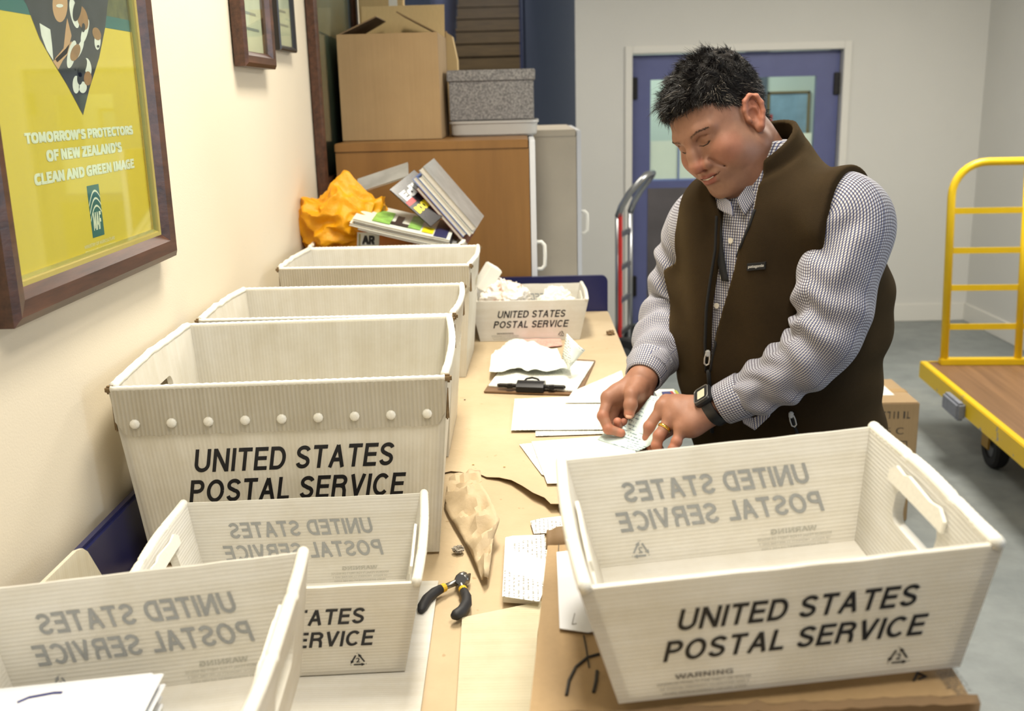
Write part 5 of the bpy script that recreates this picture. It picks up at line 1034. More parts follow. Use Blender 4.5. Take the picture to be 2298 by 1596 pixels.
def rcone(P, a, b, ra, rb):
    a = np.asarray(a, float); b = np.asarray(b, float); d = b - a; L2 = d @ d; t = np.clip(((P - a) @ d) / L2, 0, 1); return np.linalg.norm(P - a - t[:, None] * d, axis=1) - (ra + (rb - ra) * t)
def chain(P, pts, rs, k=0.0):
    r = None
    for i in range(len(pts) - 1):
        c = rcone(P, pts[i], pts[i + 1], rs[i], rs[i + 1]); r = c if r is None else s_min(r, c, k)
    return r
def rotm(rx, ry, rz):
    cx, sx, cy, sy, cz, sz = np.cos(rx), np.sin(rx), np.cos(ry), np.sin(ry), np.cos(rz), np.sin(rz)
    return np.array([[cz, -sz, 0], [sz, cz, 0], [0, 0, 1]]) @ np.array([[cy, 0, sy], [0, 1, 0], [-sy, 0, cy]]) @ np.array([[1, 0, 0], [0, cx, -sx], [0, sx, cx]])
PERSON = thing('person', 'man in a dark brown fleece vest and checked shirt sorting papers at the table', 'person', (0.52, 2.05, 0)); PB = Vector((0.52, 2.05, 0)); PBn = A3(0.52, 2.05, 0)
def at_(px, py, y): return np.array(aty(px, py, y))
# ---------------- pose
HR = rotm(0.580, -0.298, -0.993); HC = A3(0.382, 2.0, 1.588); HS = 0.958            # head orientation, centre, scale
LEFT = A3(0.72, -0.69, 0); LEFT /= np.linalg.norm(LEFT); FRONT = A3(LEFT[1], -LEFT[0], 0)
SL, EL, WL = at_(1900, 452, 1.87), at_(1852, 768, 1.80), at_(1600, 918, 1.90)
SR, ER, WR = at_(1588, 470, 2.13), at_(1520, 690, 2.23), at_(1442, 850, 2.03)
NECK0 = at_(1712, 405, 2.03)
# ---------------- torso
TZ = np.array([0.80, 0.90, 1.02, 1.14, 1.24, 1.33, 1.41, 1.47, 1.52, 1.56]); TA = np.array([.160, .172, .184, .190, .192, .192, .176, .130, .08, .05]); TB = np.array([.130, .140, .152, .156, .152, .144, .126, .098, .07, .05])
TCX = np.array([.560, .548, .530, .517, .508, .500, .490, .480, .470, .462]); TCY = np.array([2.09, 2.085, 2.07, 2.055, 2.045, 2.035, 2.028, 2.02, 2.015, 2.01])
_zf = np.linspace(TZ[0], TZ[-1], 160); _kw = np.exp(-0.5 * (np.arange(-24, 25) / 9.0) ** 2); _kw /= _kw.sum()
def _sm(a): q = np.interp(_zf, TZ, a); return np.convolve(np.pad(q, 24, mode='reflect', reflect_type='odd'), _kw, mode='valid')
TA, TB, TCX, TCY = _sm(TA), _sm(TB), _sm(TCX), _sm(TCY); TZ = _zf
def torso_uv(P):
    z = P[:, 2]; q = P - np.stack([np.interp(z, TZ, TCX), np.interp(z, TZ, TCY), z], 1); return q @ LEFT, q @ FRONT
def torso(P, inf=0.0):
    z = np.clip(P[:, 2], TZ[0], TZ[-1]); a = np.interp(z, TZ, TA) + inf; b = np.interp(z, TZ, TB) + inf; u, v = torso_uv(P)
    e = 2.35; k = (np.abs(u / a) ** e + np.abs(v / b) ** e) ** (1 / e); d = (k - 1) * np.minimum(a, b) * 0.93
    d = np.maximum(d, np.maximum(TZ[0] - P[:, 2], P[:, 2] - TZ[-1]))
    sh = s_min(rcone(P, NECK0 + A3(0, 0, -0.082), SL + A3(0, 0, -0.030), 0.060 + inf, 0.070 + inf), rcone(P, NECK0 + A3(0, 0, -0.082), SR + A3(0, 0, -0.030), 0.060 + inf, 0.070 + inf), 0.03)
    return s_min(d, sh, 0.06)
# ---------------- head (canonical frame: x his left, -y face, z up)
def ear(P, sg):
    c = A3(sg * 0.0785, 0.002, -0.002); ang = R(20); nrm = A3(sg * math.cos(ang), -math.sin(ang) * 1.0, 0.12); nrm /= np.linalg.norm(nrm)
    up = A3(0, 0.20, 1.0); up -= nrm * (up @ nrm); up /= np.linalg.norm(up); bk = np.cross(up, nrm) * (1 if sg > 0 else -1); bk = -bk if bk[1] < 0 else bk
    q = P - c; X, Y, Z = q @ bk, q @ up, q @ nrm                                   # X towards the back, Y up, Z outwards
    L = np.stack([X, Y, Z], 1)
    out = [(-0.014, -0.004), (-0.012, 0.014), (-0.004, 0.029), (0.008, 0.034), (0.019, 0.027), (0.022, 0.012), (0.018, -0.004), (0.011, -0.016), (0.004, -0.027)]
    hx = [A3(x, y, 0.006 + 0.007 * (x + 0.014) / 0.036) for x, y in out]; d = chain(L, hx, [0.0042, .0046, .0050, .0052, .0052, .0048, .0044, .0048, .0058], 0.003)
    plate = ell(L, A3(0.003, 0.005, 0.003), A3(0.0195, 0.031, 0.0062)); d = s_min(d, plate, 0.004)
    d = s_min(d, chain(L, [A3(0.006, 0.022, 0.006), A3(0.010, 0.008, 0.0075), A3(0.006, -0.008, 0.0075)], [0.003, 0.0036, 0.003]), 0.004)   # antihelix
    d = s_min(d, ell(L, A3(0.001, -0.027, 0.004), A3(0.0095, 0.0105, 0.006)), 0.005)                                                        # lobe
    d = s_max(d, -ell(L, A3(-0.001, -0.001, 0.011), A3(0.0095, 0.0125, 0.0105)), 0.003)                                                     # concha
    d = s_max(d, -ell(L, A3(0.010, 0.022, 0.012), A3(0.006, 0.010, 0.0055)), 0.003)
    d = s_min(d, ell(L, A3(-0.0125, -0.006, 0.007), A3(0.004, 0.0065, 0.005)), 0.003)                                                        # tragus
    return s_min(d, ell(L, A3(-0.004, 0.0, -0.006), A3(0.012, 0.022, 0.010)), 0.006)
def head(Q):
    P = Q.copy(); S = P.copy(); S[:, 0] = np.abs(S[:, 0])                            # mirrored for symmetric parts
    d = ell(P, A3(0, 0.014, 0.046), A3(0.0785, 0.104, 0.084))
    d = s_min(d, ell(P, A3(0, -0.034, -0.012), A3(0.068, 0.066, 0.088)), 0.03)
    d = s_min(d, rcone(S, A3(0.053, -0.006, -0.056), A3(0.018, -0.078, -0.086), 0.030, 0.024), 0.03)
    d = s_min(d, ell(S, A3(0.046, -0.052, -0.030), A3(0.030, 0.036, 0.040)), 0.02)
    d = s_min(d, ell(S, A3(0.040, -0.074, -0.014), A3(0.022, 0.018, 0.018)), 0.018)          # smiling cheeks
    d = s_min(d, ell(P, A3(0, -0.088, -0.090), A3(0.022, 0.020, 0.017)), 0.016)              # chin
    d = s_min(d, ell(P, A3(0, -0.020, -0.106), A3(0.064, 0.056, 0.040)), 0.03)               # under the chin
    d = s_min(d, chain(S, [A3(0, -0.0915, 0.036), A3(0.026, -0.088, 0.0405), A3(0.048, -0.072, 0.036)], [0.0095, 0.0095, 0.008], 0.01), 0.016)   # brow
    d = s_min(d, ell(P, A3(0, -0.0855, -0.050), A3(0.034, 0.0235, 0.028)), 0.018)            # muzzle
    d = s_max(d, -ell(S, A3(0.031, -0.107, 0.018), A3(0.017, 0.0175, 0.0115)), 0.014)        # sockets
    d = s_min(d, ell(S, A3(0.0315, -0.0765, 0.0175), A3(0.0165, 0.0145, 0.0125)), 0.005)       # lids over the eyes
    d = s_min(d, chain(S, [A3(0.016, -0.0905, 0.0085), A3(0.029, -0.0875, 0.0045), A3(0.043, -0.077, 0.008)], [0.0025, 0.0045, 0.003], 0.004), 0.006)   # lower lid pouch
    d = s_max(d, -chain(S, [A3(0.0165, -0.0935, 0.0135), A3(0.024, -0.0940, 0.0110), A3(0.034, -0.0915, 0.0108), A3(0.044, -0.0820, 0.0150), A3(0.049, -0.0765, 0.0175)], [0.0012, .0013, .0013, .0013, .0010]), 0.0016)      # lid slit
    d = s_max(d, -chain(S, [A3(0.017, -0.0920, 0.0245), A3(0.031, -0.0930, 0.0290), A3(0.045, -0.0810, 0.0250)], [0.0010, .0013, .0010]), 0.003)       # lid crease
    n_ = chain(P, [A3(0, -0.0935, 0.030), A3(0, -0.106, 0.006), A3(0, -0.1165, -0.0150)], [0.0085, 0.0108, 0.0146], 0.008)
    n_ = s_min(n_, ell(S, A3(0.0165, -0.1035, -0.0210), A3(0.0112, 0.0132, 0.0108)), 0.006)
    n_ = s_min(n_, rcone(P, A3(0, -0.112, -0.024), A3(0, -0.104, -0.033), 0.0070, 0.006), 0.005)
    d = s_min(d, n_, 0.010)
    d = s_max(d, -ell(S, A3(0.0082, -0.1110, -0.0305), A3(0.0044, 0.0065, 0.0042)), 0.002)   # nostrils
    d = s_max(d, -chain(S, [A3(0.0245, -0.1010, -0.0165), A3(0.0300, -0.0985, -0.0280), A3(0.0385, -0.0900, -0.0450)], [0.0016, .0022, .0012]), 0.007)   # smile fold
    ul = chain(S, [A3(0, -0.1085, -0.0445), A3(0.006, -0.1085, -0.0430), A3(0.021, -0.1010, -0.0450), A3(0.0365, -0.0860, -0.0450)], [0.0050, .0054, .0044, .0022], 0.003)
    ll = chain(S, [A3(0, -0.1075, -0.0575), A3(0.013, -0.1045, -0.0570), A3(0.0345, -0.0875, -0.0475)], [0.0064, .0060, .0022], 0.003)
    d = s_min(d, s_min(ul, ll, 0.001), 0.005)
    d = s_max(d, -chain(S, [A3(0, -0.1145, -0.0500), A3(0.012, -0.1110, -0.0498), A3(0.026, -0.1000, -0.0478), A3(0.0380, -0.0875, -0.0438)], [0.0017, .0019, .0016, .0008]), 0.0022)   # mouth line
    d = s_max(d, -rcone(P, A3(-0.012, -0.110, -0.0690), A3(0.012, -0.110, -0.0690), 0.003, 0.003), 0.008)   # under the lower lip
    d = s_max(d, -rcone(P, A3(0, -0.1150, -0.0335), A3(0, -0.1150, -0.0410), 0.0018, 0.0022), 0.004)         # philtrum
    d = s_min(d, ear(P, 1), 0.004); d = s_min(d, ear(P, -1), 0.004)
    return d
h2w = lambda q: HC + HS * (np.asarray(q) @ HR.T)
w2h = lambda p: ((np.asarray(p) - HC) / HS) @ HR
NK = w2h(NECK0[None])[0]
def head_neck(Q):
    d = head(Q); n_ = chain(Q, [A3(0, 0.024, -0.010), A3(0, 0.016, -0.062), NK], [0.060, 0.064, 0.082], 0.02); n_ = s_min(n_, rcone(Q, A3(0, -0.035, -0.085), NK + A3(0, -0.035, 0.02), 0.054, 0.066), 0.03)
    return s_min(d, n_, 0.016)
vh, Fh = sdf_mesh(head_neck, (-0.13, -0.15, -0.20), (0.13, 0.16, 0.155), 0.0021, project=2)
def mask(d, w): return 1 - smoothstep(0, w, d)
def hairline(P):
    az = np.degrees(np.arctan2(np.abs(P[:, 0]), -(P[:, 1] - 0.012)))
    return np.interp(az, [0, 18, 34, 46, 58, 70, 80, 88, 100, 112, 128, 150, 180], [.080, .080, .077, .064, .046, .034, .010, .026, .038, .006, -.022, -.045, -.052])
def scalp(P): return smoothstep(-0.006, 0.006, P[:, 2] - hairline(P))
S_ = vh.copy(); S_[:, 0] = np.abs(S_[:, 0])
skin = lin((154, 113, 93))[:3]; C = np.tile(np.array(skin), (len(vh), 1))
def blend(C, col, m): return C * (1 - m[:, None]) + np.array(lin(col)[:3]) * m[:, None]
C = blend(C, (178, 108, 88), 0.30 * mask(ell(S_, A3(0.046, -0.066, -0.018), A3(.026, .03, .026)), 0.012))
C = blend(C, (200, 120, 96), 0.40 * np.maximum(mask(ear(vh, 1), 0.003), mask(ear(vh, -1), 0.003)))
C = blend(C, (190, 112, 90), 0.35 * mask(ell(vh, A3(0, -0.114, -0.018), A3(.018, .016, .014)), 0.006))
C = blend(C, (128, 100, 84), 0.45 * mask(ell(S_, A3(0.0, -0.080, -0.076), A3(.050, .045, .028)), 0.02))          # shaved beard
C = blend(C, (150, 118, 96), 0.25 * mask(ell(S_, A3(0.066, -0.02, -0.010), A3(.02, .02, .03)), 0.015))
lips = np.minimum(chain(S_, [A3(0, -0.1105, -0.0455), A3(0.006, -0.1105, -0.0440), A3(0.020, -0.1025, -0.0460), A3(0.0320, -0.0895, -0.0480)], [0.0042, .0045, .0036, .0012]), chain(S_, [A3(0, -0.1095, -0.0560), A3(0.012, -0.1065, -0.0560), A3(0.0300, -0.0900, -0.0495)], [0.0060, .0055, .0012]))
C = blend(C, (146, 82, 72), 0.8 * mask(lips, 0.0022))
C = blend(C, (128, 84, 64), 0.35 * mask(chain(S_, [A3(0.017, -0.0920, 0.0245), A3(0.031, -0.0930, 0.0290), A3(0.045, -0.0810, 0.0250)], [0.001] * 3), 0.003))
C = blend(C, (92, 58, 46), 0.9 * mask(chain(S_, [A3(0.0165, -0.0935, 0.0135), A3(0.024, -0.0940, 0.0110), A3(0.034, -0.0915, 0.0108), A3(0.044, -0.0820, 0.0150), A3(0.049, -0.0765, 0.0175)], [0.0008] * 5), 0.0012))
C = blend(C, (70, 34, 30), 0.9 * mask(chain(S_, [A3(0, -0.1125, -0.0500), A3(0.012, -0.1095, -0.0498), A3(0.026, -0.0990, -0.0478), A3(0.0370, -0.0870, -0.0440)], [0.0008, .0008, .0007, .0003]), 0.0014))
C = blend(C, (46, 36, 32), 0.93 * scalp(vh) * (1 - np.maximum(mask(ear(vh, 1), 0.004), mask(ear(vh, -1), 0.004))))
t = Nt('skin'); at = t.add('VertexColor', layer_name='tint'); co = t.coord('Object'); f = t.noise(co, 60, 4); v_ = t.ramp(f, [(0.3, (0.90, 0.88, 0.87, 1)), (0.7, (1.04, 1.03, 1.02, 1))])
t.link(t.mixc(1.0, at.outputs[0], v_, 'MULTIPLY'), t.b.inputs['Base Color']); t.b.inputs['Roughness'].default_value = 0.52; t.b.inputs['Specular IOR Level'].default_value = 0.3
t.b.inputs['Subsurface Weight'].default_value = 0.10; t.b.inputs['Subsurface Radius'].default_value = (0.9, 0.35, 0.2); t.b.inputs['Subsurface Scale'].default_value = 0.006
t.bump(t.noise(co, 420, 4, 0.7), 0.16, 0.0012); M_skin = t.m
# ---------------- hands
def hand_sdf(W, F, mcps, tips, thumb, heel, elbow):
    """fingers: list of (mcp, pip, dip, tip); palm between wrist and knuckles"""
    def f(P):
        d = rcone(P, W + (elbow - W) * 0.28, W, 0.0235, 0.0262)
        for k, (m_, rr) in enumerate(zip(mcps, (0.0150, 0.0155, 0.0148, 0.0138))): d = s_min(d, rcone(P, W, m_, 0.0235, rr * 1.12), 0.014)
        for a, b in zip(mcps[:-1], mcps[1:]): d = s_min(d, rcone(P, (a + W * 0.35) / 1.35, (b + W * 0.35) / 1.35, 0.0155, 0.015), 0.012)
        for c, r_ in heel: d = s_min(d, sph(P, c, r_), 0.018)
        fs = None
        for k, q in enumerate(F):
            r0 = (0.0112, 0.0118, 0.0112, 0.0100)[k]; g = chain(P, q, [r0 * 1.08, r0, r0 * 0.90, r0 * 0.76], 0.002)
            for j in (1, 2): g = s_min(g, sph(P, q[j], r0 * (1.06, 0.95)[j - 1]), 0.003)
            fs = g if fs is None else s_min(fs, g, 0.0018)
        d = s_min(d, fs, 0.007)
        g = chain(P, thumb, [0.0190, 0.0142, 0.0132, 0.0106], 0.004); g = s_min(g, sph(P, thumb[2], 0.0136), 0.003)
        return s_min(d, g, 0.008)
    return f
a_ = at_
RM = [a_(1366, 893, 1.995), a_(1380, 906, 2.018), a_(1396, 916, 2.034), a_(1413, 922, 2.042)]
RF = [[RM[0], a_(1353, 934, 1.968), a_(1365, 963, 1.952), a_(1394, 972, 1.946)], [RM[1], a_(1371, 956, 2.002), a_(1385, 966, 1.978), a_(1386, 947, 1.966)],
      [RM[2], a_(1391, 962, 2.016), a_(1402, 966, 1.990), a_(1400, 948, 1.978)], [RM[3], a_(1413, 956, 2.024), a_(1420, 960, 2.004), a_(1417, 946, 1.992)]]
RT_ = [a_(1431, 868, 2.000), a_(1417, 886, 1.970), a_(1415, 909, 1.958), a_(1412, 929, 1.951)]
fR = hand_sdf(WR, RF, RM, None, RT_, [(a_(1427, 884, 1.990), 0.019), (a_(1440, 893, 2.015), 0.023), (a_(1428, 915, 2.025), 0.019)], ER)
LM = [a_(1496, 903, 1.952), a_(1489, 913, 1.930), a_(1506, 938, 1.905), a_(1529, 960, 1.884)]
LF = [[LM[0], a_(1462, 945, 1.950), a_(1456, 974, 1.952), a_(1462, 994, 1.938)], [LM[1], a_(1458, 958, 1.915), a_(1454, 984, 1.914), a_(1460, 1004, 1.905)],
      [LM[2], a_(1479, 978, 1.886), a_(1473, 1000, 1.880), a_(1478, 1018, 1.874)], [LM[3], a_(1518, 992, 1.868), a_(1510, 1008, 1.862), a_(1508, 1022, 1.856)]]
LT_ = [a_(1562, 936, 1.925), a_(1525, 951, 1.948), a_(1496, 966, 1.946), a_(1478, 984, 1.940)]
fL = hand_sdf(WL, LF, LM, None, LT_, [(a_(1568, 944, 1.895), 0.023), (a_(1550, 958, 1.885), 0.020), (a_(1520, 925, 1.915), 0.018)], EL)
def tint_hand(v, F, th):
    C = np.tile(np.array(lin((152, 109, 88))[:3]), (len(v), 1))
    for q in F:
        for j in (0, 1, 2): C = blend(C, (186, 110, 84), 0.35 * mask(sph(v, q[j], 0.010), 0.006))
        C = blend(C, (206, 128, 104), 0.4 * mask(sph(v, q[3], 0.009), 0.005))
    return C
parts = []; z_ = lambda F, W: (np.min([q for f_ in F for q in f_] + [W], axis=0) - 0.06, np.max([q for f_ in F for q in f_] + [W], axis=0) + 0.06)
for f_, F_, W_, T_ in ((fR, RF, WR, RT_), (fL, LF, WL, LT_)):
    lo, hi = z_(F_ + [T_], W_); v, q = sdf_mesh(f_, lo, hi, 0.0016, project=2); parts.append((v, q, tint_hand(v, F_ + [T_], T_)))
# ---------------- torso, arms and legs under the clothes (one coarse surface)
FT = [A3(0.44, 1.93, 0.05), A3(0.66, 2.20, 0.05)]; PV = A3(0.575, 2.09, 0.92)
HPL, HPR = PV + LEFT * 0.085 + A3(0, 0, -0.02), PV - LEFT * 0.085 + A3(0, 0, -0.02); KL, KR = HPL + A3(0.0, 0.0, -0.43) + FRONT * 0.03 + LEFT * 0.03, HPR + A3(0, 0, -0.43) + FRONT * 0.03 - LEFT * 0.03; AL, AR = KL + A3(0, 0, -0.39) - FRONT * 0.03 + LEFT * 0.01, KR + A3(0, 0, -0.39) - FRONT * 0.03 - LEFT * 0.01
def legs(P, i=0.0):
    d = s_min(chain(P, [HPL, KL, AL], [0.088 + i, 0.060 + i, 0.044 + i], 0.02), chain(P, [HPR, KR, AR], [0.088 + i, 0.060 + i, 0.044 + i], 0.02), 0.03); return s_min(d, ell(P, PV, A3(0.155 + i, 0.125 + i, 0.12), np.stack([LEFT, FRONT, A3(0, 0, 1)], 1)), 0.05)
def under(P):
    d = torso(P, -0.006); d = s_min(d, chain(P, [SL + A3(0, 0, -0.035), EL, WL + (EL - WL) * 0.3], [0.046, 0.030, 0.021], 0.02), 0.03); d = s_min(d, chain(P, [SR + A3(0, 0, -0.035), ER, WR + (ER - WR) * 0.3], [0.046, 0.030, 0.021], 0.02), 0.03)
    return s_min(d, legs(P), 0.04)
v, q = sdf_mesh(under, (0.15, 1.62, 0.0), (0.95, 2.45, 1.62), 0.012); parts.append((v, q, np.tile(np.array(skin), (len(v), 1))))
allv = [h2w(vh)]; allf = [Fh]; allc = [C]; n = len(vh)
for v, q, c in parts: allv.append(v); allf.append(q + n); allc.append(c); n += len(v)
BODY = to_obj('body', np.concatenate(allv) - PBn, np.concatenate(allf), M_skin, PERSON, True, np.concatenate(allc))
# finger nails
M_nail = mat('finger_nail', (226, 176, 150), 0.3)
def nail(c, along, out, w=0.0058, l=0.0075):
    along = along / np.linalg.norm(along); out = out - along * (out @ along); out /= np.linalg.norm(out); sd = np.cross(along, out); m = MB(); rows = []
    for i in range(5):
        a = -1 + i / 2; rows.append([Vector(c + along * (l * a * 0.9) + sd * (w * b * (1 - 0.15 * max(0, a) ** 2)) + out * (0.0012 - 0.0022 * b * b - 0.0006 * a * a) - PBn) for b in (-1, -0.5, 0, 0.5, 1)])
    m.loft(rows, close=False); o = m.build('finger_nail', M_nail, BODY, smooth=True); o.modifiers.new('t', 'SOLIDIFY').thickness = 0.0006
cam_ = np.array(CAM); vd = lambda p: (cam_ - p) / np.linalg.norm(cam_ - p)
tp = RT_[3]; nail(tp + vd(tp) * 0.0088 + (RT_[3] - RT_[2]) * 0.05, RT_[3] - RT_[2], vd(tp), 0.0068, 0.0080)
# ---------------- eyes' lash lines, eyebrows, teeth
M_hair = None
t = Nt('hair'); at = t.add('VertexColor', layer_name='tint'); t.link(at.outputs[0], t.b.inputs['Base Color']); t.b.inputs['Roughness'].default_value = 0.42; t.b.inputs['Specular IOR Level'].default_value = 0.35; M_hair = t.m
def hp(*p): return Vector(h2w(A3(*p)[None])[0] - PBn)
for sg in (1, -1):
    m = MB(); m.tube([hp(sg * 0.0170, -0.0925, 0.0128), hp(sg * 0.024, -0.0932, 0.0102), hp(sg * 0.034, -0.0906, 0.0100), hp(sg * 0.044, -0.0818, 0.0142), hp(sg * 0.0495, -0.0765, 0.0168)], [0.0004, .0008, .0010, .0010, .0004], 6)
    m.build('eyelashes', mat('lash_brown', (42, 28, 24), 0.6), BODY, smooth=True)
m = MB(); m.tube([hp(-0.016, -0.1065, -0.0500), hp(0, -0.1108, -0.0503), hp(0.014, -0.1078, -0.0499)], [0.0008, .0020, .0008], 8); m.build('teeth', mat('tooth_white', (206, 196, 180), 0.3), BODY, smooth=True)
rn = np.random.default_rng(5)
def strands(name, roots, dirs, lens, bend, cols, r0, parent, seg=4, jitter=0.25, sides=3):
    """tapered hairs as one mesh: root, outward direction, length, bend direction (all in head space)"""
    n = len(roots); a = np.cross(dirs, rn.normal(size=(n, 3))); a /= np.linalg.norm(a, axis=1)[:, None]; V = np.zeros((n, seg + 1, sides, 3)); j = rn.normal(size=(n, 3)) * jitter
    for i in range(seg + 1):
        t_ = i / seg; dd = dirs * (0.85 - 0.62 * t_) + (bend + j) * (0.25 + 0.75 * t_); c = roots + dd * (lens * t_)[:, None]; tg = dd / np.linalg.norm(dd, axis=1)[:, None]; b = np.cross(tg, a); rr = r0 * (1 - 0.85 * t_ ** 1.5)
        for k in range(sides): w = 2 * math.pi * k / sides; V[:, i, k] = c + (a * math.cos(w) + b * math.sin(w)) * (rr[:, None] if hasattr(rr, 'shape') and rr.ndim else rr)
    F = []; base = (np.arange(n) * (seg + 1) * sides)[:, None]
    for i in range(seg):
        for k in range(sides): F.append(base + np.array([[i * sides + k, i * sides + (k + 1) % sides, (i + 1) * sides + (k + 1) % sides, (i + 1) * sides + k]]))
    F = np.concatenate(F); C = np.repeat(cols, (seg + 1) * sides, axis=0); return to_obj(name, h2w(V.reshape(-1, 3)) - PBn, F, M_hair, parent, True, C)
# scalp roots sampled over the head surface
tri = np.concatenate([Fh[:, :3], Fh[:, [0, 2, 3]]]); e1, e2 = vh[tri[:, 1]] - vh[tri[:, 0]], vh[tri[:, 2]] - vh[tri[:, 0]]; nr = np.cross(e1, e2); ar = np.linalg.norm(nr, axis=1); cen = vh[tri].mean(1)
earm = np.minimum(ear(cen, 1), ear(cen, -1)); w = ar * scalp(cen) * (earm > 0.004) * (cen[:, 2] > -0.06)
NH = 15000; pick = rn.choice(len(tri), NH, p=w / w.sum()); u1, u2 = rn.random(NH), rn.random(NH); sw = u1 + u2 > 1; u1[sw], u2[sw] = 1 - u1[sw], 1 - u2[sw]
root = vh[tri[pick, 0]] + e1[pick] * u1[:, None] + e2[pick] * u2[:, None]; nn_ = nr[pick] / ar[pick][:, None]; gq = nn_ * np.sign((nn_ * (root - A3(0, 0.01, 0.02))).sum(1))[:, None]
top = smoothstep(0.055, 0.100, root[:, 2]); frt = smoothstep(-0.04, -0.085, root[:, 1]) * smoothstep(0.055, 0.08, root[:, 2])
ln = 0.0085 + 0.0085 * top + 0.003 * frt + 0.003 * rn.random(NH); side = 1 - top
bend = np.stack([0.0 * side, -0.50 * top - 0.10 + 0.70 * side * (root[:, 1] > -0.03), -0.95 * side + 0.10 * top], 1); bend[:, 2] -= 0.35 * frt
clump = np.stack([mnoise.noise_vector(Vector(p * 70)) for p in root]); bend += np.array(clump) * (0.4 + 1.0 * top)[:, None]; ln *= 1 + 0.5 * np.array([mnoise.noise(Vector(p * 75 + 7)) for p in root])
az = np.degrees(np.arctan2(np.abs(root[:, 0]), -root[:, 1])); pg = 0.02 + 0.30 * ((az > 32) & (az < 82) & (root[:, 2] < 0.085)) + 0.10 * ((az > 82) & (root[:, 2] < 0.05)); gr = rn.random(NH) < pg
cols = np.where(gr[:, None], np.array(lin((128, 120, 110))[:3]), np.array(lin((20, 16, 14))[:3])) * (0.7 + 0.6 * rn.random(NH))[:, None]
# soft hair volume under the strands
def cap(P):
    hd = ell(P, A3(0, 0.014, 0.046), A3(0.0785, 0.104, 0.084)); hd = np.minimum(hd, ell(P, A3(0, -0.034, -0.012), A3(0.068, 0.066, 0.088)))
    tp = smoothstep(0.055, 0.105, P[:, 2]); lump = np.sin(P[:, 0] * 170 + 3 * np.sin(P[:, 1] * 90)) * np.sin(P[:, 1] * 150 + 2 * np.sin(P[:, 2] * 110)) * 0.0022 * (0.3 + tp)
    d = hd - 0.0025 - 0.011 * tp - lump; cut = (hairline(P) + 0.004 - P[:, 2]) * 0.7; return s_max(d, cut, 0.006)
vc_, qc_ = sdf_mesh(cap, (-0.12, -0.14, -0.08), (0.12, 0.15, 0.16), 0.0028, slack=2.0)
HAIR = strands('hair', root + gq * (0.001 + 0.010 * top)[:, None], gq, ln, bend, cols, 0.00068, PERSON, 4, 0.22)
to_obj('hair_volume', h2w(vc_) - PBn, qc_, mat('dark_hair_volume', (22, 18, 16), 0.7, spec=0.2, vary=0.4, vscale=220, bump=0.6, bscale=420), HAIR)
# eyebrows
for sg in (1, -1):
    n = 300; t_ = rn.random(n); px = np.interp(t_, [0, 0.5, 1], [0.014, 0.032, 0.052]); pz = np.interp(t_, [0, 0.55, 1], [0.0360, 0.0430, 0.0375]) + rn.normal(size=n) * 0.0016 * (1 - 0.5 * t_); py = np.full(n, -0.14)
    P_ = np.stack([sg * px, py, pz], 1)
    for _ in range(40): P_[:, 1] += np.clip(head(P_), -0.004, 0.004)
    dr = np.stack([np.full(n, sg * 0.85), np.full(n, 0.12) + 0.5 * t_, 0.32 - 0.75 * t_], 1) + rn.normal(size=(n, 3)) * 0.15
    strands('eyebrow', P_ + A3(0, 0.0004, 0), dr * 1.0 + A3(0, -0.35, 0), np.full(n, 0.0062), dr * 0.25, np.tile(np.array(lin((74, 56, 46))[:3]), (n, 1)) * (0.8 + 0.5 * rn.random(n))[:, None], 0.00024, PERSON, 3, 0.1)
# ================================================================== clothes
def gingham(name, kind, period=0.0052):
    t = Nt(name)
    if kind == 'uv': c = t.add('UVMap').outputs[0]; ix = (0, 1)
    else: c = t.add('TexCoord').outputs['Object']; ix = None
    if kind == 'torso':
        mp = t.add('Mapping'); mp.inputs['Rotation'].default_value = (0, 0, -math.atan2(LEFT[1], LEFT[0])); t.link(c, mp.inputs[0]); c = mp.outputs[0]; ix = (0, 2)
    sp = t.add('SeparateXYZ'); t.link(c, sp.inputs[0]); cols = []
    for k, i in enumerate(ix):
        ml = t.add('Math', operation='MULTIPLY'); t.link(sp.outputs[i], ml.inputs[0]); ml.inputs[1].default_value = 2 * math.pi / period; sn = t.add('Math', operation='SINE'); t.link(ml.outputs[0], sn.inputs[0])
        cols.append(t.ramp(t.add('MapRange').outputs[0], [(0, (1, 1, 1, 1)), (1, (1, 1, 1, 1))]) if False else sn.outputs[0])
    fac = []
    for s_ in cols:
        r = t.add('MapRange'); r.inputs[1].default_value = 0.05; r.inputs[2].default_value = 0.55; t.link(s_, r.inputs[0]); fac.append(r.outputs[0])
    a = t.mixc(fac[0], lin((194, 193, 194)), lin((74, 82, 122))); b = t.mixc(fac[1], (1, 1, 1, 1), lin((158, 150, 158)))
    t.link(t.mixc(1.0, a, b, 'MULTIPLY'), t.b.inputs['Base Color']); t.b.inputs['Roughness'].default_value = 0.75; t.b.inputs['Sheen Weight'].default_value = 0.1; return t.m
M_shirt = gingham('checked_shirt_cloth', 'uv'); M_shirtb = gingham('checked_shirt_front', 'torso')
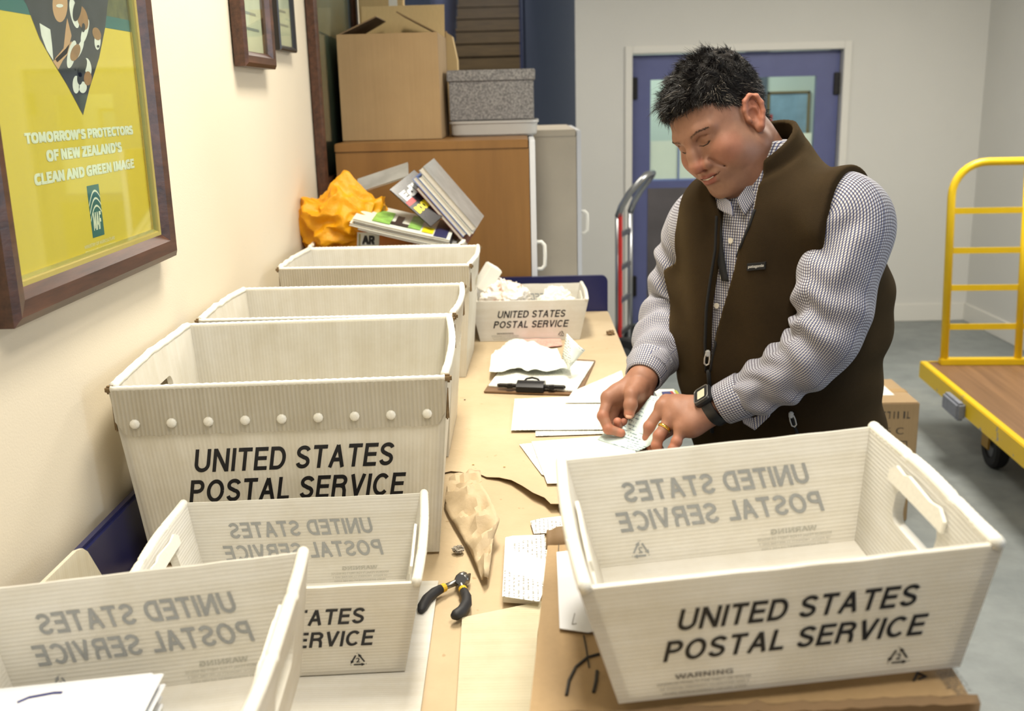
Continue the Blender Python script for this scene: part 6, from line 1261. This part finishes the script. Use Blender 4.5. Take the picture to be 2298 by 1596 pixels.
def sleeve(name, pts, rads, wr, parent, nu=150, nv=72, seed=0, ell_=0.92, side=None):
    pts = [Vector(p) for p in pts]; n = len(pts)
    def sp(t_):
        x = t_ * (n - 1); i = min(int(x), n - 2); f_ = x - i; p0, p1, p2, p3 = pts[max(i - 1, 0)], pts[i], pts[i + 1], pts[min(i + 2, n - 1)]
        c = 0.5 * ((2 * p1) + (p2 - p0) * f_ + (2 * p0 - 5 * p1 + 4 * p2 - p3) * f_ ** 2 + (3 * p1 - p0 - 3 * p2 + p3) * f_ ** 3); return c, np.interp(x, range(n), rads)
    cs = [sp(k / nu) for k in range(nu + 1)]; 
    w_s = max(3, nu // 16)
    def avg(k): w = min(w_s, k, nu - k); q = cs[k - w:k + w + 1]; c = Vector((0, 0, 0)); [c.__iadd__(x[0]) for x in q]; return c / len(q), sum(x[1] for x in q) / len(q)
    cs = [avg(k) for k in range(nu + 1)]; cs = [avg(k) for k in range(nu + 1)]
    L = 0; a = None; rings = []; uv = []; colL = [0.0] * nv
    for k in range(nu + 1):
        c, r = cs[k]; t_ = (cs[min(k + 1, nu)][0] - cs[max(k - 1, 0)][0]).normalized()
        if a is None: a = Vector(side) if side is not None else t_.orthogonal()
        if k: L += (c - cs[k - 1][0]).length
        a = (a - t_ * a.dot(t_)).normalized(); b = t_.cross(a); ring = []; base = []
        for j in range(nv):
            w_ = 2 * math.pi * j / nv; d = wr(k / nu, w_, L); p_ = c + (a * math.cos(w_) + b * math.sin(w_) * ell_) * (r + d) - PB; ring.append(p_)
            if k: colL[j] += (c + (a * math.cos(w_) + b * math.sin(w_) * ell_) * r - PB - last[j]).length
            base.append(c + (a * math.cos(w_) + b * math.sin(w_) * ell_) * r - PB); uv.append((w_ * 0.075, 0.25 * L + 0.75 * colL[j]))
        rings.append(ring); last = base
    m = MB(); m.loft(rings); o = m.build(name, M_shirt, parent, smooth=True, uv=uv, recalc=True)
    # repair the seam: unwrap the last column past 2*pi
    me = o.data; l = me.uv_layers[0]
    for p in me.polygons:
        us = [l.data[i].uv.x for i in p.loop_indices]
        if max(us) - min(us) > 0.2:
            for i in p.loop_indices:
                if l.data[i].uv.x < 0.2: l.data[i].uv.x += 2 * math.pi * 0.075
    o.modifiers.new('thick', 'SOLIDIFY').thickness = 0.0012; return o
def wr_noise(a, b, c, s): return mnoise.noise((a, b, c + s))
def fold(x, sharp=2.0): return 1 - abs(math.sin(x)) ** (1 / sharp) * 1.0
def wrL(t, w, L):
    f_ = 0.5 + 0.5 * math.cos(w - 1.75); e = math.exp(-((t - 0.55) / 0.13) ** 2); up = smoothstep(0.10, 0.25, t) * (1 - smoothstep(0.42, 0.62, t)); fo = smoothstep(0.60, 0.72, t) * (1 - smoothstep(0.90, 0.97, t))
    n = wr_noise(math.cos(w) * 1.2, math.sin(w) * 1.2, L * 7, 1)
    d = e * f_ * 0.008 * math.sin(L * 120 + 1.2 * math.sin(w) + 2.5 * n) + up * 0.0050 * math.sin(L * 52 - 2.6 * math.sin(w - 0.6) + 2.2 * n) * (0.35 + 0.65 * f_) + fo * 0.0045 * math.sin(L * 95 + 2.4 * math.cos(w) + 3 * n)
    return float(d + 0.006 * n * (1 - smoothstep(0.92, 0.97, t)))
def wrR(t, w, L):
    n = wr_noise(math.cos(w) * 1.3, math.sin(w) * 1.3, L * 8, 7); e = smoothstep(0.25, 0.45, t) * (1 - smoothstep(0.90, 0.97, t))
    return float(e * 0.0065 * math.sin(L * 88 + 1.6 * math.cos(w + 0.5) + 2.6 * n) + 0.006 * n * (1 - smoothstep(0.92, 0.97, t)))
# shirt body
def cloth_noise(P, s, sd): return np.array([mnoise.noise((p[0] * s, p[1] * s, p[2] * s + sd)) for p in P])
v, q = sdf_mesh(lambda P: torso(P, 0.004), (0.15, 1.62, 0.82), (0.95, 2.45, 1.60), 0.007)
SHIRT = to_obj('shirt', v - PBn, q, M_shirtb, PERSON)
LP = [SL - LEFT * 0.055 + A3(0, 0, -0.018), SL + LEFT * 0.002 + A3(0, 0, -0.030), at_(1897, 540, 1.855), at_(1878, 640, 1.825), at_(1851, 765, 1.805), at_(1772, 832, 1.838), at_(1694, 874, 1.872), at_(1640, 899, 1.888)]
sleeve('sleeve', LP, [0.074, 0.086, 0.083, 0.076, 0.068, 0.060, 0.049, 0.038], wrL, SHIRT, 220, 84, side=LEFT)
RP = [SR + LEFT * 0.055 + A3(0, 0, -0.018), SR - LEFT * 0.006 + A3(0, 0, -0.030), at_(1558, 575, 2.185), at_(1518, 690, 2.225), at_(1481, 775, 2.130), at_(1452, 832, 2.055)]
sleeve('sleeve', RP, [0.066, 0.082, 0.084, 0.073, 0.060, 0.046], wrR, SHIRT, 180, 84, side=LEFT)
def ring_tube(c, ax, ref, r, prof, n=48, a0=0, a1=2 * math.pi):
    """profile (radial offset, axial offset) swept about ax"""
    c, ax = Vector(c), Vector(ax).normalized(); a = Vector(ref); a = (a - ax * a.dot(ax)).normalized(); b = ax.cross(a)
    return [[c + ax * o_ + (a * math.cos(w) + b * math.sin(w)) * (r + p) for p, o_ in prof] for w in [a0 + (a1 - a0) * k / n for k in range(n + 1)]]
def cuff(P1, P2, r1, r2, name='cuff'):
    P1, P2 = Vector(P1), Vector(P2); ax = (P2 - P1).normalized(); a = Vector(LEFT); a = (a - ax * a.dot(ax)).normalized(); b = ax.cross(a); rows = []; uv = []; L = (P2 - P1).length
    for k, (t_, dr) in enumerate(((0, 0.0), (0.04, 0.0022), (0.5, 0.0026), (0.96, 0.0022), (1.0, 0.0005), (1.0, -0.002), (0.6, -0.003))):
        c = P1.lerp(P2, t_); r = r1 + (r2 - r1) * t_ + dr; rows.append([c + (a * math.cos(w) + b * math.sin(w)) * r - PB for w in [2 * math.pi * j / 48 for j in range(49)]]); uv += [(2 * math.pi * j / 48 * 0.045, t_ * L) for j in range(49)]
    m = MB(); m.loft(rows, close=False); return m.build(name, M_shirt, SHIRT, smooth=True, uv=uv)
dL = (np.array(LP[-1]) - np.array(LP[-2])); dL /= np.linalg.norm(dL); cuff(LP[-1] - dL * 0.032, LP[-1] + dL * 0.020, 0.0425, 0.0385)
dR = (np.array(RP[-1]) - np.array(RP[-2])); dR /= np.linalg.norm(dR); cuff(RP[-1] - dR * 0.030, RP[-1] + dR * 0.026, 0.0465, 0.0370)
# unbuttoned flap of the left cuff hanging under the wrist
m = MB(); rows = []; uv = []
qa = [at_(1660, 928, 1.868), at_(1690, 938, 1.860), at_(1735, 918, 1.850)]; qb = [at_(1668, 950, 1.866), at_(1694, 966, 1.856), at_(1728, 934, 1.852)]
for k in range(7):
    f_ = k / 6; rows.append([Vector(p) - PB for p in lerp_rows([qa[j] * (1 - f_) + qb[j] * f_ for j in range(3)], 9)]); uv += [(0.008 * j, 0.006 * k) for j in range(9)]
m.loft(rows, close=False); o = m.build('cuff_flap', M_shirt, SHIRT, uv=uv, smooth=True); o.modifiers.new('t', 'SOLIDIFY').thickness = 0.0015
# ---------------- vest
def hit(px, py, inf):
    r = np.array(ray(px, py)); p = np.array(CAM) + r * 1.3
    for _ in range(400):
        d = float(torso(p[None], inf)[0])
        if d < 0.0008: break
        p = p + r * min(max(d * 0.6, 0.0006), 0.03)
    return p
INF = 0.022
NA = h2w(A3(0, 0.028, -0.045)[None])[0] - NECK0; NA /= np.linalg.norm(NA)
LE = [hit(*p, INF) for p in ((1697, 430), (1690, 470), (1678, 508), (1658, 555), (1638, 621), (1618, 691), (1603, 768), (1592, 832))]
RE = [hit(*p, INF) for p in ((1596, 440), (1611, 480), (1608, 560), (1598, 621), (1588, 691), (1585, 768), (1585, 832))]
def edge_u(E): 
    z = np.array([p[2] for p in E]); u = torso_uv(np.array(E))[0]; o = np.argsort(z); return z[o], u[o]
zl, ul = edge_u(LE); zr, ur = edge_u(RE)
def vest(P):
    u, v = torso_uv(P); z = P[:, 2]
    fld = 0.0055 * np.sin(u * 46 + 8 * z + 1.0) * smoothstep(1.02, 1.16, z) * (1 - smoothstep(1.40, 1.46, z)) + 0.005 * np.sin(u * 30 - 24 * z) * (1 - smoothstep(0.04, 0.13, v)) + 0.0025 * np.sin(z * 60 + u * 30) * smoothstep(0.10, 0.2, np.abs(u))
    d = torso(P, INF) - fld
    wd = np.maximum(np.maximum(np.interp(z, zr, ur) - u, u - np.interp(z, zl, ul)), 0.02 - v); wd = np.maximum(wd, zr[0] - 0.004 - z); wd2 = wd; d = s_max(d, -wd, 0.004)
    for S_, sg in ((SL, 1), (SR, -1)):
        q = P - (S_ + A3(0, 0, -0.030)); du = q @ (LEFT * sg); rad = np.linalg.norm(q - np.outer(du, LEFT * sg), axis=1) - 0.117; d = s_max(d, -np.maximum(rad, 0.006 - du), 0.006)
        d = s_max(d, np.minimum((P - S_) @ (LEFT * sg) - 0.045, z - (S_[2] - 0.10)), 0.006)
    d = s_max(d, -rcone(P, NECK0 + A3(0, 0, -0.03), h2w(A3(0, 0.0, -0.06)[None])[0] + A3(0, 0, 0.04), 0.070, 0.080), 0.01)
    qn = P - NECK0; tn_ = qn @ NA; rn_ = np.linalg.norm(qn - np.outer(tn_, NA), axis=1); fr_ = np.clip((qn @ FRONT) / 0.09, -1, 1)
    d = s_max(d, tn_ - 0.034 - 0.02 * (u < 0), 0.006)
    cl = s_max(np.abs(rn_ - (0.101 - 0.10 * (tn_ - 0.02))) - 0.0055, np.maximum(tn_ - (0.074 - 0.012 * fr_), -0.03 - tn_), 0.005); cl = s_max(cl, -wd2, 0.004); d = s_min(d, cl, 0.008)
    return s_max(d, np.maximum(0.87 - z, z - 1.60), 0.008)
t = Nt('brown_fleece'); co = t.coord('Object'); f = t.noise(co, 900, 2); g = t.noise(co, 6, 4)
t.link(t.ramp(g, [(0.3, lin((37, 29, 19))), (0.7, lin((47, 37, 25)))]), t.b.inputs['Base Color']); t.b.inputs['Roughness'].default_value = 0.95; t.b.inputs['Specular IOR Level'].default_value = 0.1
t.b.inputs['Sheen Weight'].default_value = 0.35; t.b.inputs['Sheen Roughness'].default_value = 0.6; t.b.inputs['Sheen Tint'].default_value = lin((120, 98, 56)); t.bump(f, 0.5, 0.002); M_fleece = t.m
M_bind = mat('black_binding', (16, 16, 18), 0.8)
v, q = sdf_mesh(vest, (0.15, 1.62, 0.85), (0.95, 2.45, 1.62), 0.0045)
VEST = to_obj('fleece_vest', v - PBn, q, M_fleece, PERSON)
def hitv(px, py, off=0.0):
    r = np.array(ray(px, py)); p = np.array(CAM) + r * 1.45
    for _ in range(300):
        d = float(vest(p[None])[0]) - off
        if d < 0.0006: break
        p = p + r * min(max(d * 0.6, 0.0005), 0.03)
    return p
def run(E, inf, n=40):
    E = lerp_rows(list(E), n); return E
for E in (((1694, 470), (1681, 508), (1661, 555), (1641, 621), (1621, 691), (1606, 768), (1594, 832)), ((1608, 484), (1605, 560), (1595, 621), (1585, 691), (1582, 768), (1584, 832))):
    m = MB(); pts = [Vector(p) - PB for p in lerp_rows([hitv(*q_, 0.0) for q_ in E], 40)]; m.tube(pts, 0.0028, 8); m.build('zip_tape', M_bind, VEST, smooth=True)
# closed zip below, its pull, and the hand pocket zip
m = MB(); pts = [Vector(hitv(px, py, 0.001)) - PB for px, py in ((1590, 832), (1592, 860), (1594, 890), (1596, 930), (1598, 970))]; m.tube(pts, 0.0045, 8); m.build('zip_tape', M_bind, VEST, smooth=True)
M_zip = mat('zip_metal', (206, 204, 200), 0.35, 0.6)
def zip_pull(px, py, px2, py2, inf=0.007):
    a, b = Vector(hitv(px, py, inf)) - PB, Vector(hitv(px2, py2, inf)) - PB; d = (b - a); m = MB(); n = Vector(CAM) - PB - a; n.normalize(); s_ = d.cross(n).normalized() * 0.0048
    m.tube([a - s_ * 0.8, a + d * 0.4 - s_, a + d * 0.85 - s_ * 0.9, a + d, a + d * 0.85 + s_ * 0.9, a + d * 0.4 + s_, a + s_ * 0.8, a - s_ * 0.8], 0.0016, 8); m.box(a - d * 0.12, (0.009, 0.007, 0.013), None, 0.002); m.build('zip_pull', M_zip, VEST, smooth=False)
zip_pull(1588, 796, 1585, 820); zip_pull(1776, 934, 1783, 958)
m = MB(); m.tube([Vector(hitv(px, py, 0.001)) - PB for px, py in ((1772, 926), (1778, 945), (1790, 975))], 0.003, 6); m.build('pocket_zip', M_bind, VEST, smooth=True)
# chest patch with woven name
a, b, c = [np.array(hitv(*p, 0.003)) for p in ((1676, 608), (1717, 604), (1677, 592))]; ex, ey = b - a, c - a; nz = np.cross(ex, ey); nz /= np.linalg.norm(nz)
m = MB(); vs = [a, a + ex, a + ex + ey, a + ey]; m.add([Vector(p + nz * 0.001 - PBn) for p in vs] + [Vector(p - nz * 0.004 - PBn) for p in vs], [(0, 1, 2, 3), (7, 6, 5, 4), (0, 4, 5, 1), (1, 5, 6, 2), (2, 6, 7, 3), (3, 7, 4, 0)]); lp = m.build('chest_patch', M_bind, VEST)
tm = text_fit('patagonia', 0.86, 0.5, bold=0.03); m = MB(); put_text(m, tm, lambda u, v: Vector(a + ex * (0.07 + u) + ey * (0.25 + v) + nz * 0.0016 - PBn)); m.build('patch_lettering', mat('patch_grey', (170, 168, 164), 0.6), lp)
# ---------------- collars
NA = h2w(A3(0, 0.028, -0.045)[None])[0] - NECK0; NA /= np.linalg.norm(NA); FR_ = FRONT - NA * (FRONT @ NA); FR_ /= np.linalg.norm(FR_); SD_ = np.cross(NA, FR_); SD_ = SD_ if SD_ @ LEFT > 0 else -SD_
def collar(name, c, rows_, phis, m_, parent, uvs=True, thick=0.003):
    """rows_: list of functions phi -> (radius side, radius front, height)"""
    rows = []; uv = []
    for i, fn in enumerate(rows_):
        row = []
        for k, ph in enumerate(phis):
            rs, rf, h_ = fn(ph); row.append(Vector(c + SD_ * math.sin(ph) * rs + FR_ * math.cos(ph) * rf + NA * h_) - PB); uv.append((ph * 0.075, i * 0.012))
        rows.append(row)
    m = MB(); m.loft(rows, close=False); o = m.build(name, m_, parent, uv=uv, smooth=True, recalc=False); md = o.modifiers.new('t', 'SOLIDIFY'); md.thickness = thick; md.offset = 0; return o
def band(name, top, low, m_, parent, thick, bulge=0.004, n=48, rows_=7, roll=0.0):
    T_ = lerp_rows(smooth_row([at_(*p) for p in top]), n); L_ = lerp_rows(smooth_row([at_(*p) for p in low]), n); cen = np.mean(T_ + L_, axis=0); rows = []; uv = []
    for i in range(rows_):
        f_ = i / (rows_ - 1); row = []
        for k in range(n):
            p = T_[k] * (1 - f_) + L_[k] * f_; o_ = p - cen; o_ /= np.linalg.norm(o_); row.append(Vector(p + o_ * (bulge * math.sin(math.pi * f_) - roll * (1 - f_) ** 3) - PBn)); uv.append((k * 0.0055, f_ * 0.05))
        rows.append(row)
    m = MB(); m.loft(rows, close=False); o = m.build(name, m_, parent, uv=uv, smooth=True, recalc=False); md = o.modifiers.new('t', 'SOLIDIFY'); md.thickness = thick; md.offset = 0; return o
def smooth_row(P_):
    q = lerp_rows(P_, 60)
    for _ in range(12): q = [q[0]] + [(q[i - 1] + q[i] * 2 + q[i + 1]) / 4 for i in range(1, 59)] + [q[-1]]
    return q
band('collar', [(1654, 446, 1.922), (1675, 418, 1.935), (1696, 389, 1.955), (1715, 359, 1.985), (1729, 330, 2.030), (1733, 302, 2.080), (1710, 320, 2.150), (1650, 375, 2.130)],
     [(1672, 484, 1.912), (1694, 452, 1.922), (1708, 424, 1.940), (1720, 390, 1.968), (1737, 350, 2.015), (1742, 318, 2.085), (1712, 342, 2.165), (1640, 395, 2.150)], M_shirt, SHIRT, 0.003, 0.003)
band('collar', [(1590, 414, 2.040), (1604, 424, 2.000), (1622, 440, 1.962), (1640, 454, 1.932)], [(1584, 440, 2.030), (1596, 455, 1.990), (1618, 473, 1.948), (1645, 486, 1.918)], M_shirt, SHIRT, 0.003, 0.003, 20)
# black lanyard over the shirt front, buttons
m = MB(); pts = [hit(px, py, 0.012) for px, py in ((1609, 470), (1611, 520), (1614, 560), (1620, 600), (1627, 632))]; rows = []
for p in lerp_rows(pts, 20): rows.append([Vector(p - LEFT * 0.008 - PBn), Vector(p + LEFT * 0.008 - PBn)])
m.loft(rows, close=False); o = m.build('lanyard', M_bind, PERSON, smooth=True); o.modifiers.new('t', 'SOLIDIFY').thickness = 0.002
for px, py in ((1640, 540), (1622, 620), (1609, 686)):
    c = hit(px, py, 0.006); m = MB(); m.cyl(Vector(c - PBn) , Vector(c + FRONT * 0.002 - PBn), 0.0055, 14); m.build('button', mat('shirt_button', (206, 200, 188), 0.35), SHIRT)
# ---------------- trousers, shoes
M_trs = mat('navy_trousers', (22, 23, 32), 0.85, vary=0.15)
v, q = sdf_mesh(lambda P: s_max(s_min(legs(P, 0.014), s_max(torso(P, 0.010), P[:, 2] - 0.97, 0.004), 0.02) - 0.003 * np.sin(P[:, 2] * 40 + P[:, 0] * 20), np.maximum(0.05 - P[:, 2], P[:, 2] - 1.0), 0.01), (0.2, 1.6, 0.0), (1.0, 2.5, 1.05), 0.010); to_obj('trousers', v - PBn, q, M_trs, PERSON)
def shoe(A):
    def f(P):
        q = P - A3(A[0], A[1], 0); u, v_, z = q @ FRONT, q @ LEFT, q[:, 2]; L_ = np.stack([u, v_, z], 1)
        d = s_min(rcone(L_, A3(-0.055, 0, 0.045), A3(0.145, 0, 0.040), 0.040, 0.046), rcone(L_, A3(-0.02, 0, 0.05), A3(-0.01, 0, 0.11), 0.045, 0.044), 0.03); return s_max(d, -z + 0.001, 0.004)
    v, q = sdf_mesh(f, (A[0] - 0.25, A[1] - 0.25, -0.02), (A[0] + 0.25, A[1] + 0.25, 0.2), 0.007); return to_obj('shoe', v - PBn, q, mat('black_shoe_leather', (24, 23, 24), 0.4), PERSON)
shoe(AL); shoe(AR)
# ---------------- wrist watch and ring
wd_ = WL - EL; wd_ /= np.linalg.norm(wd_); wc_ = at_(1606, 914, 1.897); up_ = at_(1590, 884, 1.885) - wc_; up_ = up_ - wd_ * (up_ @ wd_); up_ /= np.linalg.norm(up_); rw = 0.0335
M_res = mat('black_resin', (22, 22, 25), 0.45); WT = thing('wrist_watch', None, None); bpy.data.objects.remove(WT)
m = MB(); m.loft(ring_tube(wc_ - PBn, wd_, up_, rw, [(-0.002, -0.011), (0.002, -0.011), (0.0028, -0.009), (0.0028, 0.009), (0.002, 0.011), (-0.002, 0.011)], 48), close=True); WATCH = m.build('wrist_watch', M_res, PERSON, auto=40)
sd_ = np.cross(wd_, up_); cc_ = wc_ + up_ * (rw + 0.001); WFm = lambda a, b, h_: Vector(cc_ + wd_ * a + sd_ * b + up_ * h_ - PBn)
def rrect(a, b, r, n=5): return [(sx * (a - r) + r * math.cos(R(a0 + 90 * k / n)), sy * (b - r) + r * math.sin(R(a0 + 90 * k / n))) for sx, sy, a0 in ((1, 1, 0), (-1, 1, 90), (-1, -1, 180), (1, -1, 270)) for k in range(n + 1)]
m = MB(); rg = [[WFm(x * s_, y * s_, h_) for x, y in rrect(0.0185, 0.0215, 0.008)] for s_, h_ in ((0.92, -0.004), (1.0, 0.0), (1.0, 0.006), (0.88, 0.0095), (0.70, 0.0098), (0.68, 0.0088))]; m.loft(rg, caps=True); m.build('watch_case', M_res, WATCH, auto=35)
m = MB(); m.tube([WFm(x * 0.86, y * 0.86, 0.0098) for x, y in rrect(0.0185, 0.0215, 0.008)] + [WFm(0.0185 * 0.86, (0.0215 - 0.008) * 0.86, 0.0098)], 0.0011, 6); m.build('watch_bezel', mat('grey_bezel', (120, 118, 116), 0.35, 0.6), WATCH, smooth=True)
m = MB(); m.add([WFm(x, y, 0.0099) for x, y in rrect(0.0085, 0.0115, 0.002)], [tuple(range(24))]); m.build('watch_display', mat('lcd_grey_green', (186, 182, 158), 0.3), WATCH)
p0, p1 = LF[2][0], LF[2][1]; ax_ = p1 - p0; c_ = p0 + ax_ * 0.56; m = MB(); m.loft(ring_tube(c_ - PBn, ax_, up_, 0.0122, [(-0.0008, -0.0030), (0.0010, -0.0028), (0.0016, 0), (0.0010, 0.0028), (-0.0008, 0.0030)], 40)); m.build('gold_ring', mat('gold', (232, 190, 90), 0.18, 1.0), PERSON, smooth=True)
